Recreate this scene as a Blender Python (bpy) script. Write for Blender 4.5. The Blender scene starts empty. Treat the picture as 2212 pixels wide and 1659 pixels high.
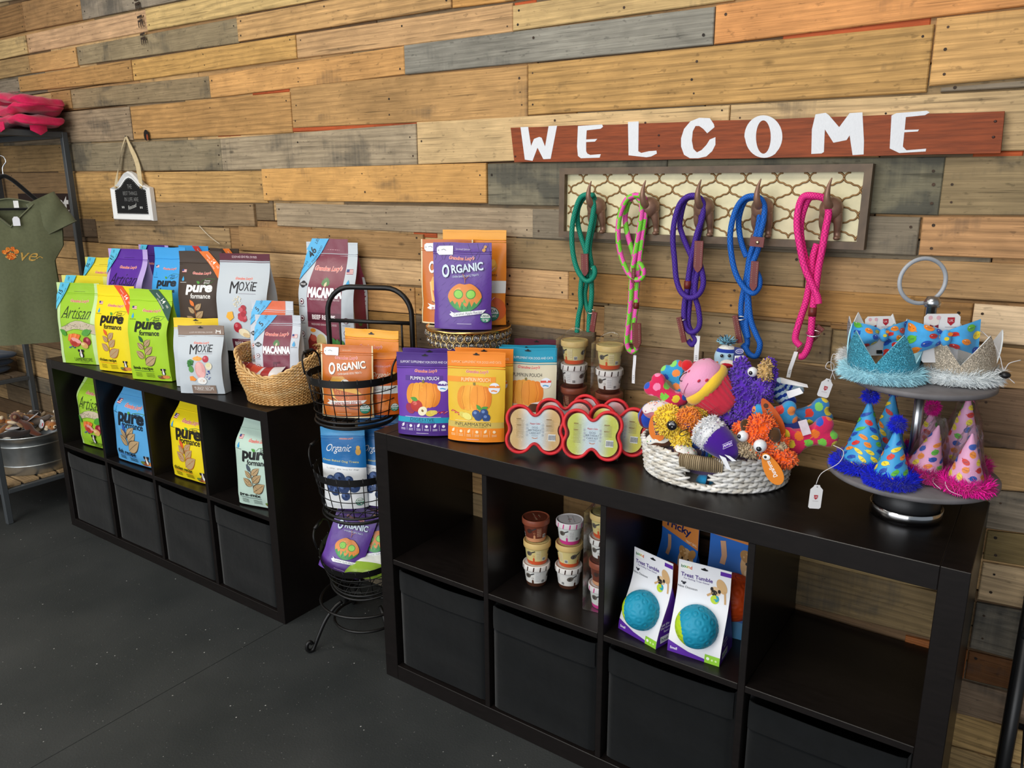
import bpy, math, random
from mathutils import Vector, Matrix, noise, geometry
S = bpy.context.scene
COL = S.collection
PI = math.pi

# ---------------------------------------------------------------- camera, sky, lights, exposure
cam = bpy.data.objects.new('camera', bpy.data.cameras.new('camera'))
COL.objects.link(cam); S.camera = cam
cam.data.sensor_fit = 'HORIZONTAL'; cam.data.sensor_width = 36
CF = 1669.4247
cam.data.lens = CF / 2212 * 36
cam.data.clip_start = .02; cam.data.clip_end = 60
CP = Vector((1.52253738, -1.91249902, 1.47042312))
CR = Vector((0.82425277, 0.56618874, -0.00613875)).normalized()
CU = Vector((-0.13500658, 0.20704724, 0.96897093)).normalized()
CFW = Vector((-0.54989145, 0.7978482, -0.24709846)).normalized()
cam.matrix_world = Matrix(((CR.x, CU.x, -CFW.x, CP.x), (CR.y, CU.y, -CFW.y, CP.y), (CR.z, CU.z, -CFW.z, CP.z), (0, 0, 0, 1)))

S.view_settings.view_transform = 'Standard'; S.view_settings.look = 'None'
S.view_settings.gamma = 1; S.view_settings.use_curve_mapping = False
S.view_settings.exposure = 0.0
S.cycles.max_bounces = 6; S.cycles.diffuse_bounces = 3; S.cycles.glossy_bounces = 3
S.cycles.transmission_bounces = 5; S.cycles.transparent_max_bounces = 24
S.cycles.caustics_reflective = False; S.cycles.caustics_refractive = False
S.cycles.use_denoising = True; S.cycles.use_adaptive_sampling = True; S.cycles.adaptive_threshold = .02
S.cycles.sample_clamp_indirect = 4

world = bpy.data.worlds.new('world'); S.world = world; world.use_nodes = True
world.node_tree.nodes['Background'].inputs[0].default_value = (.80, .90, 1, 1)
world.node_tree.nodes['Background'].inputs[1].default_value = .30

def area(name, loc, target, sx, sy, power, color):
    l = bpy.data.lights.new(name, 'AREA'); l.shape = 'RECTANGLE'; l.size = sx; l.size_y = sy
    l.energy = power; l.color = color
    o = bpy.data.objects.new(name, l); COL.objects.link(o); o.location = loc
    o.rotation_euler = (Vector(target) - Vector(loc)).to_track_quat('-Z', 'Y').to_euler()
    return o
area('shop_front_daylight', (-.2, -5.2, 1.75), (-.2, 0, 1.2), 6.0, 2.4, 185, (.95, .97, 1))
area('ceiling_light_panel', (-1.7, -1.7, 2.93), (-1.7, -1.7, 0), 1.2, .6, 25, (1, .95, .86))
area('ceiling_light_panel', (.7, -1.5, 2.93), (.7, -1.5, 0), 1.2, .6, 25, (1, .95, .86))
area('ceiling_light_panel', (-.4, -3.6, 2.93), (-.4, -3.6, 0), 1.2, .6, 30, (1, .95, .86))

# a pixel of the photograph -> a point of the room at a known depth
def _ray(px, py): return CFW + CR * ((px - 1106) / CF) - CU * ((py - 829.5) / CF)
def at_y(px, py, y):
    d = _ray(px, py); return CP + d * ((y - CP.y) / d.y)
def at_z(px, py, z):
    d = _ray(px, py); return CP + d * ((z - CP.z) / d.z)
def at_d(px, py, P):
    h = Vector((CFW.x, CFW.y, 0)); d = _ray(px, py); return CP + d * ((Vector(P) - CP).dot(h) / d.dot(h))

# ---------------------------------------------------------------- colours and materials
_cc = {}
def hx(h):
    if not isinstance(h, str): return h
    if h not in _cc:
        def f(c): return c / 12.92 if c <= .04045 else ((c + .055) / 1.055) ** 2.4
        _cc[h] = tuple(f(int(h[i:i + 2], 16) / 255) for i in (0, 2, 4)) + (1.0,)
    return _cc[h]
_mats = {}
def mat(name, rough=.5, metal=0, spec=.5, trans=0, alpha=1, coat=0, sheen=0, bump=None, vary=0, vscale=40, ior=1.45, sss=0, aniso=None, stretch=(1, 1, 1), sparkle=None):
    """one material per kind of surface; its colour comes from the mesh's own per-face print colour"""
    if name in _mats: return _mats[name]
    m = bpy.data.materials.new(name); _mats[name] = m; m.use_nodes = True
    nt = m.node_tree; N = nt.nodes; L = nt.links; b = N['Principled BSDF']
    at = N.new('ShaderNodeAttribute'); at.attribute_name = 'Col'
    b.inputs['Roughness'].default_value = rough; b.inputs['Metallic'].default_value = metal
    b.inputs['Specular IOR Level'].default_value = spec; b.inputs['Transmission Weight'].default_value = trans
    b.inputs['Alpha'].default_value = alpha; b.inputs['Coat Weight'].default_value = coat; b.inputs['IOR'].default_value = ior
    b.inputs['Coat Roughness'].default_value = .15
    if sheen: b.inputs['Sheen Weight'].default_value = sheen; b.inputs['Sheen Roughness'].default_value = .5
    src = at.outputs['Color']
    def coords():
        tc = N.new('ShaderNodeTexCoord'); mp = N.new('ShaderNodeMapping'); mp.inputs['Scale'].default_value = stretch
        L.new(tc.outputs['Object'], mp.inputs['Vector']); return mp.outputs['Vector']
    if vary:
        n = N.new('ShaderNodeTexNoise'); n.inputs['Scale'].default_value = vscale; n.inputs['Detail'].default_value = 3
        L.new(coords(), n.inputs['Vector'])
        mr = N.new('ShaderNodeMapRange'); mr.inputs['From Min'].default_value = .3; mr.inputs['From Max'].default_value = .7
        mr.inputs['To Min'].default_value = 1 - vary; mr.inputs['To Max'].default_value = 1 + vary
        L.new(n.outputs['Fac'], mr.inputs['Value'])
        mx = N.new('ShaderNodeVectorMath'); mx.operation = 'SCALE'
        L.new(src, mx.inputs[0]); L.new(mr.outputs['Result'], mx.inputs['Scale']); src = mx.outputs['Vector']
    if sparkle:
        v = N.new('ShaderNodeTexVoronoi'); v.inputs['Scale'].default_value = sparkle; L.new(coords(), v.inputs['Vector'])
        sub = N.new('ShaderNodeVectorMath'); sub.operation = 'SUBTRACT'; sub.inputs[1].default_value = (.5, .5, .5); L.new(v.outputs['Color'], sub.inputs[0])
        sc = N.new('ShaderNodeVectorMath'); sc.operation = 'SCALE'; sc.inputs['Scale'].default_value = 1.5; L.new(sub.outputs['Vector'], sc.inputs[0])
        g = N.new('ShaderNodeNewGeometry'); ad = N.new('ShaderNodeVectorMath'); ad.operation = 'ADD'; L.new(g.outputs['Normal'], ad.inputs[0]); L.new(sc.outputs['Vector'], ad.inputs[1])
        nm = N.new('ShaderNodeVectorMath'); nm.operation = 'NORMALIZE'; L.new(ad.outputs['Vector'], nm.inputs[0]); L.new(nm.outputs['Vector'], b.inputs['Normal'])
    L.new(src, b.inputs['Base Color'])
    if bump:
        n = N.new('ShaderNodeTexNoise'); n.inputs['Scale'].default_value = bump[0]; n.inputs['Detail'].default_value = 4
        L.new(coords(), n.inputs['Vector'])
        bp = N.new('ShaderNodeBump'); bp.inputs['Strength'].default_value = bump[1]; bp.inputs['Distance'].default_value = bump[2] if len(bump) > 2 else .002
        L.new(n.outputs['Fac'], bp.inputs['Height']); L.new(bp.outputs['Normal'], b.inputs['Normal'])
    return m
def M(n):
    return {
     'film': lambda: mat('printed_film', .33, spec=.5, bump=(45, .25, .003)),
     'satin': lambda: mat('matte_film', .5, spec=.35, bump=(35, .22, .003)),
     'paper': lambda: mat('paper', .7, spec=.3),
     'card': lambda: mat('coated_card', .4, spec=.4),
     'plastic': lambda: mat('plastic', .35, spec=.5),
     'rubber': lambda: mat('rubber', .5, spec=.35),
     'black': lambda: mat('black_painted_metal', .42, spec=.5, bump=(300, .08, .001)),
     'steel': lambda: mat('steel', .28, 1, vary=.12, vscale=20),
     'chrome': lambda: mat('chrome', .12, 1),
     'zinc': lambda: mat('galvanised_zinc', .36, 1, vary=.2, vscale=14),
     'gold': lambda: mat('gold_metal', .2, 1),
     'bronze': lambda: mat('bronze_paint', .38, .35, vary=.15, vscale=60),
     'crystal': lambda: mat('crystal', .02, trans=.95, ior=1.55, spec=.8),
     'clear': lambda: clear('clear_plastic', .07),
     'cello': lambda: clear('cellophane', .05),
     'wood': lambda: mat('dark_wood_laminate', .34, spec=.42, vary=.22, vscale=18, stretch=(1, 6, 6), bump=(60, .05, .001)),
     'rawwood': lambda: mat('raw_wood', .65, spec=.3, vary=.3, vscale=12, stretch=(1, 14, 14)),
     'bin': lambda: mat('felted_fabric', .9, spec=.15, vary=.2, vscale=25, sheen=.15, bump=(25, .3, .004)),
     'cloth': lambda: mat('cloth', .85, spec=.2, sheen=.25, vary=.08, vscale=90, bump=(200, .15, .001)),
     'plush': lambda: mat('plush', .9, spec=.15, sheen=.4, bump=(260, .4, .002)),
     'fluff': lambda: mat('fluff', .8, spec=.2, sheen=.2),
     'rope': lambda: mat('braided_cord', .6, spec=.35, bump=(420, .5, .002)),
     'leather': lambda: mat('leather', .4, spec=.45, vary=.12, vscale=40, bump=(150, .2, .001)),
     'wicker': lambda: mat('wicker', .5, spec=.4, vary=.18, vscale=30),
     'glitter': lambda: mat('glitter_foam', .34, .35, sparkle=1000),
     'foam': lambda: mat('foam_sheet', .8, spec=.2),
     'ceramic': lambda: mat('painted_wood', .35, spec=.4),
     'slate': lambda: mat('grey_wood', .5, spec=.35, vary=.12, vscale=30),
     'eye': lambda: mat('glossy_eye', .08, spec=.7, coat=.5),
    }[n]()
def clear(name, a):
    """thin clear plastic: mostly lets through, mirrors a little, more at a glancing angle"""
    if name in _mats: return _mats[name]
    m = bpy.data.materials.new(name); _mats[name] = m; m.use_nodes = True
    nt = m.node_tree; N = nt.nodes; L = nt.links; N.remove(N['Principled BSDF'])
    t = N.new('ShaderNodeBsdfTransparent'); t.inputs[0].default_value = (.97, .98, .98, 1)
    g = N.new('ShaderNodeBsdfGlossy'); g.inputs['Roughness'].default_value = .08
    lw = N.new('ShaderNodeLayerWeight'); lw.inputs[0].default_value = .25
    mr = N.new('ShaderNodeMapRange'); mr.inputs['To Min'].default_value = a * .55; mr.inputs['To Max'].default_value = .5
    mx = N.new('ShaderNodeMixShader'); L.new(lw.outputs['Fresnel'], mr.inputs['Value']); L.new(mr.outputs['Result'], mx.inputs[0])
    L.new(t.outputs[0], mx.inputs[1]); L.new(g.outputs[0], mx.inputs[2]); L.new(mx.outputs[0], N['Material Output'].inputs[0])
    nz = N.new('ShaderNodeTexNoise'); nz.inputs['Scale'].default_value = 55
    bp = N.new('ShaderNodeBump'); bp.inputs['Strength'].default_value = .5 if name == 'cellophane' else .1; bp.inputs['Distance'].default_value = .006
    L.new(nz.outputs['Fac'], bp.inputs['Height']); L.new(bp.outputs['Normal'], g.inputs['Normal'])
    return m

# ---------------------------------------------------------------- mesh building
class MB:
    def __init__(s): s.v = []; s.f = []; s.c = []; s.m = []; s.s = []; s.T = None
    def add(s, V, F, col, mi=0, smooth=True):
        o = len(s.v); T = s.T
        if T is None: s.v.extend([tuple(p) for p in V])
        else: s.v.extend([tuple(T @ Vector(p)) for p in V])
        per = isinstance(col, list)
        for i, f in enumerate(F):
            s.f.append([o + k for k in f]); s.c.append(hx(col[i] if per else col)); s.m.append(mi); s.s.append(smooth)
        return s
    def box(s, lo, hi, col, b=0, mi=0):
        x0, y0, z0 = lo; x1, y1, z1 = hi
        if b <= 0:
            V = [(x, y, z) for x in (x0, x1) for y in (y0, y1) for z in (z0, z1)]
            return s.add(V, [(0, 1, 3, 2), (4, 6, 7, 5), (0, 4, 5, 1), (2, 3, 7, 6), (0, 2, 6, 4), (1, 5, 7, 3)], col, mi, False)
        V = []; ix = {}
        for i in (0, 1):
            for j in (0, 1):
                for k in (0, 1):
                    p = [(x0, x1)[i], (y0, y1)[j], (z0, z1)[k]]; d = [(b, -b)[i], (b, -b)[j], (b, -b)[k]]
                    for a in range(3):
                        q = [p[n] + (0 if n == a else d[n]) for n in range(3)]; ix[(i, j, k, a)] = len(V); V.append(q)
        F = []
        for a in range(3):
            o1, o2 = [(1, 2), (2, 0), (0, 1)][a]
            for sd in (0, 1):
                q = []
                for c1, c2 in ((0, 0), (1, 0), (1, 1), (0, 1)):
                    t = [0, 0, 0]; t[a] = sd; t[o1] = c1; t[o2] = c2; q.append(ix[tuple(t) + (a,)])
                F.append(q if sd else q[::-1])
        for a in range(3):
            o1, o2 = [(1, 2), (2, 0), (0, 1)][a]
            for c1 in (0, 1):
                for c2 in (0, 1):
                    def g(e, w):
                        t = [0, 0, 0]; t[a] = e; t[o1] = c1; t[o2] = c2; return ix[tuple(t) + (w,)]
                    q = [g(0, o1), g(1, o1), g(1, o2), g(0, o2)]; F.append(q if c1 == c2 else q[::-1])
        for i in (0, 1):
            for j in (0, 1):
                for k in (0, 1):
                    q = [ix[(i, j, k, a)] for a in range(3)]; F.append(q if (i + j + k) % 2 else q[::-1])
        return s.add(V, F, col, mi, False)
    def tube(s, P, r, n=8, col='888888', closed=False, mi=0, caps=True, flat=1.0):
        P = [Vector(p) for p in P]; m = len(P); R = r if isinstance(r, (list, tuple)) else [r] * m
        per = callable(col); V = []; F = []; C = []
        up = None
        for i in range(m):
            a = P[(i - 1) % m] if closed or i else P[0]; b = P[(i + 1) % m] if closed or i < m - 1 else P[-1]
            t = (b - a)
            if t.length < 1e-9: t = Vector((0, 0, 1))
            t.normalize()
            if up is None:
                up = Vector((0, 0, 1)) if abs(t.z) < .9 else Vector((0, 1, 0))
            up = up - t * up.dot(t)
            if up.length < 1e-5: up = t.orthogonal()
            up.normalize(); sd = t.cross(up)
            for k in range(n):
                an = 2 * PI * k / n; V.append(P[i] + (sd * math.cos(an) + up * (math.sin(an) * flat)) * R[i])
        L = m if closed else m - 1
        for i in range(L):
            for k in range(n):
                j = (i + 1) % m; F.append((i * n + k, i * n + (k + 1) % n, j * n + (k + 1) % n, j * n + k)); C.append(col(i / max(1, L), k / n) if per else col)
        if caps and not closed:
            F.append(tuple(range(n))[::-1]); C.append(col(0, 0) if per else col); F.append(tuple((m - 1) * n + k for k in range(n))); C.append(col(1, 0) if per else col)
        return s.add(V, F, C, mi)
    def lathe(s, prof, n=32, col='888888', c=(0, 0, 0), mi=0, smooth=True, sx=1, sy=1, wob=None):
        V = []; F = []; C = []; m = len(prof); per = isinstance(col, list)
        for i, (r, z) in enumerate(prof):
            for k in range(n):
                a = 2 * PI * k / n; q = r * (wob(a, z) if wob else 1); V.append((c[0] + q * sx * math.cos(a), c[1] + q * sy * math.sin(a), c[2] + z))
        for i in range(m - 1):
            for k in range(n):
                F.append((i * n + k, i * n + (k + 1) % n, (i + 1) * n + (k + 1) % n, (i + 1) * n + k)); C.append(col[i] if per else col)
        if prof[0][0] > 1e-5: F.append(tuple(range(n))[::-1]); C.append(col[0] if per else col)
        if prof[-1][0] > 1e-5: F.append(tuple((m - 1) * n + k for k in range(n))); C.append(col[-1] if per else col)
        return s.add(V, F, C, mi, smooth)
    def grid(s, fn, nu, nv, col, mi=0, wu=False, wv=False, smooth=True, flip=False):
        V = [fn(i / nu, j / nv) for j in range(nv + (0 if wv else 1)) for i in range(nu + (0 if wu else 1))]
        w = nu if wu else nu + 1; h = nv if wv else nv + 1; F = []; C = []
        for j in range(nv):
            for i in range(nu):
                q = (j * w + i, j * w + (i + 1) % w, ((j + 1) % h) * w + (i + 1) % w, ((j + 1) % h) * w + i)
                F.append(q[::-1] if flip else q); C.append(col((i + .5) / nu, (j + .5) / nv) if callable(col) else col)
        return s.add(V, F, C, mi, smooth)
    def ell(s, c, r, col, n=16, m=10, mi=0, rot=None, noise_amp=0, nsc=8):
        """an ellipsoid; r a radius or three; noise gives it a stuffed, uneven surface"""
        if not isinstance(r, (tuple, list)): r = (r, r, r)
        c = Vector(c); R = rot
        def fn(u, v):
            a = 2 * PI * u; b = PI * (v - .5); d = Vector((math.cos(a) * math.cos(b), math.sin(a) * math.cos(b), math.sin(b)))
            k = 1 + (noise_amp * noise.noise(d * nsc * .25 + c * 31) if noise_amp else 0)
            p = Vector((d.x * r[0], d.y * r[1], d.z * r[2])) * k
            return c + (R @ p if R else p)
        return s.grid(fn, n, m, col, mi, wu=True)
    def prism(s, poly, y0, y1, col, mi=0, smooth=False, cap=True):
        """a 2-D outline (x, z) carried from y0 to y1"""
        n = len(poly); V = [(x, y0, z) for x, z in poly] + [(x, y1, z) for x, z in poly]
        F = [(i, (i + 1) % n, n + (i + 1) % n, n + i) for i in range(n)]
        s.add(V, F, col, mi, smooth)
        if cap:
            T = geometry.tessellate_polygon([[Vector((x, z, 0)) for x, z in poly]])
            s.add([(x, y0, z) for x, z in poly], [tuple(t) for t in T], col, mi, False); s.add([(x, y1, z) for x, z in poly], [tuple(t)[::-1] for t in T], col, mi, False)
        return s
def build(name, mb, mats, parent=None, loc=None, rot=None, label=None, cat=None, group=None, kind=None):
    me = bpy.data.meshes.new(name); me.from_pydata(mb.v, [], mb.f)
    for x in (mats if isinstance(mats, (list, tuple)) else [mats]): me.materials.append(M(x) if isinstance(x, str) else x)
    me.polygons.foreach_set('material_index', mb.m); me.polygons.foreach_set('use_smooth', mb.s)
    a = me.attributes.new('Col', 'FLOAT_COLOR', 'FACE'); a.data.foreach_set('color', [x for c in mb.c for x in c])
    me.update()
    o = bpy.data.objects.new(name, me); COL.objects.link(o)
    if parent: o.parent = parent
    if loc is not None: o.location = loc
    if rot is not None: o.rotation_euler = rot if isinstance(rot, (tuple, list)) else (0, 0, rot)
    return tag(o, label, cat, group, kind)
def tag(o, label=None, cat=None, group=None, kind=None):
    if label: o['label'] = label
    if cat: o['category'] = cat
    if group: o['group'] = group
    if kind: o['kind'] = kind
    return o
def empty(name, loc=(0, 0, 0), rot=0, label=None, cat=None, group=None):
    o = bpy.data.objects.new(name, None); COL.objects.link(o); o.location = loc
    o.rotation_euler = rot if isinstance(rot, (tuple, list)) else (0, 0, rot); o.empty_display_size = .05
    return tag(o, label, cat, group)
def clone(o, loc=None, rot=None, label=None, group=None):
    def cp(x, par):
        c = x.copy(); COL.objects.link(c)
        if par: c.parent = par
        for ch in x.children: cp(ch, c)
        return c
    kids = list(o.children); c = o.copy(); COL.objects.link(c)
    for k in kids: cp(k, c)
    if loc is not None: c.location = loc
    if rot is not None: c.rotation_euler = rot if isinstance(rot, (tuple, list)) else (0, 0, rot)
    return tag(c, label, None, group)
def smooth_path(P, k=6, closed=False):
    """Catmull-Rom through the points"""
    P = [Vector(p) for p in P]; n = len(P); out = []
    for i in range(n if closed else n - 1):
        a = P[(i - 1) % n] if closed or i else P[0]; b = P[i]; c = P[(i + 1) % n]; d = P[(i + 2) % n] if closed or i < n - 2 else P[-1]
        for j in range(k):
            t = j / k; out.append(.5 * ((2 * b) + (c - a) * t + (2 * a - 5 * b + 4 * c - d) * t * t + (3 * b - a - 3 * c + d) * t ** 3))
    if not closed: out.append(P[-1])
    return out
def sstep(a, b, x):
    t = max(0, min(1, (x - a) / (b - a))); return t * t * (3 - 2 * t)

# ---------------------------------------------------------------- print: flat artwork laid on a surface
_tx = {}
def text_tris(s, bold=0, sp=1):
    k = (s, bold, sp)
    if k in _tx: return _tx[k]
    cu = bpy.data.curves.new('lettering', 'FONT'); cu.body = s; cu.size = 1; cu.resolution_u = 3; cu.offset = bold; cu.space_character = sp
    o = bpy.data.objects.new('lettering', cu); me = bpy.data.meshes.new_from_object(o)
    V = [(v.co.x, v.co.y) for v in me.vertices]; T = []
    me.calc_loop_triangles(); T = [tuple(t.vertices) for t in me.loop_triangles]
    bpy.data.objects.remove(o); bpy.data.curves.remove(cu); bpy.data.meshes.remove(me)
    xs = [v[0] for v in V] or [0, 1]; ys = [v[1] for v in V] or [0, 1]
    _tx[k] = (V, T, min(xs), max(xs), min(ys), max(ys)); return _tx[k]
def shape_tris(op):
    """artwork op -> (2-D points, triangles, colour)"""
    k = op[0]
    if k == 'r':
        _, x0, y0, x1, y1, c = op; return [(x0, y0), (x1, y0), (x1, y1), (x0, y1)], [(0, 1, 2), (0, 2, 3)], c
    if k == 'e':
        cx, cy, rx, ry, c = op[1:6]; ro = math.radians(op[6]) if len(op) > 6 else 0; n = 20 if rx + ry > 8 else 12
        P = [(cx, cy)] + [(cx + rx * math.cos(a) * math.cos(ro) - ry * math.sin(a) * math.sin(ro), cy + rx * math.cos(a) * math.sin(ro) + ry * math.sin(a) * math.cos(ro)) for a in [2 * PI * i / n for i in range(n)]]
        return P, [(0, i + 1, (i + 1) % n + 1) for i in range(n)], c
    if k == 'p':
        P = op[1]; T = geometry.tessellate_polygon([[Vector((x, y, 0)) for x, y in P]]); return P, [tuple(t) for t in T], op[2]
    if k == 'l':
        Q = [Vector(p) for p in op[1]]; w = op[2] / 2; P = []; T = []
        for i, p in enumerate(Q):
            d = (Q[min(i + 1, len(Q) - 1)] - Q[max(i - 1, 0)]); d = d.normalized() if d.length else Vector((1, 0)); nn = Vector((-d.y, d.x)) * w
            P += [tuple(p + nn), tuple(p - nn)]
            if i: a = 2 * i - 2; T += [(a, a + 1, a + 3), (a, a + 3, a + 2)]
        return P, T, op[3]
    if k == 't':
        s, cx, cy, h, c = op[1:6]; o = op[6] if len(op) > 6 else {}
        V, T, x0, x1, y0, y1 = text_tris(s, o.get('b', 0), o.get('sp', 1))
        hh = h / (y1 - y0) if o.get('fit', 1) else h
        ww = o['w'] / (x1 - x0) if 'w' in o else hh * o.get('cx', 1)
        sh = o.get('sh', 0); ro = math.radians(o.get('rot', 0)); al = o.get('al', .5); arc = o.get('arc', 0); P = []
        for x, y in V:
            X = (x - x0 - (x1 - x0) * al) * ww; Y = (y - (y0 + y1) / 2) * hh; X += sh * Y
            if arc: Y -= arc * X * X
            P.append((cx + X * math.cos(ro) - Y * math.sin(ro), cy + X * math.sin(ro) + Y * math.cos(ro)))
        return P, T, c
def refine(P, T, L):
    P = list(P); out = []; st = [tuple(t) for t in T]; L2 = L * L; mid = {}
    while st:
        t = st.pop(); e = []
        for i in range(3):
            a, b = P[t[i]], P[t[(i + 1) % 3]]; e.append((a[0] - b[0]) ** 2 + (a[1] - b[1]) ** 2)
        i = e.index(max(e))
        if e[i] <= L2: out.append(t); continue
        a, b, c = t[i], t[(i + 1) % 3], t[(i + 2) % 3]; k = (min(a, b), max(a, b))
        if k not in mid: mid[k] = len(P); P.append(((P[a][0] + P[b][0]) / 2, (P[a][1] + P[b][1]) / 2))
        m = mid[k]; st += [(a, m, c), (m, b, c)]
    return P, out
def art(mb, ops, fn, unit, mi=0, L=.009, lift=.0004, step=.00004, smooth=True):
    """lay the ops on the surface fn(x, y) -> point, x and y in metres from the face's lower left; unit = metres per art unit"""
    h = .002; i = 0
    for op in ops:
        if not op: continue
        if op[0] == 't' and len(op) > 6 and op[6].get('b') and 'M' in op[1]:     # heavy strokes: overprint with small shifts
            o = {k: v for k, v in op[6].items() if k != 'b'}; s = abs(op[6]['b']) * op[4] * .9; P, T = [], []
            for dx, dy in ((-s, -s), (s, -s), (s, s), (-s, s), (0, 0)):
                p, t, c = shape_tris(op[:2] + (op[2] + dx, op[3] + dy) + op[4:6] + (o,)); T += [tuple(len(P) + k for k in q) for q in t]; P += p
        else: P, T, c = shape_tris(op)
        P, T = refine(P, T, L / unit)
        i += 1; V = []; off = lift + step * i
        for x, y in P:
            x *= unit; y *= unit; p = fn(x, y); n = (fn(x + h, y) - p).cross(fn(x, y + h) - p)
            if n.length < 1e-12: n = Vector((0, -1, 0))
            V.append(p + n.normalized() * off)
        F = []
        for t in T:
            a, b, q = (P[k] for k in t)
            F.append(t if (b[0] - a[0]) * (q[1] - a[1]) - (q[0] - a[0]) * (b[1] - a[1]) > 0 else t[::-1])
        mb.add(V, F, c, mi, smooth)
# ---------------------------------------------------------------- the room: plank wall, rubber floor
def wall_material():
    m = bpy.data.materials.new('reclaimed_pallet_wood'); m.use_nodes = True
    nt = m.node_tree; N = nt.nodes; L = nt.links; b = N['Principled BSDF']
    at = N.new('ShaderNodeAttribute'); at.attribute_name = 'Col'
    of = N.new('ShaderNodeAttribute'); of.attribute_name = 'Off'
    tc = N.new('ShaderNodeTexCoord')
    def vm(op, a, bb=None, sc=None):
        n = N.new('ShaderNodeVectorMath'); n.operation = op
        if hasattr(a, 'links'): L.new(a, n.inputs[0])
        if bb is not None:
            if hasattr(bb, 'links'): L.new(bb, n.inputs[1])
            else: n.inputs[1].default_value = bb
        if sc is not None:
            if hasattr(sc, 'links'): L.new(sc, n.inputs['Scale'])
            else: n.inputs['Scale'].default_value = sc
        return n.outputs['Vector']
    def mt(op, a, bb=None):
        n = N.new('ShaderNodeMath'); n.operation = op
        for i, q in enumerate((a, bb)):
            if q is None: continue
            if hasattr(q, 'links'): L.new(q, n.inputs[i])
            else: n.inputs[i].default_value = q
        return n.outputs[0]
    def nz(vec, scale, det=5, dist=0):
        n = N.new('ShaderNodeTexNoise'); n.inputs['Scale'].default_value = scale; n.inputs['Detail'].default_value = det; n.inputs['Distortion'].default_value = dist
        L.new(vec, n.inputs['Vector']); return n.outputs['Fac']
    def rng(v, a, bb, c, d):
        n = N.new('ShaderNodeMapRange'); L.new(v, n.inputs[0])
        for i, q in zip((1, 2, 3, 4), (a, bb, c, d)): n.inputs[i].default_value = q
        return n.outputs[0]
    p = vm('ADD', tc.outputs['Object'], of.outputs['Vector'])
    # fine fibres and growth-ring bands that run along the plank
    fib = nz(vm('MULTIPLY', p, (2.2, 1, 75)), 4, 6)
    warp = nz(vm('MULTIPLY', p, (1.6, 1, 5)), 2.2, 3)
    wv = N.new('ShaderNodeTexWave'); wv.bands_direction = 'Z'; wv.inputs['Scale'].default_value = 17; wv.inputs['Distortion'].default_value = 7
    wv.inputs['Detail'].default_value = 3; wv.inputs['Detail Scale'].default_value = 1.2
    L.new(vm('ADD', vm('MULTIPLY', p, (.10, .1, 1)), vm('SCALE', of.outputs['Vector'], sc=.37)), wv.inputs['Vector'])
    ringamt = rng(nz(vm('SCALE', of.outputs['Vector'], sc=3.1), 1, 0), .35, .7, .03, .30)
    k1 = rng(fib, .28, .72, .76, 1.18)
    k2 = mt('SUBTRACT', 1.06, mt('MULTIPLY', ringamt, mt('POWER', wv.outputs['Fac'], 2.2)))
    big = rng(nz(p, 3.2, 3), .3, .7, .84, 1.14)
    k = mt('MULTIPLY', mt('MULTIPLY', k1, k2), big)
    base = vm('SCALE', at.outputs['Color'], sc=k)
    # grey weathering: patches, cross-cut saw marks, and a grey streak along the fibres
    st1 = nz(vm('MULTIPLY', p, (3.2, 1, 6.5)), 1.6, 5, .6)
    saw = nz(vm('MULTIPLY', p, (60, 1, 3)), 1.6, 3)
    st = mt('ADD', mt('MULTIPLY', st1, .72), mt('MULTIPLY', mt('ADD', saw, fib), .15))
    thr = mt('SUBTRACT', .675, mt('MULTIPLY', at.outputs['Alpha'], .24))
    a = mt('MULTIPLY', mt('SUBTRACT', st, thr), 6.5)
    cl = N.new('ShaderNodeClamp'); L.new(a, cl.inputs[0]); cl.inputs[2].default_value = .78
    mx = N.new('ShaderNodeMix'); mx.data_type = 'RGBA'; L.new(cl.outputs[0], mx.inputs[0]); L.new(base, mx.inputs[6])
    gr = vm('SCALE', at.outputs['Color'], sc=.22); g2 = vm('ADD', gr, (.022, .026, .028)); L.new(g2, mx.inputs[7])
    # knots
    vo = N.new('ShaderNodeTexVoronoi'); vo.inputs['Scale'].default_value = 2.6; L.new(vm('MULTIPLY', p, (1.1, 0, 2.4)), vo.inputs['Vector'])
    kn = rng(vo.outputs['Distance'], .02, .055, .38, 1)
    spk = rng(nz(vm('MULTIPLY', p, (1, 1, 2.2)), 48, 4), .63, .72, 1, .66)
    bl = rng(nz(vm('MULTIPLY', p, (1, 1, 1.6)), 11, 5, .8), .34, .66, .88, 1.09)
    ck = rng(nz(vm('MULTIPLY', p, (1.3, 1, 46)), 3.2, 2), .66, .71, 1, .58)
    fin = vm('SCALE', mx.outputs[2], sc=mt('MULTIPLY', mt('MULTIPLY', kn, mt('MULTIPLY', spk, ck)), bl))
    L.new(fin, b.inputs['Base Color']); b.inputs['Roughness'].default_value = .72; b.inputs['Specular IOR Level'].default_value = .25
    bp = N.new('ShaderNodeBump'); bp.inputs['Strength'].default_value = .5; bp.inputs['Distance'].default_value = .0025
    L.new(mt('ADD', fib, mt('MULTIPLY', wv.outputs['Fac'], .4)), bp.inputs['Height']); L.new(bp.outputs['Normal'], b.inputs['Normal'])
    return m
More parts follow.
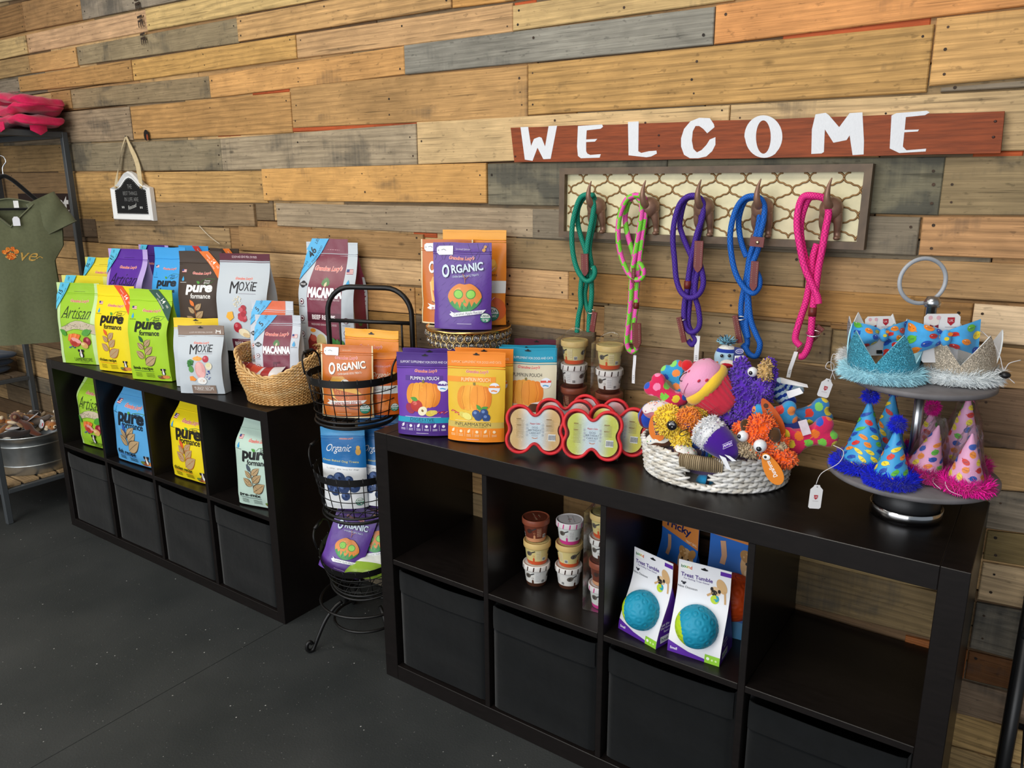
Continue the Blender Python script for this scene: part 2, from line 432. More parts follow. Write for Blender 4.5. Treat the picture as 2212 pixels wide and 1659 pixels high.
PLANKS=[
(-3.083,-2.467,2.173,2.31,2.173,2.297,"7d5f3c",0.35),
(-2.467,-1.971,2.173,2.297,2.163,2.28,"8f6f49",0.3),
(-2.891,-1.967,2.33,2.457,2.284,2.386,"a89878",0.3),
(-1.971,-1.248,2.163,2.28,2.151,2.251,"857b6b",0.75),
(-2.483,-1.51,2.08,2.162,2.07,2.152,"b3926f",0.15),
(-1.51,-0.52,2.071,2.153,2.058,2.136,"bda26c",0.12),
(-3.132,-2.48,2.079,2.17,2.078,2.159,"b49b6b",0.15),
(-3.169,-2.484,1.992,2.079,1.994,2.073,"947a52",0.45),
(-2.484,-2.059,1.994,2.073,1.987,2.068,"a98454",0.3),
(-2.058,-0.956,1.992,2.068,1.973,2.057,"807359",0.55),
(-0.957,0.014,1.976,2.059,1.969,2.049,"b28e5e",0.2),
(-2.609,-1.649,1.921,1.989,1.898,1.98,"9d794a",0.25),
(-1.649,-0.657,1.898,1.979,1.894,1.97,"ae8950",0.1),
(-3.203,-2.608,1.92,1.987,1.925,1.985,"7b7060",0.4),
(-2.33,-2.157,1.822,1.902,1.82,1.9,"8c6d45",0.3),
(-2.157,-1.15,1.82,1.9,1.799,1.88,"7f6f54",0.5),
(-1.15,-0.174,1.799,1.88,1.805,1.888,"b88c56",0.4),
(-2.757,-1.705,1.685,1.82,1.669,1.804,"83735d",0.4),
(-1.704,-0.707,1.671,1.804,1.657,1.793,"a57f4e",0.15),
(-3.339,-2.297,1.559,1.697,1.553,1.673,"8a704a",0.35),
(-2.297,-1.114,1.553,1.674,1.537,1.655,"7e735c",0.7),
(-1.114,-0.134,1.536,1.655,1.538,1.662,"968870",0.55),
(-3.4,-2.266,1.398,1.565,1.416,1.547,"7f6545",0.3),
(-2.266,-0.87,1.416,1.547,1.417,1.534,"ae8b57",0.35),
(-0.888,0.132,1.426,1.541,1.423,1.54,"b58b52",0.45),
(-3.588,-1.927,1.315,1.436,1.329,1.424,"8f7245",0.25),
(-1.929,-0.949,1.313,1.421,1.331,1.416,"7a664b",0.35),
(-0.827,0.3,1.336,1.42,1.327,1.411,"91826b",0.35),
(-3.333,-2.093,1.22,1.339,1.258,1.341,"574838",0.4),
(-2.097,-1.117,1.231,1.336,1.238,1.323,"8a7352",0.4),
(-1.051,-0.121,1.238,1.332,1.244,1.327,"8c6e48",0.3),
(0.176,1.056,1.238,1.327,1.235,1.316,"7d6a4c",0.35),
(1.057,1.557,1.229,1.31,1.233,1.314,"9a7c56",0.3),
(-1.124,-0.125,1.139,1.236,1.161,1.242,"b0926a",0.15),
(-0.125,0.181,1.161,1.244,1.155,1.241,"a58a63",0.15),
(0.181,0.411,1.155,1.239,1.156,1.239,"ad8c64",0.15),
(0.412,1.318,1.156,1.239,1.158,1.234,"936f40",0.2),
(-1.139,-0.167,1.04,1.144,1.066,1.155,"a47e50",0.2),
(-0.167,0.18,1.067,1.155,1.054,1.154,"9d7848",0.2),
(0.18,0.463,1.052,1.153,1.058,1.16,"a07a49",0.2),
(0.526,1.129,1.047,1.152,1.056,1.148,"7f6d50",0.6),
(1.122,1.406,1.142,1.22,1.147,1.226,"8d6a40",0.2),
(1.406,1.569,1.143,1.226,1.144,1.226,"c3ac8c",0.1),
(1.13,1.415,1.045,1.142,1.051,1.144,"84714f",0.45),
(1.415,1.582,1.048,1.139,1.055,1.138,"9e805a",0.3),
(-1.157,-0.169,0.905,1.04,0.953,1.065,"957241",0.35),
(-0.167,0.501,0.953,1.065,0.998,1.074,"635544",0.4),
(0.525,0.818,0.911,1.04,0.942,1.058,"6d5a43",0.3),
(0.818,1.432,0.94,1.056,0.918,1.046,"69573f",0.35),
(1.433,1.596,0.915,1.045,0.923,1.064,"6d5742",0.3),
(0.357,0.593,0.817,0.919,0.828,0.929,"8a6d48",0.2),
(0.594,0.88,0.825,0.927,0.832,0.935,"a3845a",0.15),
(0.88,1.446,0.832,0.935,0.82,0.915,"8c7048",0.3),
(1.446,1.612,0.819,0.914,0.837,0.931,"9b7c53",0.3),
(1.269,1.484,0.724,0.816,0.73,0.824,"6f6352",0.4),
(1.484,1.625,0.73,0.822,0.742,0.839,"726859",0.55),
(1.063,1.492,0.624,0.698,0.655,0.729,"6c5a40",0.3),
(1.492,1.637,0.655,0.727,0.665,0.743,"72623f",0.3),
(1.493,1.649,0.557,0.651,0.566,0.663,"b59d7a",0.1),
(0.821,1.491,0.506,0.642,0.558,0.65,"7d6b48",0.5),
(1.077,1.492,0.419,0.548,0.432,0.552,"6a5a3e",0.6),
(1.493,1.665,0.433,0.551,0.436,0.565,"6d675b",0.75),
(1.361,1.493,0.335,0.418,0.349,0.426,"7b4a26",0.1),
(1.493,1.68,0.349,0.425,0.364,0.435,"603f24",0.3),
(1.318,1.691,0.24,0.341,0.275,0.353,"7a6855",0.4),
(1.327,1.704,0.15,0.252,0.184,0.266,"ab8e5e",0.2),
(1.338,1.716,0.045,0.15,0.091,0.184,"9c835a",0.25),
(-0.657,0.226,1.894,1.97,1.882,1.958,"b39066",0.15),
(0.015,0.231,1.968,2.05,1.96,2.048,"b6894f",0.2),
(0.226,0.846,1.884,1.95,1.883,1.943,"b29869",0.35),
(0.201,1.459,1.962,2.058,1.94,2.01,"a98a5a",0.3),
(-0.174,0.801,1.804,1.889,1.793,1.878,"7f7d73",0.45),
(0.801,1.477,1.793,1.88,1.802,1.884,"bb8450",0.3),
(-0.705,0.274,1.673,1.812,1.657,1.795,"9f7d50",0.35),
(0.274,1.268,1.663,1.797,1.655,1.788,"ab8752",0.2),
(1.269,1.492,1.667,1.799,1.672,1.798,"be965f",0.1),
(1.292,1.503,1.653,1.664,1.652,1.668,"7a7060",0.3),
(-0.134,0.851,1.539,1.666,1.545,1.657,"baa075",0.15),
(0.851,1.513,1.545,1.657,1.532,1.649,"b39a72",0.3),
(0.132,0.698,1.419,1.537,1.415,1.536,"726d5b",0.8),
(0.698,1.319,1.415,1.536,1.405,1.527,"65614f",0.85),
(1.316,1.53,1.406,1.526,1.408,1.525,"877657",0.6),
(0.291,1.286,1.326,1.411,1.319,1.403,"716858",0.5),
(1.288,1.544,1.32,1.404,1.32,1.407,"a37d56",0.2),
]
def wall():
    R = random.Random(5); mb = MB(); off = []
    def plank(x0, x1, a0, a1, b0, b1, col, st, y):
        n0 = len(mb.f); g = .0012; bv = .0022; c = tuple(a_ * b_ for a_, b_ in zip(hx(col)[:3], (1.30, 1.26, 1.24))) + (st,)
        ys = [y + R.uniform(-.0008, .0008) for _ in range(2)]
        q = [(x0 + g, a0 + g, ys[0]), (x1 - g, b0 + g, ys[1]), (x1 - g, b1 - g, ys[1]), (x0 + g, a1 - g, ys[0])]
        ins = [(q[0][0] + bv, q[0][1] + bv), (q[1][0] - bv, q[1][1] + bv), (q[2][0] - bv, q[2][1] - bv), (q[3][0] + bv, q[3][1] - bv)]
        V = [(i[0], p[2], i[1]) for i, p in zip(ins, q)] + [(p[0], p[2] + bv, p[1]) for p in q] + [(p[0], .012, p[1]) for p in q]
        F = [(0, 1, 2, 3)] + [(i, i + 4, (i + 1) % 4 + 4, (i + 1) % 4) for i in range(4)] + [(i + 4, i + 8, (i + 1) % 4 + 8, (i + 1) % 4 + 4) for i in range(4)]
        mb.add(V, F, [c] * 9, 0, False)
        # nail holes near the ends and at the old stringer
        h = a1 - a0
        if y < -.012:
            for xe in (x0 + .022, x1 - .022) + (((x0 + x1) / 2 + R.uniform(-.05, .05),) if x1 - x0 > .5 else ()):
                for zf in ((.25, .75) if h < .12 else (.2, .5, .8)):
                    if R.random() < .25: continue
                    t = (xe - x0) / (x1 - x0); zz = a0 + (b0 - a0) * t + h * (zf + R.uniform(-.05, .05)); r = R.uniform(.0022, .0038)
                    xx = xe + R.uniform(-.006, .006); yy = min(ys) - .0006
                    mb.add([(xx, yy, zz)] + [(xx + r * math.cos(a), yy, zz + r * math.sin(a)) for a in [PI * i / 4 for i in range(8)]], [(0, (i + 1) % 8 + 1, i + 1) for i in range(8)], R.choice(['2a221c', '3a2d22', '4a382a']), 1, False)
        o = [R.uniform(-40, 40), R.uniform(-40, 40), R.uniform(-40, 40)]
        off.extend([o] * (len(mb.f) - n0))
    z = 0.0; pal = ['7d6a4c', '8f6f49', '6f6553', '9a7a50', 'a58558', '6a5a44', '5e4a34', 'a98c62']
    while z < 2.85:                                    # the low rows behind the shelves and racks
        h = R.choice([.085, .09, .1, .12]); x = -4.2 + R.random() * .5
        while x < 3.2:
            w = R.uniform(.35, .95); plank(x, x + w, z, z + h, z, z + h, R.choice(pal), R.uniform(.15, .6), -.009); x += w
        z += h + .001
    for q in PLANKS: plank(q[0], q[1], q[2], q[3], q[4], q[5], q[6], q[7], -.018 + R.uniform(-.003, .0035))
    for p0, p1, h in (((630, 280), (905, 268), 16), ((545, 201), (625, 193), 14), ((1690, 82), (2012, 47), 22), ((2100, 336), (2212, 333), 14), ((893, 506), (945, 509), 14), ((470, 293), (520, 290), 10), ((1110, 12), (1160, 4), 14)):
        a_ = at_y(p0[0], p0[1], -.0105); b_ = at_y(p1[0], p1[1], -.0105); k_ = h / 2 / 820   # red-painted boards that show in wider gaps
        plank(a_.x, b_.x, a_.z - k_, a_.z + k_, b_.z - k_, b_.z + k_, '9c4a26', .05, -.0115)
    n0 = len(mb.f); a_ = at_y(303, 46, -.0235); b_ = at_y(316, 292, -.0235)      # an old ink stamp and a knot hole
    art(mb, [('t', 'IE IE IE', a_.x, a_.z, .034, '3a2c22', {'w': .17, 'rot': -84, 'b': .02}), ('e', b_.x, b_.z, .018, .022, '1c1410'), ('e', b_.x + .006, b_.z - .008, .007, .012, '8a3c1c')], lambda x, y: Vector((x, -.0235, y)), 1, 1, .5)
    off.extend([[0, 0, 0]] * (len(mb.f) - n0)); n0 = len(mb.f); mb.box((-4.6, .010, 0), (3.4, .06, 3.0), '4a2413', 0, 1)   # the reddish backing that shows in the gaps
    off.extend([[0, 0, 0]] * (len(mb.f) - n0))
    w = build('wall_back', mb, [wall_material(), 'rawwood'], kind='structure')
    a = w.data.attributes.new('Off', 'FLOAT_VECTOR', 'FACE'); a.data.foreach_set('vector', [x for o in off for x in o])
wall()

def floor_material():
    m = bpy.data.materials.new('black_rubber_mat'); m.use_nodes = True
    nt = m.node_tree; N = nt.nodes; L = nt.links; b = N['Principled BSDF']
    tc = N.new('ShaderNodeTexCoord')
    def vor(scale, a, bb, seed):
        mp = N.new('ShaderNodeMapping'); mp.inputs['Location'].default_value = (seed, seed * 2, 0); L.new(tc.outputs['Object'], mp.inputs['Vector'])
        v = N.new('ShaderNodeTexVoronoi'); v.inputs['Scale'].default_value = scale; L.new(mp.outputs[0], v.inputs['Vector'])
        r = N.new('ShaderNodeMapRange'); L.new(v.outputs['Distance'], r.inputs[0]); r.inputs[1].default_value = a; r.inputs[2].default_value = bb; r.inputs[3].default_value = 1; r.inputs[4].default_value = 0
        sp = N.new('ShaderNodeSeparateColor'); L.new(v.outputs['Color'], sp.inputs[0])
        g = N.new('ShaderNodeMath'); g.operation = 'GREATER_THAN'; g.inputs[1].default_value = .55; L.new(sp.outputs[0], g.inputs[0])
        x = N.new('ShaderNodeMath'); x.operation = 'MULTIPLY'; L.new(r.outputs[0], x.inputs[0]); L.new(g.outputs[0], x.inputs[1])
        y = N.new('ShaderNodeMath'); y.operation = 'MULTIPLY'; L.new(x.outputs[0], y.inputs[0]); L.new(sp.outputs[1], y.inputs[1]); return y.outputs[0]
    f1 = vor(34, .05, .085, 3.1); f2 = vor(95, .07, .13, 9.7)
    mx0 = N.new('ShaderNodeMath'); mx0.operation = 'MULTIPLY_ADD'; L.new(f2, mx0.inputs[0]); mx0.inputs[1].default_value = .35; L.new(f1, mx0.inputs[2])
    n = N.new('ShaderNodeTexNoise'); n.inputs['Scale'].default_value = 2.4; n.inputs['Detail'].default_value = 6; L.new(tc.outputs['Object'], n.inputs['Vector'])
    cr = N.new('ShaderNodeValToRGB'); cr.color_ramp.elements[0].position = .32; cr.color_ramp.elements[1].position = .7
    cr.color_ramp.elements[0].color = (.020, .0235, .024, 1); cr.color_ramp.elements[1].color = (.041, .044, .0435, 1); L.new(n.outputs['Fac'], cr.inputs[0])
    mx = N.new('ShaderNodeMix'); mx.data_type = 'RGBA'; L.new(mx0.outputs[0], mx.inputs[0]); L.new(cr.outputs[0], mx.inputs[6]); mx.inputs[7].default_value = (.60, .60, .58, 1)
    L.new(mx.outputs[2], b.inputs['Base Color']); b.inputs['Roughness'].default_value = .62; b.inputs['Specular IOR Level'].default_value = .38
    n2 = N.new('ShaderNodeTexNoise'); n2.inputs['Scale'].default_value = 160; n2.inputs['Detail'].default_value = 3; L.new(tc.outputs['Object'], n2.inputs['Vector'])
    bp = N.new('ShaderNodeBump'); bp.inputs['Strength'].default_value = .35; bp.inputs['Distance'].default_value = .002; L.new(n2.outputs['Fac'], bp.inputs['Height']); L.new(bp.outputs['Normal'], b.inputs['Normal'])
    return m
mb = MB()
for x0, x1 in ((-5, -3.0), (-2.998, -1.75), (-1.748, -.5), (-.498, .75), (.752, 3.4)):      # rubber mats laid edge to edge
    mb.box((x0, -6, -.012), (x1, .02, 0), '202222', .0012)
mb.box((-5, -6, -.05), (3.4, .02, -.0115), '101010')
build('floor', mb, [floor_material()], kind='structure')
mb = MB(); mb.box((-5, -6, 2.96), (3.4, .06, 3.02), 'd8d6d0'); build('ceiling', mb, 'paper', kind='structure')
mb = MB(); mb.box((-4.72, -6, 0), (-4.6, .06, 2.96), 'cfcac0'); build('wall_left', mb, 'paper', kind='structure')

# ---------------------------------------------------------------- the two cube shelves and their fabric bins
def cube_shelf(loc, rot, W, H, to, label, grp):
    """laminate cube shelf, 4 by 2, open back: outer panels, uprights, middle shelves"""
    e = empty('cube_shelf', loc, rot, label, 'shelf', grp); ti = .016; D = .39; c = '14100f'; w = (W - 2 * to - 3 * ti) / 4; h = (H - 2 * to - ti) / 2
    def part(n, lo, hi):
        mb = MB(); mb.box(lo, hi, c, .0012); return build(n, mb, 'wood', e)
    part('side_panel', (0, 0, 0), (to, D, H)); part('side_panel', (W - to, 0, 0), (W, D, H))
    part('top_panel', (to, 0, H - to), (W - to, D, H)); part('bottom_panel', (to, 0, 0), (W - to, D, to))
    xs = [to + k * (w + ti) for k in range(4)]
    for k in range(3): part('upright', (xs[k] + w, .002, to), (xs[k] + w + ti, D - .002, H - to))
    for k in range(4): part('middle_shelf', (xs[k], .002, to + h), (xs[k] + w, D - .002, to + h + ti))
    return e, xs, w, h, ti
def storage_bin(loc, rot, w, h, label, grp, seed):
    R = random.Random(seed); mb = MB(); a = w / 2 - .006; D = .335; hh = h - .022
    def side(u, v):
        # rounded square shell with slack cloth
        t = u * 4; k = int(t) % 4; f = t - int(t)
        q = [(-a, 0), (a, 0), (a, D), (-a, D)]; p0 = Vector(q[k]); p1 = Vector(q[(k + 1) % 4]); p = p0.lerp(p1, f)
        d = min(f, 1 - f) * (p1 - p0).length; rr = .016
        ce = Vector((0, D / 2)); pull = max(0, 1 - d / rr) ** 2 * .0055
        p = p + (ce - p).normalized() * pull
        sag = noise.noise(Vector((p.x * 5, p.y * 5, v * 4 + seed))) * .0045 * math.sin(PI * f)
        n = Vector((0, -1)) if k == 0 else Vector((0, 0)); p = p + n * (sag - .002 * math.sin(PI * f) * math.sin(PI * v))
        zz = .002 + v * (hh - .002) - (.007 * math.sin(PI * f) * v * (1 if k in (0, 2) else 0)) * (1 if seed % 2 else .5)
        return Vector((p.x, p.y, zz))
    mb.grid(side, 64, 14, '080b0d', wu=True); mb.box((-a + .004, .004, .001), (a - .004, D - .004, .006), '080b0d')
    b = build('storage_bin', mb, 'bin', None, loc, rot, label, 'bin', grp)
    hb = MB(); hb.grid(lambda u, v: side(u, .80 + .2 * v) + (Vector((0, -.0028 - .0012 * math.sin(PI * v), 0)) if u < .25 else Vector((0, 0, 0))), 32, 4, '1d2224', wu=False) if False else None
    hb.grid(lambda u, v: side(u * .25, .79 + .21 * v) + Vector((0, -.003 - .0015 * math.sin(PI * v), .001 * v)), 20, 5, '0a0d0f')
    hb.grid(lambda u, v: side(u * .25, .79) + Vector((0, -.003 * (1 - v), -.001)), 20, 1, '0a0d0f')
    build('hem_band', hb, 'bin', b)
    return b
RB = -.0105; RA = -.0066
OB = Vector((-.0042, -.3974, 0)); OA = Vector((-1.9622, -.3786, 0))
WB, HB, TO = 1.49, .7943, .0496
WA, HA = 1.47, .77
def inB(x, y, z): return OB + Matrix.Rotation(RB, 3, 'Z') @ Vector((x, y, z))
def inA(x, y, z): return OA + Matrix.Rotation(RA, 3, 'Z') @ Vector((x, y, z))
shB, xB, wB, hB, tI = cube_shelf(OB, RB, WB, HB, TO, 'black-brown cube shelf nearest the camera, with cake kits, toy basket and tiered tray on top', 'cube shelves')
shA, xA, wA, hA, _ = cube_shelf(OA, RA, WA, HA, .038, 'black-brown cube shelf at the back, topped with rows of pet food bags', 'cube shelves')
_ord = ['beside the clothes rack', 'under the blue bag', 'under the yellow bag', 'under the mint green bag']
for k in range(4):
    storage_bin(inA(xA[k] + wA / 2, .008 + .004 * (k % 2), .038), RA, wA, hA, 'black fabric bin in the far cube shelf, ' + _ord[k], 'black fabric storage bins', 11 + k)
_ord = ['below the empty left cube', 'below the stacked ice cream tubs', 'below the boxed treat balls', 'below the empty right cube']
for k in range(4):
    storage_bin(inB(xB[k] + wB / 2, .010 + .006 * ((k + 1) % 2), TO), RB, wB, hB, 'black fabric bin in the near cube shelf, ' + _ord[k], 'black fabric storage bins', 21 + k)
ZB = TO + hB + tI          # top of the near shelf's middle boards
ZA = .038 + hA + tI
# ---------------------------------------------------------------- printed artwork of the packaging (x 0-100 across the face, y up in the same unit)
def brand(cx, cy, w, c='d9453c'):
    return [('t', "Grandma Lucy's", cx, cy, w * .19, 'f6dcd0', {'w': w * 1.03, 'sh': .3, 'b': .05, 'arc': -.002}), ('t', "Grandma Lucy's", cx, cy, w * .175, c, {'w': w, 'sh': .3, 'b': .018, 'arc': -.002})]
def flag(x, y, w):
    h = w * .62; o = [('r', x, y, x + w, y + h, 'f3efe9')]
    o += [('r', x, y + h * k / 7, x + w, y + h * (k + 1) / 7, 'b5303a') for k in (0, 2, 4, 6)]
    return o + [('r', x, y + h * 3 / 7, x + w * .42, y + h, '2b3f7d')]
def drop(x, y, s, c='3fa3d8'):
    return [('p', [(x, y + s)] + [(x + s * .55 * math.cos(a), y - s * .35 + s * .6 * math.sin(a)) for a in [PI * (.12 - i * 1.24 / 12) for i in range(13)]], c)]
def lines(x0, x1, ys, c, w=.7): return [('l', [(x0, y), (x1, y)], w, c) for y in ys]
def leafop(x, y, L, rot, c, edge=None, vein=None):
    r = math.radians(rot); cr, sr = math.cos(r), math.sin(r)
    def P(k): return [(x + u * cr - v * sr, y + u * sr + v * cr) for u, v in [(L * t, k * L * .27 * math.sin(PI * t ** .8)) for t in [i / 9 for i in range(10)]] + [(L * t, -k * L * .27 * math.sin(PI * t ** .8)) for t in [i / 9 for i in range(8, 0, -1)]]]
    o = []
    if edge: o.append(('p', P(1.16), edge))
    o.append(('p', P(.98), c))
    if vein: o.append(('l', [(x, y), (x + L * .85 * cr, y + L * .85 * sr)], .8, vein))
    return o
def dog(x, y, s, a='1d1c20', b='f2efe9', t='a0663a'):
    return [('e', x, y - s * .75, s * .55, s * .6, a), ('e', x, y - s * .8, s * .3, s * .5, b), ('e', x - s * .48, y + s * .12, s * .24, s * .36, a, 25), ('e', x + s * .48, y + s * .12, s * .24, s * .36, a, -25),
            ('e', x, y, s * .44, s * .46, a), ('e', x, y - s * .02, s * .14, s * .5, b), ('e', x, y - s * .24, s * .25, s * .2, b), ('e', x - s * .26, y - s * .1, s * .1, s * .12, t), ('e', x + s * .26, y - s * .1, s * .1, s * .12, t), ('e', x, y - s * .17, s * .09, s * .07, '141214'), ('e', x - s * .18, y + s * .06, s * .05, s * .05, '0a0a0a'), ('e', x + s * .18, y + s * .06, s * .05, s * .05, '0a0a0a')]
def blobs(seed, n, x, y, rx, ry, r0, r1, cols):
    R = random.Random(seed); o = []
    for _ in range(n):
        a = R.uniform(0, 2 * PI); q = math.sqrt(R.random()); r = R.uniform(r0, r1); o.append(('e', x + rx * q * math.cos(a), y + ry * q * math.sin(a), r, r * R.uniform(.6, 1), R.choice(cols), R.uniform(0, 180)))
    return o
def ribbon(T, side, a0, a1, b0, b1, c, num, nc, sub='POUNDS'):
    """diagonal corner ribbon: a0-a1 along the top edge, b0-b1 down the side edge"""
    X = (lambda x: x) if side == 'l' else (lambda x: 100 - x)
    P = [(X(a0), T), (X(a1), T), (X(0), T - b1), (X(0), T - b0)]; rot = math.degrees(math.atan2((b0 + b1) / 2, (a0 + a1) / 2)) * (1 if side == 'l' else -1)
    mx, my = X((a0 + a1) / 4), T - (b0 + b1) / 4; wd = ((a1 - a0) ** -2 + (b1 - b0) ** -2) ** -.5; r = math.radians(rot)
    return [('p', P, c), ('t', num, mx + wd * .1 * math.cos(r + PI / 2), my + wd * .1 * math.sin(r + PI / 2), wd * .5, nc, {'rot': rot, 'b': .03}),
            ('t', 'MAKES', mx - wd * .95 * math.cos(r), my - wd * .95 * math.sin(r), wd * .16, nc, {'rot': rot}), ('t', 'LBS', mx + wd * .85 * math.cos(r) + wd * .15 * math.cos(r + PI / 2), my + wd * .85 * math.sin(r) + wd * .15 * math.sin(r + PI / 2), wd * .2, nc, {'rot': rot}),
            ('t', 'OF FRESH FOOD', mx - wd * .34 * math.cos(r + PI / 2), my - wd * .34 * math.sin(r + PI / 2), wd * .15, nc, {'rot': rot})]
def art_artisan(T, main, light, recipe, ink='26301c', num='15'):
    k = '6f9a2a' if main.startswith('9') else ink
    o = [('r', 88, 0, 100, T, light), ('r', 0, 0, 9, T, light)]
    o += lines(40, 66, [T * .895], ink, .5) + brand(55, T * .775, 42)
    o += [('t', 'Artisan', 52, T * .64, 25, ink, {'w': 70, 'sh': .42, 'b': -.012}), ('l', [(14, T * .585), (20, T * .572), (30, T * .60), (36, T * .67)], .8, ink)] + lines(42, 82, [T * .575], ink, .8)
    up = [(9, T * .455), (22, T * .475), (36, T * .52), (50, T * .545), (66, T * .545), (82, T * .52), (97, T * .50)]
    dn = [(97, T * .375), (84, T * .40), (70, T * .43), (56, T * .44), (42, T * .435), (26, T * .405), (14, T * .37)]
    o += [('p', up + dn, 'c6b79d')] + [('l', up, 1.1, k), ('l', dn, 1.1, k)]
    R = random.Random(3); o += [('e', R.uniform(22, 88), T * R.uniform(.44, .505), .8, .6, R.choice(['8f8068', 'ded2bd', '7c705c'])) for _ in range(60)]
    for i in range(7): o.append(('l', [(30 + i * 3.4, T * .29), (34 + i * 4.4, T * (.385 - .004 * abs(i - 3)))], 5, ['e9783a', 'f08f4c', 'e2692f'][i % 3]))
    o += leafop(26, T * .36, 22, 150, '4e9a33') + leafop(66, T * .38, 26, 20, '4e9a33')
    o += [('e', 46, T * .275, 14, 9, 'c24a3c'), ('e', 50, T * .30, 13, 4.5, 'e9a09a', -18), ('e', 44, T * .26, 8, 5, 'b03a2e'), ('e', 77, T * .295, 9, 9, '8e2430'), ('e', 79, T * .315, 3, 3.4, 'c7646a'), ('e', 70, T * .245, 9.5, 6.5, 'd3a462', -20), ('e', 66, T * .26, 5, 3, 'e6c58e')]
    o += blobs(4, 7, 36, T * .215, 8, 3, 1.3, 1.9, ['3b4a86', '4d5c9c']) + dog(58, T * .165, 10)
    return o + [('t', recipe, 60, T * .062, 7, ink, {'w': 44})] + lines(50, 72, [T * .028], ink, .6)
def art_pure(T, base, ink, tip, recipe, rib=None, ribn='14', edge='4a3b2a', name='pure', dogc=None, shift=0):
    leaf = 'b89b72'
    o = flag(8, T * .775, 11) + drop(13, T * .71, 5.5) + lines(6, 22, [T * .672], ink, .7) + brand(56, T * .765, 42)
    o += [('l', [(58, T * .672), (62, T * .70), (74, T * .715), (90, T * .71), (84, T * .675), (68, T * .655)], .8, '3f7d35')] + leafop(56, T * .665, 10, 150, '4f9a3c') + [('t', 'freeze', 73, T * .695, 3.6, ink), ('t', 'dried', 72, T * .673, 4.4, ink)]
    o += [('t', name, 56, T * .598, 22, ink, {'w': 64, 'b': .045, 'sh': .06}), ('t', 'formance', 61, T * .537, 11, ink, {'w': 49, 'b': .02})]
    st = '6b4a2c' if ink != 'f4f1ec' else 'b4632c'
    o += [('l', [(46, T * .18), (47, T * .30), (45, T * .44)], 1.3, st)]
    o += leafop(44, T * .43, 17, 125, tip)
    for x, y, L, a in ((47, .39, 22, 42), (44, .355, 20, 140), (47, .30, 26, 40), (44, .255, 25, 146), (46, .18, 34, 34)): o += leafop(x, T * y, L, a, leaf, edge, edge)
    o += [('t', recipe, 36, T * .135, 8.6, ink, {'w': 52, 'b': .02})] + lines(12, 62, [T * .105], tip if tip != base else ink, .9)
    for y in (.078, .06, .043): o += lines(14, 30, [T * y], ink, .8) + lines(42, 62, [T * y], ink, .8)
    o += [('e', 80, T * .045, 10, 4, '8a4a2c'), ('e', 90, T * .05, 8, 3.6, 'd98a4a'), ('e', 74, T * .055, 5, 2.4, '6d8a3a')] + dog(86, T * .125, 8)
    if rib: o += ribbon(T, 'r', 30, 52, 36, 64, rib, ribn, 'f2efe4')
    return o
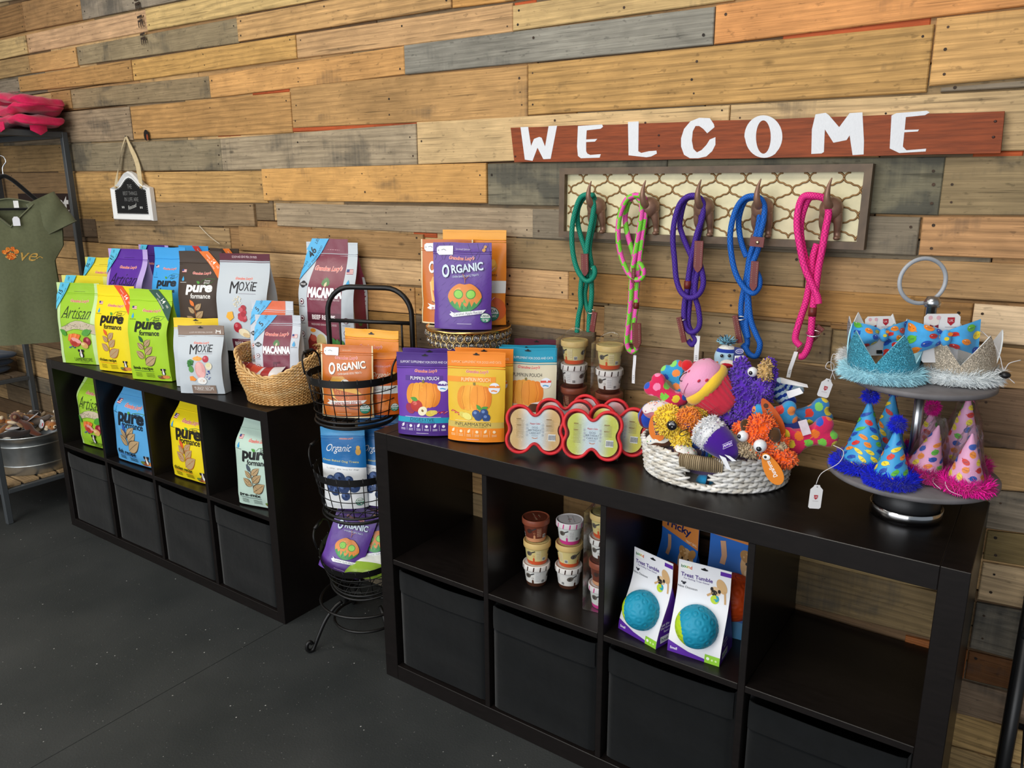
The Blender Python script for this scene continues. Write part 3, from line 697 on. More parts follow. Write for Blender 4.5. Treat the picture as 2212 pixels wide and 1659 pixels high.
def art_moxie(T, band, recipe, big=False, food=0):
    o = [('t', '', 0, 0, 1, '000000')][:0] + brand(53, T * .745, 33)
    o += [('t', 'M', 37.5, T * .66, 20, '1e1c22', {'w': 16, 'b': .004}), ('t', 'O', 51.5, T * .672, 15, '1e1c22', {'w': 10, 'b': .004}), ('t', 'X', 62, T * .672, 15, '1e1c22', {'w': 9}), ('l', [(69.5, T * .672 - 7.5), (69.5, T * .672 + 4)], 1.9, '1e1c22'), ('e', 69.5, T * .672 + 7, 1.3, 1.3, '1e1c22'), ('t', 'E', 75.5, T * .672, 15, '1e1c22', {'w': 7.5})]
    o += lines(48, 80, [T * .60], '9a97a2', .8)
    if food == 0:      # turkey
        o += [('e', 53, T * .36, 12.5, 19, 'e7a6a2', 4), ('e', 50, T * .38, 7, 14, 'f0bcb6'), ('e', 57, T * .29, 6, 7, 'efb7b2')]
        o += [('p', [(36, T * .525), (48, T * .57), (60, T * .525), (48, T * .51)], 'f2952c'), ('e', 48, T * .53, 11, 4.5, 'f6a84a'), ('e', 66.5, T * .525, 6.6, 7, 'b93040'), ('e', 64.5, T * .54, 2.4, 2.4, 'd9707a')]
        o += blobs(8, 14, 31, T * .44, 7, 9, 3, 4.6, ['3f7d3c', '56964a', '2f6a34']) + [('e', 31, T * .37, 6, 7, '5f9c50')]
        o += blobs(9, 9, 71, T * .29, 4, 9, 1.4, 1.9, ['3a4a94', '55639f']) + [('p', [(26, T * .26), (33, T * .27), (42, T * .22), (38, T * .195), (27, T * .20)], 'ef8f2e'), ('e', 73, T * .42, 7, 8, 'f0e6c8'), ('e', 72, T * .44, 5, 5, 'e6dfae'), ('e', 55, T * .20, 11, 8, 'f4f2ee'), ('l', [(44, T * .20), (50, T * .15), (62, T * .15)], .6, '8a8a90')] + blobs(3, 12, 56, T * .205, 6, 3.5, .9, 1.3, ['e6d2c4', 'd8bfae'])
    elif food == 1:    # beef
        o += blobs(3, 30, 46, T * .52, 9, 9, .9, 1.4, ['e6dcc4', 'd8caa6', 'f0e8d4']) + blobs(6, 13, 57, T * .40, 8, 13, 4, 5.5, ['c5414c', 'd4606a', 'b03540']) + [('p', [(22, T * .36), (26, T * .41), (36, T * .42), (38, T * .355), (30, T * .32)], 'f0b23c'), ('e', 44, T * .255, 8, 9, 'b42a3a'), ('e', 42, T * .275, 3, 3.4, 'd66a72'), ('e', 56, T * .20, 11, 7, 'eee0bd', -20), ('e', 60, T * .175, 7, 4, 'dcbf90', -20)]
    else:
        o += [('e', 40, T * .48, 9, 7, 'ef8f4a'), ('e', 36, T * .33, 10, 10, '3f7d3c'), ('e', 44, T * .30, 8, 9, '56964a')]
    if food == 2: return o + [('r', 30, 1, 70, T * .135, 'f0c62c'), ('t', 'CHICKEN RECIPE', 50, T * .08, 6, '5a4a10', {'w': 34})]
    o += [('r', 30, 1, 84, T * .135, band), ('t', recipe, 57, T * .085, 7, 'e6e0dc', {'w': 44, 'b': .01})] + lines(42, 72, [T * .123, T * .055], 'd8cfc8', .6)
    return o
def art_macanna(T, main, dark, num='5', food=False, recipe='BEEF RECIPE'):
    o = [('p', [(20, 0), (20, T * .55), (24, T), (82, T), (82, T * .5), (79, 0)], main)]
    o += lines(40, 66, [T * .905], 'd9a8b0', .6) + brand(50, T * .735, 50)
    for a in (20, 45, 70, 90, 110, 135, 160): o += leafop(52, T * .60, 12 - abs(a - 90) * .05, a, '4c7a44')
    o += leafop(51, T * .585, 8, 70, 'd8c6a0')
    o += [('t', 'MACANNA', 52, T * .535, 14, 'ffffff', {'w': 60, 'b': .055})] + [('t', '- MADE WITH HEMP SEEDS, COCONUT AND KALE -', 52, T * .475, 3, 'f0dfe0', {'w': 56})]
    o += [('r', 20, T * (.28 if food else .15), 80, T * (.36 if food else .23), dark), ('t', recipe, 50, T * (.32 if food else .19), 7, 'f4ecec', {'w': 42, 'b': .03}), ('t', 'FREEZE-DRIED GRAIN-FREE DOG FOOD', 50, T * (.255 if food else .12), 2.8, 'e6cfd2', {'w': 46})]
    o += [('p', [(50, T * .30), (52, T * .345), (60, T * .35), (60, T * .38), (52, T * .37), (44, T * .37), (44, T * .30), (46, T * .30), (46, T * .34), (49, T * .34)], dark)] if not food else []
    o += flag(84, T * .70, 11) + drop(89.5, T * .62, 5.5) + lines(84, 97, [T * .575], '5a6a78', .7)
    o += [('e', 10, T * .60, 8, 3.2, '2c2a2e'), ('e', 10, T * .60, 5, 5, '2c2a2e'), ('t', 'MADE', 10, T * .60, 2.6, 'ffffff')]
    for x, y in ((9, .45), (9, .30), (9, .16), (89, .30), (89, .19)): o += [('e', x, T * y, 4.4, 4.4, dark), ('e', x, T * y, 3.5, 3.5, 'f2eef0'), ('e', x, T * y, 1.8, 1.8, dark)] + lines(x - 6, x + 6, [T * y - 7], '6d5a60', .6)
    if food:
        o += [('p', [(18, 0), (18, T * .18)] + [(18 + 44 * math.sin(t), T * .06 + T * .17 * math.cos(t)) for t in [PI * i / 16 for i in range(9)]] + [(64, 0)], 'cfd2d4'), ('p', [(18, 0), (19, T * .10), (26, T * .17), (34, T * .14), (40, T * .06), (40, 0)], '8c2f2c'), ('e', 30, T * .13, 6, 5, 'c45a48'), ('e', 44, T * .10, 9, 12, 'c9bd86'), ('e', 30, T * .20, 5, 3, 'e8932c')] + blobs(2, 16, 72, T * .10, 9, 14, 3.4, 5, ['2f6a34', '3f7d3c', '4f8c48'])
    return o + ribbon(T, 'l', 13, 50 if not food else 46, 26, 54 if not food else 62, '55b4e6', num, '17242c')
def usda(x, y, r): return [('e', x, y, r, r, '1f6a54'), ('e', x, y, r * .9, r * .9, 'f4f6f2'), ('p', [(x + r * .9 * math.cos(a), y + r * .9 * math.sin(a)) for a in [PI + PI * i / 12 for i in range(13)]], '2b8a6c'), ('t', 'USDA', x, y + r * .38, r * .44, '1f6a54', {'b': .03}), ('t', 'ORGANIC', x, y - r * .3, r * .34, 'f4f6f2', {'w': r * 1.4})]
def organic_word(y, c='fbf6ea', sh='6a3510', x=52):
    o = []
    for dx, dy, q in ((.9, -.8, sh), (0, 0, c)): o += [('t', 'O', x - 29.5 + dx, y - 4 + dy, 22, q, {'w': 13, 'b': .03}), ('t', 'RGANIC', x + 7.5 + dx, y + 2 + dy, 14, q, {'w': 54, 'b': .03, 'rot': 7})]
    return o + [('t', '· OVEN BAKED DOG TREATS ·', x + 5, y - 11.5, 3.4, c, {'w': 48, 'rot': 6})]
def tag_label(x, y): return [('p', [(x, y + 5), (x + 4, y + 8), (x + 28, y + 8), (x + 28, y - 7), (x + 4, y - 7), (x, y - 3)], 'f1f3f6'), ('e', x + 3, y + .5, 1, 1, '9a9a9a'), ('l', [(x + 8, y + 1), (x + 12, y + 2), (x + 16, y)], .7, '3a3a44')]
def art_pie(T):
    o = [('r', 0, 0, 2.5, T, 'efdcb0'), ('r', 97.5, 0, 100, T, 'efdcb0'), ('r', 0, 0, 100, 2.5, 'efdcb0')] + [('t', 'gently baked', 50, T * .925, 3, 'f0c9a0')] + brand(50, T * .815, 42) + organic_word(T * .70)
    o += [('p', [(20, T * .50), (26, T * .545), (44, T * .55), (86, T * .30), (84, T * .24), (30, T * .20), (24, T * .30)], 'f2b84a'), ('p', [(24, T * .40), (86, T * .31), (88, T * .20), (34, T * .17)], 'c8621f'), ('p', [(20, T * .50), (24, T * .56), (44, T * .57), (50, T * .54), (44, T * .53), (28, T * .52)], 'e0a550'), ('l', [(20, T * .50), (24, T * .28), (50, T * .15)], 3, 'e9c27c'), ('l', [(23, T * .27), (60, T * .13), (74, T * .12)], 2, '7d3a12')]
    o += [('e', 49, T * .465, 9, 8.5, 'f3efe8'), ('e', 51, T * .46, 6, 5, 'd9d2c8'), ('e', 50, T * .475, 4, 3.5, 'fbfaf6'), ('p', [(12, T * .185), (20, T * .17), (84, T * .205), (90, T * .25), (24, T * .225), (13, T * .245), (18, T * .215)], 'f4f0ea'), ('t', 'PUMPKIN PIE RECIPE', 52, T * .198, 6, 'b8402a', {'w': 58, 'b': .02, 'rot': 5})]
    return o + usda(86, T * .13, 9) + lines(34, 62, [T * .055], 'f0c9a0', .8)
def art_apple(T):
    o = [('l', [(x, T * .99), (x + a, T * .90), (x + b, T * .84), (x + b + a * .4, T * .80)], .5, '2c1846') for x, a, b in ((8, -6, -2), (18, 5, -3), (60, 5, 9), (76, 3, -4), (88, -7, -9), (94, 3, 5), (30, -6, -8))]
    for i in range(7):
        for j in range(9): o.append(('l', [(8 + i * 14 + 7 * (j % 2), T * (.08 + j * .085)), (15 + i * 14 + 7 * (j % 2), T * (.08 + j * .085) + 6)], .35, '6a4fa0'))
    o += [('t', 'Limited Edition', 52, T * .925, 3.4, 'd9d3ea', {'w': 24})] + brand(50, T * .815, 42) + organic_word(T * .70, 'd5e4f0', '2c1f58')
    o += blobs(5, 5, 89, T * .93, 3, 4, 2, 3.2, ['c98f3c', 'b87e30'])
    o += [('l', [(56, T * .54), (56, T * .58), (52, T * .645)], 1.2, 'a8683c'), ('l', [(56, T * .585), (63, T * .625)], .9, 'a8683c')]
    cx, cy, r = 56, T * .375, 26
    A = [(cx + r * math.sin(t) * (1 - .10 * math.cos(2 * t)), cy + r * .95 * math.cos(t) - (3.6 * math.exp(-((t if t < PI else 2 * PI - t) / .28) ** 2))) for t in [2 * PI * i / 40 for i in range(40)]]
    o += [('p', A, '2f8a3e'), ('e', cx - 8, cy - 14, 10, 6, '3fa24c', -20)]
    up = [p for p in A if p[1] > cy - 3]; up = sorted(up, key=lambda p: (math.atan2(p[1] - cy, p[0] - cx) + PI / 2) % (2 * PI))
    dr = []
    for i, d in enumerate((6, 2, 9, 3, 16, 3, 11, 14, 2, 13, 3, 8, 2)): dr.append((cx - r * .95 + i * r * 1.9 / 12, cy - 4 - d * .9))
    o += [('p', [(p[0], p[1]) for p in up] + dr, 'e0862f'), ('e', cx - 12, cy + 12, 6, 3, 'f0a755', 30)]
    for sx in (-1, 1): o += [('e', cx + sx * 10.5, cy + 5, 8.2, 7.8, '3c8c2c', sx * 20), ('e', cx + sx * 10.5, cy + 5, 6.8, 6.4, '8ed14a', sx * 20)]
    o += [('p', [(cx, cy - 2), (cx + 3.4, cy - 10), (cx, cy - 8.6), (cx - 3.4, cy - 10)], '5fb23c'), ('l', [(cx - 4, cy - 14), (cx - 4, cy - 20)], 2, '1f6a34'), ('l', [(cx + 5, cy - 14), (cx + 5, cy - 19)], 2, '1f6a34')]
    o += [('p', [(30, T * .175), (36, T * .145), (86, T * .19), (92, T * .235), (38, T * .195), (31, T * .215), (34, T * .195)], 'eef0f2'), ('t', 'Caramel Apple Recipe', 62, T * .187, 6, '5a5a66', {'w': 48, 'rot': 6})]
    return o + usda(90, T * .14, 8) + lines(44, 68, [T * .07], 'cfc6e2', .8)
def art_gold(T):
    o = brand(50, T * .78, 42) + [('t', 'Organic', 44, T * .64, 18, 'fff6e0', {'w': 52, 'sh': .4}), ('e', 80, T * .62, 7, 8, 'c98f3c'), ('e', 80, T * .66, 5, 5, 'd8a24a'), ('t', 'Oven Baked Dog Treats', 50, T * .53, 6, '7a3c10', {'w': 74})]
    return o + [('r', 0, T * .34, 100, T * .47, 'eef0ee'), ('t', 'pumpkin', 46, T * .41, 10, '4a4a44', {'w': 50, 'sh': .4})] + [('e', x, T * .17, 15, 17, c) for x, c in ((18, 'd9601f'), (86, 'd9601f'), (34, 'e8772c'), (70, 'e8772c'), (52, 'f08a38'))] + usda(80, T * .12, 11)
def art_blue(T):
    o = brand(58, T * .86, 30) + [('t', 'Organic', 40, T * .735, 22, 'f2f4f6', {'w': 56, 'sh': .42}), ('e', 84, T * .70, 6, 8, 'd8a24a'), ('e', 84, T * .75, 4.4, 4.4, 'e0b05a'), ('t', 'Oven Baked Dog Treats', 44, T * .585, 6, 'd8d28a', {'w': 82, 'b': .01, 'rot': -4})]
    o += [('p', [(0, 0), (100, 0), (100, T * .50), (0, T * .55)], 'eef0f2'), ('t', 'Quality ingredients for dogs', 48, T * .49, 4, '4a5058', {'w': 74, 'rot': -3})]
    for x, y, r in ((20, .36, 10), (40, .38, 14), (62, .36, 10), (50, .26, 13), (74, .27, 13), (30, .22, 11), (18, .26, 9), (54, .16, 10)): o += [('e', x, T * y, r, r, '2f4470'), ('e', x - r * .25, T * y + r * .3, r * .55, r * .5, '5b74a8'), ('e', x + r * .1, T * y + r * .05, r * .28, r * .24, '1c2a4c')]
    return o + usda(84, T * .085, 9)
def pumpkin_ops(cx, cy, rx, ry):
    o = []
    for k, c in ((-.82, 'e8942c'), (.82, 'e5832a'), (-.5, 'f2a838'), (.5, 'ef9430'), (-.18, 'f4ac3e'), (.2, 'f09a34')): o.append(('e', cx + k * rx * .72, cy, rx * .36, ry * (1 - .16 * abs(k)), c))
    o += [('l', [(cx + k * rx, cy + ry * .82), (cx + k * rx * 1.25, cy), (cx + k * rx, cy - ry * .85)], .7, 'c8701c') for k in (-.55, -.2, .15, .5)]
    return o + [('p', [(cx - 2, cy + ry * .9), (cx - 2.6, cy + ry * 1.1), (cx + 1.4, cy + ry * 1.12), (cx + 2, cy + ry * .9)], '8a7a3a')]
def art_pouch(T, kind):
    ink = {'dig': 'ffffff', 'inf': 'f6d9a0', 'coc': '3c3a34'}[kind]
    o = []
    if kind == 'dig': o += [('r', 16, T * .665, 82, T * .725, '54308a')]
    if kind == 'inf': o += [('r', 0, T * .665, 84, T * .725, 'f0962c')]
    o += brand(52, T * .775, 38) + [('t', 'PUMPKIN POUCH', 50, T * .692, 6.4, ink if kind != 'inf' else 'fbe6c0', {'w': 50})]
    o += pumpkin_ops(48, T * .49, 32, 24) + [('e', 82, T * .60, 9.5, 9.5, 'e8eef6'), ('r', 73, T * .605, 91, T * .63, {'dig': '54308a', 'inf': 'ef8f3c', 'coc': 'e0564a'}[kind]), ('l', [(77, T * .57), (81, T * .575), (87, T * .565)], 2.2, '55a4d4' if kind != 'inf' else 'ef8f3c')]
    if kind == 'dig':
        o += [('e', 24, T * .325, 8, 10, '9a2c50', 30), ('e', 36, T * .36, 11, 10.5, 'b8322c'), ('e', 33, T * .39, 4, 3.4, 'd8685c'), ] + leafop(38, T * .425, 14, 160, '4f9a3c') + [('e', 47, T * .30, 9, 7.6, 'f0e8c6', 40), ('e', 47, T * .305, 2, 2.6, '8a6a3c', 40), ('e', 62, T * .275, 9, 5.4, 'dcc24a', 10), ('e', 68, T * .285, 6, 4, 'e6d062')]
        o += [('l', [(70 + i * 2.4, T * (.265 + .012 * (i % 3))), (74 + i * 2.5, T * (.285 + .01 * (i % 2)))], 1.5, ['c02c48', 'e07a88', 'a81f3c'][i % 3]) for i in range(8)]
        o += lines(14, 80, [T * .225], 'd9cfee', .8) + [('r', 0, T * .155, 100, T * .22, '1f98b8'), ('t', 'DIGESTIVE', 46, T * .196, 5.6, '1f2c52', {'w': 44}), ('t', 'SUPPORTS HEALTHY STOOLS', 46, T * .1655, 2.1, '1f3c6a', {'w': 46})]
    if kind == 'inf':
        o += [('l', [(6 + i * 2.2, T * (.33 - .006 * i + .01 * (i % 3))), (10 + i * 2.3, T * (.345 - .006 * i))], 1.5, ['c02c48', 'e07a88', 'd0483c'][i % 3]) for i in range(9)]
        o += [('e', 28, T * .30, 7, 4.6, 'd8ca5a', -25), ('e', 36, T * .285, 9, 5.6, 'e6dc74', -20)] + leafop(60, T * .36, 12, 130, '4f9a3c') + leafop(60, T * .36, 14, 25, '4f9a3c')
        for x, y in ((56, .285), (66, .33), (70, .275), (52, .315)): o += [('e', x, T * y, 7, 7, '2f4a80'), ('e', x - 1.5, T * y + 2, 3, 2.6, '6d8ac0')]
        o += lines(14, 78, [T * .235], 'f6e6b0', .7) + [('r', 0, T * .155, 100, T * .22, 'cdb55c'), ('t', 'INFLAMMATION', 46, T * .197, 5.8, '2a2416', {'w': 64}), ('t', 'SUPPORTS JOINTS AND MOBILITY', 46, T * .1655, 2.1, '5a4a20', {'w': 52}), ('r', 0, 0, 100, T * .155, 'f08c24')]
    if kind == 'coc':
        o += [('p', [(14, T * .32), (24, T * .275), (44, T * .265), (48, T * .32), (36, T * .34), (22, T * .34)], 'e9e4e0'), ('p', [(50, T * .31), (62, T * .27), (80, T * .275), (84, T * .36), (74, T * .385), (56, T * .36)], '5a3a28'), ('p', [(56, T * .37), (72, T * .39), (86, T * .39), (88, T * .33), (80, T * .29), (78, T * .36), (66, T * .365)], 'efeae6')]
        o += [('r', 0, T * .10, 100, T * .19, '1f98b8'), ('t', 'PUMPKIN + COCONUT', 48, T * .145, 5, 'ffffff', {'w': 62})]
    if kind != 'coc':
        o += [('r', 0, 0, 100, T * .155, '4c2a82')] if kind == 'dig' else []
        for i in range(6):
            x = 11 + i * 14.5; c = 'efeaf8' if kind == 'dig' else 'f8e0b8'
            o += [('e', x, T * .115, 2.6, 2.6, c)] if i % 2 else leafop(x - 2, T * .10, 8, 60, c)
            o += lines(x - 4, x + 4, [T * .08, T * .065], c, .7) + ([('l', [(x + 7.2, T * .06), (x + 7.2, T * .13)], .4, c)] if i < 5 else [])
        o += lines(36, 58, [T * .03], 'e8ddf4', .7)
    return o
# ---------------------------------------------------------------- bags and pouches
def bag_fn(W, H, D, kind, tw, seed, wr, fill=.5):
    def prof(a, b):
        if kind == 'gusset':
            w = W / 2 * (1 + (tw - 1) * sstep(.5, .95, b)) * (1 - .035 * math.sin(PI * min(1, b / .7)))
            th = D / 2 * (1 - sstep(fill, .5 * fill + .67, b)) * (.88 + .12 * sstep(0, .15, b)) + .0012
            e = 1 - .12 * abs(2 * a - 1) ** 8
            y = -(th * e + D * .10 * math.sin(PI * a) * max(0, math.sin(PI * min(1, b / .9))) ** .8)
        else:
            w = W / 2 * (1 + (tw - 1) * b) * (1 - .03 * math.exp(-((b - .26) / .1) ** 2))
            th = D / 2 * max(0, 1 - b / .93) ** .8 * (.9 + .1 * sstep(0, .1, b))
            y = -(th * max(0, 1 - (2 * a - 1) ** 2) ** .7 + .0008)
        z = b * H
        if wr:
            f = max(0, math.sin(PI * a)) ** .5 * (.35 + .65 * math.sin(PI * b))
            n = noise.noise(Vector((a * 2.6 + seed, b * 3.4, seed * 1.7))) * .9 + noise.noise(Vector((a * 7 + b * 3, b * 6 + seed, 3.1 + seed))) * .5
            y += wr * n * f; w *= 1 + .012 * noise.noise(Vector((b * 5, seed, 0)))
            z += .0025 * noise.noise(Vector((a * 3, seed, 9))) * b
        return w, y, z
    def F(a, b):
        w, y, z = prof(a, b); return Vector(((2 * a - 1) * w, y, z))
    def Bk(a, b):
        w, y, z = prof(a, b); w2, y2, _ = prof(1 - a, b)
        return Vector(((2 * a - 1) * w, -y2 * .9, z))
    return F, Bk
def bag(name, label, pos, rot, W, H, D, kind, base, ops, group, seal=.1, sealcol=None, sealops=(), side=None, tw=1.0, lean=0, seed=1, wr=.0035, mat_='film', roll=0, sideops=(), hole=False, tagpos=None, cat='bag', back=None, fill=.5):
    F, Bk = bag_fn(W, H, D, kind, tw, seed, wr, fill); T = 100 * H / W; u = W / 100; side = side or base; bs = 1 - seal
    mb = MB(); nv = 22
    mb.grid(lambda a, b: F(a, b * bs), 18, nv, base)
    mb.grid(lambda a, b: Bk(a, b * bs), 10, nv, back or side, flip=True)
    for sd in (0, 1):
        def sf(t, b, sd=sd):
            p = F(sd, b * bs); q = Bk(sd, b * bs); m = p.lerp(q, t); fold = (q.y - p.y) * .42 * sstep(.2, .85, b) * math.sin(PI * t)
            return m + Vector(((fold if sd == 0 else -fold), 0, 0))
        if kind == 'gusset': mb.grid(sf, 6, nv, side, flip=(sd == 0))
    mb.grid(lambda a, t: F(a, 0).lerp(Bk(a, 0), t) + Vector((0, 0, .0006 + .006 * math.sin(PI * t))), 18, 3, side, flip=True)
    f = lambda x, y: F(x / W, y / H)
    art(mb, ops, f, u)
    if sideops:
        dd = F(1, .2); de = Bk(1, .2); d = de.y - dd.y
        def g(x, y):
            t = x / d; b = y / H / bs; p = F(1, b * bs); q = Bk(1, b * bs); m = p.lerp(q, t); return m - Vector(((q.y - p.y) * .42 * sstep(.2, .85, b) * math.sin(PI * t), 0, 0))
        art(mb, sideops, g, d / 100)
    o = build(name, mb, mat_, None, pos, (math.radians(-lean), math.radians(roll), math.radians(rot)) if lean or roll else (0, 0, math.radians(rot)), label, cat, group)
    if lean > 0: o.location.z += D / 2 * math.sin(math.radians(lean))
    if lean or roll:
        o.rotation_mode = 'QUATERNION'
        o.rotation_quaternion = (Matrix.Rotation(math.radians(rot), 3, 'Z') @ Matrix.Rotation(math.radians(-lean), 3, 'X') @ Matrix.Rotation(math.radians(roll), 3, 'Y')).to_quaternion()
    sb = MB(); sc = sealcol or base
    sb.grid(lambda a, b: F(a, bs + b * seal), 18, 5, sc); sb.grid(lambda a, b: Bk(a, bs + b * seal) + Vector((0, .0004, 0)), 18, 5, sc, flip=True)
    zr = [F(i / 16, bs - .004) + Vector((0, -.0008, 0)) for i in range(17)]
    sb.tube(zr, .0013, 5, sc); sb.tube([p + Vector((0, -.0003, -.006)) for p in zr], .001, 5, sc)
    art(sb, [('l', [(2, T - 3), (98, T - 3)], .35, tuple(c * .8 for c in hx(sc)[:3]) + (1,))] + list(sealops), f, u)
    if hole: art(sb, [('e', 50, T - hole, 6, 1.2, '1a1a18'), ('e', 50, T - hole + 1.2, 2.2, 2, '1a1a18')], f, u, lift=.0012)
    build('top_seal', sb, mat_, o)
    if tagpos:
        tb = MB(); art(tb, tag_label(*tagpos), f, u, lift=.003); build('price_sticker', tb, 'paper', o)['label'] = 'white tag-shaped price sticker'
    return o
def hang_text(T, c, y): return [('t', 'SUPPORT SUPPLEMENT FOR DOGS AND CATS', 50, y, 4, c, {'w': 86})]
ZTA = HA + .0005; ZTB = HB + .0005
GA = 'pet food bags on the far shelf'
# back row, then front row, of the far shelf's top; positions are feet of the bags
def wallx(px, py, y): return at_y(px, py, y).x
def stand(px, y, z, py=600):      # the spot (x, y, z) whose upright line passes the photo column px
    p = at_y(px, py, y); return (p.x, y, z)
def art_bag_artisan(name, label, pos, rot, W, H, main, light, recipe, seed, num='15', D=.085, rib=True, **k):
    T = 100 * H / W
    return bag(name, label, pos, rot, W, H, D, 'gusset', main, art_artisan(T, main, light, recipe, k.pop('ink', '26301c'), num) + (ribbon(T, 'l', 12, 34, 26, 56, '5cc0e0', num, '17242c') if rib else []), k.pop('group', GA), .12, k.pop('sealcol', main), side=light, tw=1.1, seed=seed, lean=k.pop('lean', 2), **k)
def art_bag_pure(name, label, pos, rot, W, H, base, ink, tip, recipe, seed, rib=None, D=.085, **k):
    T = 100 * H / W
    return bag(name, label, pos, rot, W, H, D, 'gusset', base, art_pure(T, base, ink, tip, recipe, rib, **({'edge': k.pop('edge')} if 'edge' in k else {})), k.pop('group', GA), .12, base, tw=k.pop('tw', 1.08), seed=seed, lean=k.pop('lean', 2), mat_='satin', **k)
# back row, on a low black riser
def fit(tl, tr, y, rot, z):
    """place a bag so that its top corners sit where the photo shows them, at depth y on height z"""
    mx, my = (tl[0] + tr[0]) / 2, (tl[1] + tr[1]) / 2; P = at_y(mx, my, y); a = at_d(tl[0], tl[1], P); b = at_d(tr[0], tr[1], P)
    return (P.x, y, z), (b - a).length / math.cos(math.radians(34.5 - rot)), P.z - z
RZ = .135
mb = MB(); mb.box((-1.90, -.232, HA), (-.73, -.03, HA + .012), '0f0d0c', .002); mb.box((-1.90, -.232, HA + RZ - .014), (-.73, -.03, HA + RZ), '0f0d0c', .002)
for i in range(9): mb.box((-1.89 + i * .143, -.229, HA + .012), (-1.875 + i * .143, -.04, HA + RZ - .014), '0f0d0c', .001)
for i in range(3): mb.box((-1.90, -.234, HA + .018 + i * .036), (-.73, -.230, HA + .046 + i * .036), '14110f', .001)
build('display_riser', mb, 'wood', label='low black slatted riser lifting the back row of bags on the far shelf', cat='riser')
RT = HA + RZ + .0005
def back_row(fn, tl, tr, y, rot, label, *a, **k):
    p, W, H = fit(tl, tr, y, rot, RT); tw = k.pop('tw_', 1.08); return fn('food_bag', label, p, rot, W / tw, H / math.cos(math.radians(2)), *a, **k)
back_row(art_bag_artisan, (172, 562), (262, 553), -.16, 14, 'yellow bag with a teal corner ribbon reading 50, half hidden in the back row', 'e6d23c', 'd9d77a', 'CHICKEN RECIPE', 3.3, '50', ink='3a3418')
back_row(art_bag_artisan, (220, 537), (322, 541), -.20, 14, 'purple bag with pale edges and a blue ribbon reading 15, in the back row', '5b2c9a', 'b9a2dc', 'PORK RECIPE', 4.1, '15', ink='20103a')
back_row(art_bag_artisan, (284, 530), (368, 531), -.075, 6, 'purple bag with only its top edge showing, behind the pale-edged purple bag', '4a2486', 'b9a2dc', 'PORK RECIPE', 5.7, '15', ink='20103a')
back_row(art_bag_pure, (321, 534), (402, 537), -.19, 14, 'bright blue bag standing between the purple bag and the dark brown bag', '3f9fe0', '14202c', '2b6fc0', 'fish recipe', 6.2)
back_row(art_bag_pure, (372, 531), (452, 533), -.085, 8, 'blue bag with a red ribbon, only its top showing behind the brown bag', '3f9fe0', '14202c', '2b6fc0', 'fish recipe', 7.9, 'd23c34')
back_row(art_bag_pure, (377, 540), (480, 548), -.215, 22, 'dark brown bag with white lettering and an orange ribbon, leaves printed below', '42342a', 'f4f1ec', 'e8772c', 'goat recipe', 8.8, 'e8772c', edge='7d5a34')
back_row(art_bag_pure, (440, 537), (517, 539), -.10, 8, 'dark brown bag with only its top edge showing behind the big white bag', '42342a', 'f4f1ec', 'e8772c', 'goat recipe', 9.4, 'e8772c', edge='7d5a34')
def moxie(label, pos, rot, W, H, band, recipe, food, seed, big, sealc, lean=2, D=.06, seal=.13, so=(), **k):
    T = 100 * H / W
    return bag('food_bag', label, pos, rot, W, H, D, 'gusset', 'c2cad0', art_moxie(T, band, recipe, big, food), GA, seal, sealc, so, seed=seed, lean=lean, mat_='satin', **({'tw': 1.04} | k))
_p, _W, _H = fit((463, 549), (584, 549), -.19, 22, RT); _T = 100 * _H / _W
moxie('large white bag with a maroon top band and raw beef printed on it', _p, 22, _W, _H, '5c1e30', 'BEEF RECIPE', 1, 10.3, True, '5c1e30', seal=.065, D=.09, tw=.97,
      so=[('t', 'SCOOP AND SERVE MEAL OR MIXER', 50, _T * .965, 4, 'e4c8cc', {'w': 50})])
_p, _W, _H = fit((643, 518), (775, 533), -.094, 12, RT + .014); _T = 100 * _H / _W
mb = MB(); mb.box((-.67, -.150, HA + .0005), (-.32, -.03, RT + .013), '0f0d0c', .002); build('riser_block', mb, 'wood', label='plain black block under the largest maroon bag', cat='riser')
bag('food_bag', 'largest maroon and white bag at the shelf end, blue corner ribbon reading 46', _p, 12, _W * 1.03, _H, .10, 'gusset', 'c2cad0', art_macanna(_T, '7c3446', '5c1e30', '46', True), GA, .10, 'c2cad0',
    [('p', [(24, _T * .9), (24, _T), (82, _T), (82, _T * .9)], '7c3446'), ('p', [(13, _T), (46, _T), (34, _T * .9), (0, _T * .9), (0, _T * .87)][:4], '55b4e6')], side='7c3446', seed=11.2, lean=3,
    sideops=[('r', 0, 0, 9, 300, 'c2cad0'), ('r', 91, 0, 100, 300, 'c2cad0'), ('r', 9, 76, 91, 102, '5c1e30'), ('t', 'BEEF', 52, 89, 15, 'f4ecec', {'w': 62, 'b': .04})] + leafop(50, 110, 22, 90, '4c7a44') + leafop(50, 110, 20, 45, '4c7a44') + leafop(50, 110, 20, 135, '4c7a44'), tw=.9)
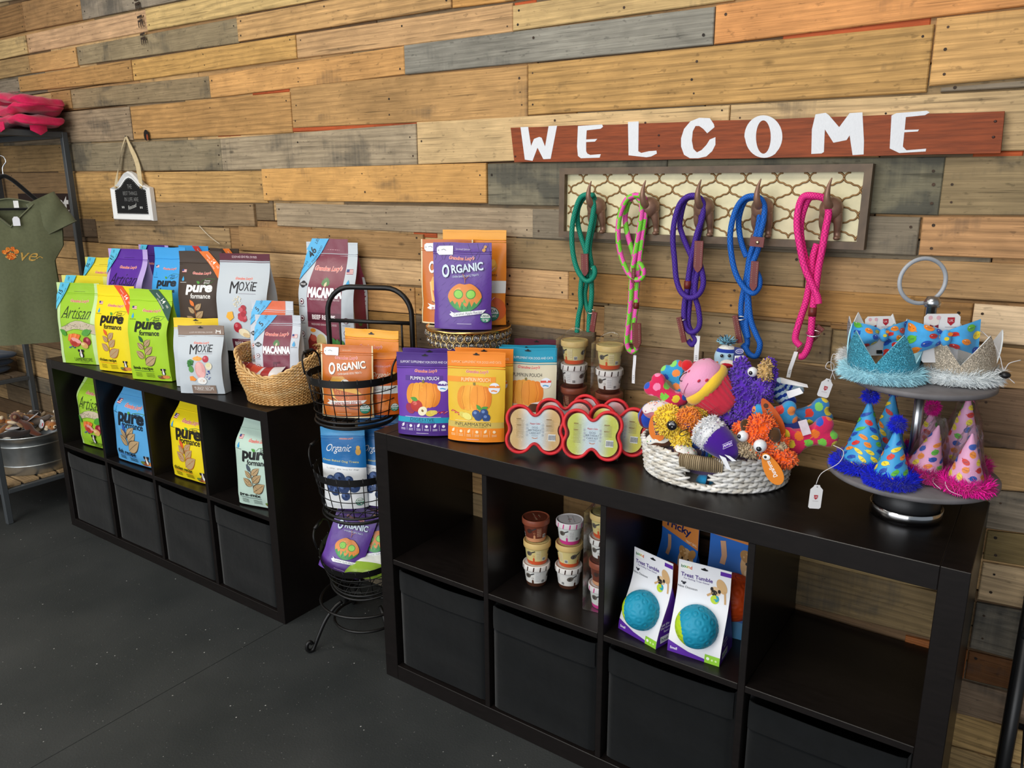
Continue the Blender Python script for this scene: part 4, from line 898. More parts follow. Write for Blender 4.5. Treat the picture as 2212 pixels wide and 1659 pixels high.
# front row
art_bag_artisan('food_bag', 'yellow bag right behind the green lamb bag at the shelf end', (-1.795, -.258, ZTA), 18, .222, .350, 'e8d628', 'd9d77a', 'CHICKEN RECIPE', 12.6, '5', ink='3a3418', D=.045)
art_bag_artisan('food_bag', 'lime green bag with a kibble window and a blue ribbon, in the front row', (-1.725, -.325, ZTA), 18, .198, .330, '9bc832', 'c6e2a0', 'LAMB RECIPE', 13.4, '15', D=.06)
art_bag_pure('food_bag', 'yellow bag with black lettering in the front row, between two green bags', (-1.462, -.315, ZTA), 12, .182, .336, 'f0d81c', '1e1a10', 'e8632c', 'chicken recipe', 14.2, 'e8562c', edge='b0602c')
art_bag_pure('food_bag', 'lime green bag with black lettering and a dark green corner ribbon, front row', (-1.213, -.318, ZTA), 18, .178, .338, 'a6d02a', '16200e', '2c5a3c', 'lamb recipe', 15.9, '2c5244')
moxie('small white bag with a yellow top, tucked behind the turkey bag', (-.978, -.293, ZTA), 26, .168, .247, 'd8b62c', 'CHICKEN', 2, 16.4, False, 'f0cc2c', so=[('t', 'SCOOP', 55, 138, 3, '6a5410')], hole=4)
moxie('small white bag with a taupe top band and turkey breast printed on it', (-.880, -.341, ZTA), 28, .163, .237, '8f7a6c', 'TURKEY RECIPE', 0, 17.7, False, '8f7a6c', so=[('t', 'SCOOP AND SERVE MEAL OR MIXER', 50, 130.5, 2.8, 'e4dad2', {'w': 50}), ('p', [(82, 128), (84, 128), (84, 132), (91, 132), (91, 128), (93, 128), (93, 137), (91, 134), (85, 134), (83, 137)], 'f2efe9')], hole=5)
# in the cubes of the far shelf
GC = 'pet food bags in the cubes of the far shelf'
art_bag_artisan('food_bag', 'lime green lamb bag slumped inside the far shelf, cube nearest the rack', inA(xA[0] + .178, .105, ZA + .0005), 4, .215, .30, '9bc832', 'bfe08a', 'LAMB RECIPE', 18.3, rib=False, group=GC, D=.12, lean=3, fill=.68, wr=.006)
art_bag_pure('food_bag', 'sky blue bag inside the second cube of the far shelf', inA(xA[1] + .170, .085, ZA + .0005), 2, .255, .305, '5aa6dc', '14202c', '2b55a0', 'fish recipe', 19.1, group=GC, D=.12, lean=3, fill=.68, wr=.006, tw=.98)
art_bag_pure('food_bag', 'yellow chicken bag inside the third cube of the far shelf', inA(xA[2] + .170, .105, ZA + .0005), 3, .225, .295, 'ead21a', '1e1a10', 'e8632c', 'chicken recipe', 20.6, group=GC, D=.12, lean=3, fill=.68, wr=.006, tw=.98, edge='b0602c')
art_bag_pure('food_bag', 'pale mint bag inside the far shelf, cube nearest the wire basket tower', inA(xA[3] + .232, .085, ZA + .0005), 12, .18, .305, 'bcd4c6', '1c1c1c', '4a5560', 'pre-mix', 21.8, group=GC, D=.12, lean=3, fill=.68, wr=.006, tw=.98)
# ---------------------------------------------------------------- wicker basket with small bags
def wicker_basket():
    c = Vector((-.560, -.262, HA)); e = empty('wicker_basket', (c.x, c.y, c.z), math.radians(22), 'honey-coloured wicker basket with a dipped front rim beside the wire tower', 'basket')
    n = 46; rows = 27; Rx, Ry = .150, .108; h = .135
    def rim(a):   # dips to the front, rises at the two ends
        return h + .045 * abs(math.cos(a)) ** 1.6 - .030 * max(0, -math.sin(a)) ** 2 + .03 * max(0, math.sin(a))
    def pt(a, t, off):
        k = .80 + .20 * sstep(0, .7, t); return Vector(((Rx * k + off) * math.cos(a), (Ry * k + off) * math.sin(a), .006 + t * (rim(a) - .006)))
    R = random.Random(2); mb = MB()
    for r in range(rows):
        P = []; t = (r + .5) / rows
        for i in range(n * 2): P.append(pt(2 * PI * i / (n * 2), t, .0034 * math.cos(PI * (i + r * 1.0))))
        mb.tube(P, .0031, 5, R.choice(['c99a5c', 'd6ab6e', 'c08f52', 'dbb47c']), closed=True, flat=.8)
    build('woven_side', mb, 'wicker', e)
    mb = MB()
    for i in range(n):
        a = 2 * PI * (i + .25) / n; mb.tube([pt(a, t, 0) for t in (0, .25, .5, .75, 1.0)], .0022, 5, 'b98a4e')
    build('stakes', mb, 'wicker', e)
    mb = MB()
    for k in range(3):
        P = [pt(2 * PI * i / 90, 1.0, .0) + Vector((.004 * math.cos(2 * PI * i / 90 * 14 + k * 2.1), .004 * math.cos(2 * PI * i / 90 * 14 + k * 2.1), .004 * math.sin(2 * PI * i / 90 * 14 + k * 2.1))) for i in range(90)]
        mb.tube(P, .0034, 6, ['d8af74', 'caa064', 'e0bb86'][k], closed=True)
    build('plaited_rim', mb, 'wicker', e)
    mb = MB(); mb.lathe([(0, .004), (.8, .004), (.8, .012), (0, .012)], 40, 'b98a4e', sx=Rx, sy=Ry); build('base', mb, 'wicker', e)
    return e
wicker_basket()
def small_macanna(label, pos, rot, W, H, main, dark, rec, seed, lean):
    T = 100 * H / W
    bag('food_bag', label, pos, rot, W, H, .05, 'gusset', 'c6ccd4', art_macanna(T, main, dark, '5', False, rec), 'small bags in the wicker basket', .11, 'c6ccd4', [('p', [(24, T * .89), (24, T), (82, T), (82, T * .89)], main), ('p', [(13, T), (50, T), (34, T * .89), (2, T * .89)], '55b4e6')], seed=seed, lean=lean, tw=1.0)
small_macanna('small orange and white bag leaning behind the maroon bag in the wicker basket', (-.625, -.235, HA + .055), 20, .158, .275, 'd9602c', 'b5431c', 'SALMON RECIPE', 31.5, 3)
small_macanna('small maroon and white bag standing in the wicker basket, ribbon reading 5', (-.553, -.272, HA + .050), 24, .162, .243, '7c3446', '5c1e30', 'BEEF RECIPE', 32.5, 3)
def packet(label, pos, rot, cols, seed):
    """small flat sealed packet with crimped ends"""
    mb = MB(); w, l = .028, .05
    def f(u, v, s=1):
        x = (u - .5) * 2 * l; y = (v - .5) * 2 * w; q = max(0, 1 - abs(2 * u - 1) ** 4) * max(0, 1 - abs(2 * v - 1) ** 3); return Vector((x, y, s * .009 * q + .002 * noise.noise(Vector((x * 60, y * 60, seed))) * q))
    mb.grid(lambda u, v: f(u, v), 14, 8, lambda u, v: cols[1] if .3 < u < .62 else cols[0]); mb.grid(lambda u, v: f(u, v, -1), 14, 8, cols[0], flip=True)
    for u in (0.0, .97): mb.grid(lambda a, v: Vector(((u - .5) * 2 * l + a * .004, (v - .5) * 2 * w, .001 * math.sin(v * 40))), 2, 16, 'cfd2d8')
    return build('treat_packet', mb, 'film', None, pos, rot, label, 'packet', 'treat packets in the wicker basket')
packet('red and silver packet lying at the front of the wicker basket', (-.598, -.330, HA + .112), (.5, .15, .35), ('a8281e', 'c9482c'), 3)
packet('dark red packet under the red and silver one in the wicker basket', (-.640, -.290, HA + .115), (.25, .2, 1.2), ('7c1f24', 'd8d2d0'), 8)
packet('white and red packet peeping over the wicker rim in front of the maroon bag', (-.545, -.325, HA + .113), (.45, -.1, .2), ('d9d4d2', 'a02a26'), 12)
# ---------------------------------------------------------------- black wire tower with three baskets
TC = Vector((-.212, -.235, 0))
def tower():
    e = empty('wire_basket_tower', (TC.x, TC.y, 0), math.radians(20), 'tall black wire tower of three hanging baskets between the two cube shelves', 'basket stand')
    k = '0e0d0d'
    top = 1.165; w = .145; yb = .085
    P = [(-w, yb, .03), (-w, yb, .6), (-w, yb, 1.0)] + [(-w + .085 * (1 - math.cos(a)), yb, top - .085 + .085 * math.sin(a)) for a in [PI / 2 * i / 8 for i in range(9)]] + [(w - .085 + .085 * math.sin(a), yb, top - .085 + .085 * math.cos(a)) for a in [PI / 2 * i / 8 for i in range(9)]] + [(w, yb, 1.0), (w, yb, .6), (w, yb, .03)]
    mb = MB(); mb.tube(P, .0085, 10, k); build('arched_frame', mb, 'black', e)
    mb = MB(); mb.tube([(-w, yb, 1.055), (w, yb, 1.055)], .0065, 8, k); build('crossbar', mb, 'black', e)
    for x, sg in ((-w + .040, 1), (w - .035, -1)):
        Q = [(x, yb, 1.055), (x, yb - .002, .985)] + [(x, yb - .02 + .02 * math.cos(t), .985 - .02 * math.sin(t)) for t in [PI * i / 8 for i in range(1, 9)]] + [(x, yb - .041, .995)]
        Q = [(x, yb, 1.055), (x, yb, .975)] + [(x - sg * (.018 - .018 * math.cos(t)), yb, .975 - .018 * math.sin(t)) for t in [PI * i / 8 for i in range(1, 9)]] + [(x - sg * .038, yb, .985)]
        mb = MB(); mb.tube(Q, .0034, 7, k); mb.ell(Q[-1], .0048, k, 8, 6); build('hook', mb, 'black', e)
    for zt, hh, tilt, r in ((.925, .135, 0, .143), (.625, .140, 3, .143), (.345, .115, 14, .146)):
        b = empty('wire_basket', (0, -.045, zt), (math.radians(-tilt) * -1, 0, 0)); b.parent = e
        M_ = MB(); P2 = [(r * math.cos(a), r * math.sin(a)) for a in [2 * PI * i / 48 for i in range(48)]]
        M_.grid(lambda u, v: Vector((r * math.cos(2 * PI * u), r * math.sin(2 * PI * u), -.022 * v)), 48, 1, k, wu=True); M_.grid(lambda u, v: Vector(((r - .0022) * math.cos(2 * PI * u), (r - .0022) * math.sin(2 * PI * u), -.022 * v)), 48, 1, k, wu=True, flip=True)
        M_.grid(lambda u, v: Vector(((r - .0022 * v) * math.cos(2 * PI * u), (r - .0022 * v) * math.sin(2 * PI * u), 0)), 48, 1, k, wu=True)
        build('rim_band', M_, 'black', b)
        M_ = MB()
        for q in (.25, .5, .75): rr = r - .022 * q; M_.tube([(rr * math.cos(2 * PI * i / 48), rr * math.sin(2 * PI * i / 48), -hh * q - .01) for i in range(48)], .0016, 5, k, closed=True)
        for i in range(22):
            a = 2 * PI * (i + .3) / 22; M_.tube([((r + .001) * math.cos(a), (r + .001) * math.sin(a), .003), ((r - .011) * math.cos(a), (r - .011) * math.sin(a), -hh * .5), ((r - .024) * math.cos(a), (r - .024) * math.sin(a), -hh)], .0015, 5, k)
        for i in range(7):
            x = -.105 + i * .035; y = math.sqrt(max(0, (r - .024) ** 2 - x * x)); M_.tube([(x, -y, -hh), (x, y, -hh)], .0015, 5, k); M_.tube([(-y, x, -hh), (y, x, -hh)], .0015, 5, k)
        build('wire_mesh', M_, 'black', b)
        M_ = MB(); rr = r - .022
        for dz, q in ((0, rr), (-.012, rr + .004), (-.02, rr - .006)): M_.tube([(q * math.cos(2 * PI * i / 48), q * math.sin(2 * PI * i / 48), -hh + dz) for i in range(48)], .004, 6, k, closed=True)
        build('base_ring', M_, 'black', b)
        for sg in (-1, 1):
            Q = smooth_path([(sg * r, -.045, -.01), (sg * (r + .006), -.045, .03), (sg * (r + .012), -.02, .052), (sg * (r + .012), .03, .052), (sg * (r + .006), .055, .03), (sg * r, .055, -.01)], 5)
            M_ = MB(); M_.tube(Q, .003, 7, k); M_.tube([(sg * (r + .012), -.018, .052), (sg * (r + .012), .028, .052)], .0062, 8, k); build('handle', M_, 'black', b)
    mb = MB(); mb.tube([(.15 * math.cos(2 * PI * i / 40), -.045 + .15 * math.sin(2 * PI * i / 40), .16) for i in range(40)], .0045, 6, k, closed=True); mb.tube([(.11 * math.cos(2 * PI * i / 40), -.045 + .11 * math.sin(2 * PI * i / 40), .085) for i in range(40)], .0045, 6, k, closed=True); build('lower_ring', mb, 'black', e)
    for sx, sy in ((-1, -1), (1, -1), (-1, 1), (1, 1)):
        d = Vector((sx * .62, sy * .66, 0)); o = Vector((0, -.02, 0))
        P = [o + d * r_ + Vector((0, 0, z)) for r_, z in ((.11, .15), (.14, .135), (.175, .10), (.205, .05), (.222, .018), (.230, .0075), (.243, .008), (.250, .02), (.246, .035), (.236, .038), (.230, .03))]
        mb = MB(); mb.tube(smooth_path(P, 4), .0065, 8, k); build('scroll_foot', mb, 'black', e)
    return e
tower()
RT_ = Matrix.Rotation(math.radians(20), 3, 'Z')
def tw_(x, y, z): return TC + RT_ @ Vector((x, y - .045, z))
GT = 'treat pouches in the wire tower'
def treat(label, pos, rot, W, H, base, artf, seed, lean=4, roll=0, sealc=None, tag_=None, D=.055, grp=GT, name='treat_pouch', wr=.004, **k):
    T = 100 * H / W
    return bag(name, label, pos, rot, W, H, D, 'doy', base, artf(T), grp, .10, sealc or base, seed=seed, lean=lean, roll=roll, tagpos=(7, T * .905) if tag_ else None, wr=wr, cat='pouch', **k)
z1 = .925 - .135 + .004
treat('orange pie pouch in the top wire basket, white price tag in its corner', tw_(.004, -.062, z1), 24, .166, .218, 'c86a1c', art_pie, 41.2, 5, 0, tag_=True)
treat('orange pie pouch mostly hidden behind the front one in the top wire basket', tw_(-.012, -.015, z1), 20, .160, .205, 'c86a1c', art_pie, 42.2, 4)
treat('golden yellow pouch standing tallest at the back of the top wire basket', tw_(.040, .035, z1), 16, .185, .250, 'e88a1c', art_gold, 43.7, 4, 0, 'f0a91c', hole=8)
treat('orange pumpkin pouch beside the golden one, at the rim of the top wire basket', tw_(.098, -.005, z1), 38, .11, .19, 'd8641c', art_gold, 44.7, 3, 0, 'e8862c')
z2 = .625 - .140 + .006
treat('bright blue pouch with printed blueberries, leaning forward in the middle wire basket', tw_(-.030, -.042, z2), 30, .140, .262, '1f6fb0', art_blue, 45.1, 0, 0, '4f9fd4', hole=6)
treat('blue blueberry pouch at the back of the middle wire basket', tw_(.045, .050, z2), 20, .15, .275, '1f6fb0', art_blue, 46.3, 4, 0, '1f6fb0')
treat('blue blueberry pouch beside the near cube shelf in the middle wire basket', tw_(.068, -.004, z2), 24, .128, .245, '1f6fb0', art_blue, 47.9, 3, 0, '1f6fb0')
z3 = .345 - .115 + .02
treat('purple apple pouch lying slanted across the bottom wire basket', tw_(-.060, -.075, z3 + .012), 26, .140, .22, '5f3a94', art_apple, 48.4, 20, 16, '5f3a94')
treat('purple apple pouch upright in the bottom wire basket, beside the slanted one', tw_(.045, -.020, z3 + .022), 26, .145, .22, '5f3a94', art_apple, 49.4, 16, -4, '5f3a94')
treat('green pouch at the back of the bottom wire basket', tw_(-.05, .055, z3), 20, .15, .27, '8fb03a', lambda T: [('r', 10, 20, 90, T * .5, 'e6e8e0')] + brand(50, T * .8, 40), 50.8, 4)
treat('green and white pouch lying flat in the bottom wire basket', tw_(.03, -.085, z3 + .004), 24, .13, .10, '8fb03a', lambda T: [('r', 0, 30, 100, T * .8, 'e6e8e0')], 51.8, 52)
# ---------------------------------------------------------------- crystal cake stand and its pouches
def cake_stand():
    c = at_y(1012, 705, -.138); cz = c.z; e = empty('cake_stand', (c.x, c.y, HB), 0, 'round gold cake stand with a beaded crystal skirt behind the orange pouches', 'cake stand'); h = cz - HB; r = .125
    mb = MB(); mb.lathe([(0, h - .004), (r - .004, h - .004), (r, h - .002), (r, h + .004), (r - .003, h + .005), (r - .004, h + .001), (0, h + .001)], 64, ['d6b26a'] * 5 + ['c9c4bd'] ); build('plate', mb, ['gold'], e)['label'] = 'mirrored gold plate'
    mb = MB(); cm = MB(); n = 34
    for row in range(2):
        for i in range(n):
            a = 2 * PI * (i + .5 * row) / n; z = h - .014 - row * .022; rr = r - .002 - row * .006; o = Vector((rr * math.cos(a), rr * math.sin(a), z)); t = Vector((-math.sin(a), math.cos(a), 0)); u = Vector((math.cos(a) * -.15, math.sin(a) * -.15, 1))
            mb.tube([o + t * (.0105 * math.cos(q)) + u * (.0115 * math.sin(q)) for q in [2 * PI * j / 12 for j in range(12)]], .0011, 5, 'd9bd84', closed=True)
            nrm = Vector((math.cos(a), math.sin(a), .15)); V = [o + nrm * .0065]; 
            for ring, (q, d) in enumerate(((.0045, .0045), (.0078, 0), (.0045, -.0045))): V += [o + t * (q * math.cos(w)) + u * (q * math.sin(w)) + nrm * d for w in [2 * PI * j / 8 for j in range(8)]]
            V.append(o - nrm * .0065); F = [(0, 1 + j, 1 + (j + 1) % 8) for j in range(8)]
            for g in range(2): F += [(1 + g * 8 + j, 9 + g * 8 + j, 9 + g * 8 + (j + 1) % 8, 1 + g * 8 + (j + 1) % 8) for j in range(8)]
            F += [(25, 17 + (j + 1) % 8, 17 + j) for j in range(8)]; cm.add(V, F, 'f4f4f6', 0, False)
    build('wire_skirt', mb, 'gold', e); build('crystal_beads', cm, 'crystal', e)
    mb = MB(); mb.lathe([(.075, 0), (.075, .006), (.03, .014), (.012, .03), (.010, h * .5), (.016, h - .03), (.05, h - .006)], 32, 'cfa860'); build('stem', mb, 'gold', e)
    return c
cs = cake_stand()
GK = 'treat pouches on the crystal cake stand'; _z = cs.z + .0015
def on_stand(label, tl, tr, dx, dy, rot, artf, base, seed, sealc=None, tg=False, lean=3, **k):
    P = Vector((cs.x + dx, cs.y + dy, _z)); a = at_d(tl[0], tl[1], P); b = at_d(tr[0], tr[1], P); W = (b - a).length / math.cos(math.radians(34.5 - rot)); H = (a.z + b.z) / 2 - _z
    mid = (a + b) / 2; return treat(label, (mid.x, P.y, _z), rot, W, H, base, artf, seed, lean, 0, sealc, tg, .05, GK, **k)
on_stand('golden orange pouch standing tallest at the back of the crystal cake stand', (940, 493), (1081, 505), .03, .035, 20, art_gold, 'e8861c', 61.2, 'eba01c')
on_stand('orange pie pouch with a white price tag on the crystal cake stand', (886, 517), (1003, 523), -.02, -.005, 20, art_pie, 'c86a1c', 62.9, tg=True)
on_stand('purple apple pouch with a white price tag, foremost on the crystal cake stand', (935, 525), (1063, 525), .01, -.050, 24, art_apple, '5f3a94', 63.3, tg=True)
# ---------------------------------------------------------------- zip pouches along the near shelf
GP = 'zip pouches on the near shelf'
def zip_pouch(label, pos, rot, W, H, kind, seed, lean=4, D=.062):
    T = 100 * H / W; base, sc, tc = {'dig': ('6a3aa6', '4a2880', 'e8e0f4'), 'inf': ('e6bc38', 'f08a24', 'fbd2a0'), 'coc': ('ded8bc', '1f98b8', 'e0f0f4'), 'mar': ('6a2438', '5c1e30', 'd8b8c0')}[kind]
    return bag('zip_pouch', label, pos, rot, W, H, D, 'doy', base, art_pouch(T, kind) if kind != 'mar' else art_pouch(T, 'coc')[:4], GP, .155, sc, hang_text(T, tc, T * .885), seed=seed, lean=lean, tw=1.03, hole=5, cat='pouch', wr=.004, mat_='satin')
def zp(label, tl, tr, y, rot, kind, seed, lean=4, D=.05):
    p, W, H = fit(tl, tr, y, rot, ZTB); zip_pouch(label, p, rot, W / 1.03, H, kind, seed, lean, D)
zp('purple pumpkin pouch with a teal band, foremost beside the wire tower', (852, 759), (978, 770), -.336, 27, 'dig', 71.1)
zp('purple pumpkin pouch tucked behind the foremost purple pouch', (866, 757), (985, 752), -.288, 26, 'dig', 72.1, 3, .03)
zp('yellow pumpkin pouch with an orange top, overlapped by the foremost purple pouch', (962, 759), (1090, 768), -.302, 24, 'inf', 73.1)
zp('yellow pumpkin pouch with an orange top, standing behind another like it', (980, 752), (1107, 757), -.250, 24, 'inf', 74.6, 3, .035)
zp('cream pumpkin pouch with a teal top beside the clear tub tower', (1076, 752), (1202, 757), -.175, 26, 'coc', 75.4)
zp('cream pouch with only its teal top showing behind the other teal-topped pouch', (1071, 744), (1201, 749), -.115, 26, 'coc', 76.4, 2, .03)
zp('maroon pouch at the very back, against the plank wall', (1111, 726), (1206, 741), -.060, 20, 'mar', 77.4, 1, .03)
# ---------------------------------------------------------------- painted welcome board
def welcome():
    YF = -.040
    c = [at_y(*q, YF) for q in ((1103, 276), (2170, 240), (2161, 331), (1111, 351))]
    mb = MB(); n = 40
    def edge(a, b, t, wv): p = a.lerp(b, t); return (p.x, p.z + wv * noise.noise(Vector((t * 9, wv * 900, 0))))
    top = [edge(c[0], c[1], i / n, .0022) for i in range(n + 1)]; bot = [edge(c[3], c[2], i / n, .0015) for i in range(n + 1)]
    R = random.Random(4)
    for i in range(n):
        q = [top[i], top[i + 1], bot[i + 1], bot[i]]; V = [(x, YF, z) for x, z in q] + [(x, -.0215, z) for x, z in q]
        F = [(0, 3, 2, 1), (0, 1, 5, 4), (2, 3, 7, 6)] + ([(0, 4, 7, 3)] if i == 0 else []) + ([(1, 2, 6, 5)] if i == n - 1 else [])
        mb.add(V, F, '88401e', 0, False)
    A = lambda L: [(1080 + x * .2532, y * .2532) for x, y in L]; B = lambda L: [(1640 + x * .2586, y * .2586) for x, y in L]
    O1 = [(1608 + 41 - 41 * math.cos(t) + (1.5 if t > 4 else 0), 295 - 46 * math.sin(t)) for t in [2 * PI * i / 40 for i in range(40)]]
    polys = [A([(175, 1085), (240, 1082), (265, 1245), (290, 1185), (335, 1168), (355, 1175), (385, 1250), (415, 1075), (487, 1072), (432, 1355), (370, 1358), (320, 1260), (278, 1372), (212, 1362)]),
        A([(665, 1075), (870, 1062), (880, 1080), (860, 1098), (740, 1112), (735, 1190), (830, 1185), (810, 1208), (735, 1212), (735, 1290), (745, 1310), (770, 1322), (860, 1315), (850, 1345), (690, 1350), (665, 1330), (658, 1250)]),
        A([(1092, 1040), (1183, 1035), (1180, 1290), (1205, 1305), (1270, 1290), (1335, 1285), (1338, 1310), (1290, 1335), (1250, 1342), (1097, 1325)]),
        A([(1790, 1008), (1700, 1005), (1625, 1035), (1570, 1100), (1545, 1180), (1545, 1250), (1570, 1320), (1620, 1350), (1690, 1350), (1760, 1335), (1810, 1290), (1838, 1235), (1838, 1170), (1790, 1190), (1762, 1235), (1720, 1280), (1680, 1300), (1650, 1270), (1637, 1200), (1645, 1120), (1668, 1075), (1700, 1075), (1735, 1100), (1768, 1137), (1830, 1085), (1825, 1060)]),
        B([(470, 955), (555, 942), (580, 960), (668, 1062), (755, 945), (862, 938), (875, 1180), (872, 1290), (780, 1296), (755, 1130), (730, 1170), (620, 1192), (548, 1080), (540, 1270), (520, 1282), (435, 1286), (440, 1080)]),
        B([(1105, 965), (1145, 945), (1400, 925), (1425, 938), (1385, 962), (1225, 978), (1215, 1085), (1335, 1082), (1325, 1098), (1212, 1105), (1200, 1225), (1230, 1255), (1395, 1242), (1390, 1265), (1170, 1278), (1090, 1240)])]
    inn = [(1649 - 16 * math.cos(t), 296 - 36 * math.sin(t) * (1 - .0 * abs(math.cos(t)))) for t in [2 * PI * i / 40 for i in range(40)]]
    for k in range(40):
        j = (k + 1) % 40; polys.append([O1[k], O1[j], inn[j], inn[k]])
    for P in polys:
        W = [at_y(x, y, YF - .0006) for x, y in P]; W = [(p.x, p.z) for p in W]
        if sum(W[i][0] * W[(i + 1) % len(W)][1] - W[(i + 1) % len(W)][0] * W[i][1] for i in range(len(W))) < 0: W = W[::-1]
        mb.prism(W, YF - .0006, YF + .0005, 'dcdee2', 1)
    for px, py in ((1113, 350 - 12), (1394, 265), (1423, 292), (1423, 315), (2150, 262), (2146, 296)):
        p = at_y(px, py, YF - .0006); mb.ell(p, (.003, .0008, .0026), '3a1a10', 8, 6, 1)
    build('welcome_sign', mb, [mat('red_brown_paint', .55, spec=.3, vary=.28, vscale=14, stretch=(1, 8, 16), bump=(50, .25, .002)), mat('brushed_white_paint', .55, vary=.06, vscale=60, stretch=(30, 1, 3))], label='long red-brown board with WELCOME hand-painted in white, on the plank wall', cat='sign')
welcome()
# ---------------------------------------------------------------- hook board
def hook_board():
    x0, x1, z0, z1 = .398, 1.184, 1.335, 1.519; w, h = x1 - x0, z1 - z0; b = .0165
    e = empty('hook_board', (x0, -.0215, z0), (0, math.radians(.35), 0), 'framed cream panel with bronze lattice and five bronze dog-rump hooks', 'hook board')
    mb = MB(); fr = '5f4c38'
    def bar(P): mb.prism(P, -.028, 0, fr)
    bar([(0, 0), (w, 0), (w - b, b), (b, b)]); bar([(w, 0), (w, h), (w - b, h - b), (w - b, b)]); bar([(w, h), (0, h), (b, h - b), (w - b, h - b)]); bar([(0, h), (0, 0), (b, b), (b, h - b)])
    build('frame', mb, mat('stained_frame', .5, vary=.25, vscale=10, stretch=(3, 6, 3)), e)
    mb = MB(); mb.box((b, -.012, b), (w - b, -.001, h - b), 'd9cfa6', 0, 0)
    A, Bv = .0735, .054; pts = [(0, 0), (.04, .18), (.18, .36), (.36, .40), (.44, .44), (.56, .56), (.64, .60), (.82, .64), (.96, .82), (1, 1)]
    ns = int(w / A) + 3; nr = int(h / Bv) + 3
    def seg(P):
        run = []
        for p in P:
            if b + .001 < p[0] < w - b - .001 and b + .001 < p[1] < h - b - .001: run.append((p[0], -.0125, p[1]))
            else:
                if len(run) > 1: mb.tube(run, .0023, 5, '8a673c', mi=1)
                run = []
        if len(run) > 1: mb.tube(run, .0023, 5, '8a673c', mi=1)
    for i in range(-1, ns):
        for j in range(-1, nr):
            ox, oz = b + i * A + .012, b + j * Bv + .004
            for sx in (1, -1):
                for sz in (1, -1):
                    q = smooth_path([(ox + sx * u * A / 2, 0, oz + sz * (v) * Bv / 2) for u, v in pts], 3); seg([(p.x, p.z) for p in q])
    build('lattice_panel', mb, [mat('crackled_cream_paint', .42, vary=.1, vscale=26, bump=(70, .3, .002)), 'bronze'], e)
    hk = []
    for px, tx in ((1290, 1262), (1405, 1367), (1522, 1490), (1648, 1622), (1797, 1772)):
        p = at_y(px, 446, -.05); X = p.x - x0; Z = p.z - z0; mb = MB(); k = '8c6a58'
        mb.ell((X, -.034, Z), (.0255, .026, .026), k, 18, 12); mb.lathe([(.019, 0), (.017, .018)], 16, k, (X, -.012, Z - .008))
        for sx in (-1, 1):
            mb.tube(smooth_path([(X + sx * .012, -.034, Z - .010), (X + sx * .016, -.030, Z - .032), (X + sx * .0145, -.022, Z - .050), (X + sx * .0155, -.022, Z - .062)], 4), [.0135, .012, .0115, .0105, .0095, .009, .0085, .008, .0075, .0075, .0075, .0075, .008][:13], 10, k)
            mb.ell((X + sx * .016, -.027, Z - .0645), (.008, .012, .0055), k, 10, 6)
        T = smooth_path([(X - .001, -.052, Z + .004), (X - .002, -.066, Z + .012), (X - .003, -.073, Z + .030), (X - .001, -.073, Z + .050), (X + .003, -.070, Z + .066)], 4)
        mb.tube(T, [.0105 - .0095 * (i / (len(T) - 1)) ** 1.4 for i in range(len(T))], 10, k)
        hk.append(build('tail_hook', mb, 'bronze', e)); hk[-1]['label'] = 'bronze dog-rump hook with an upright tail'
    return e
hook_board()
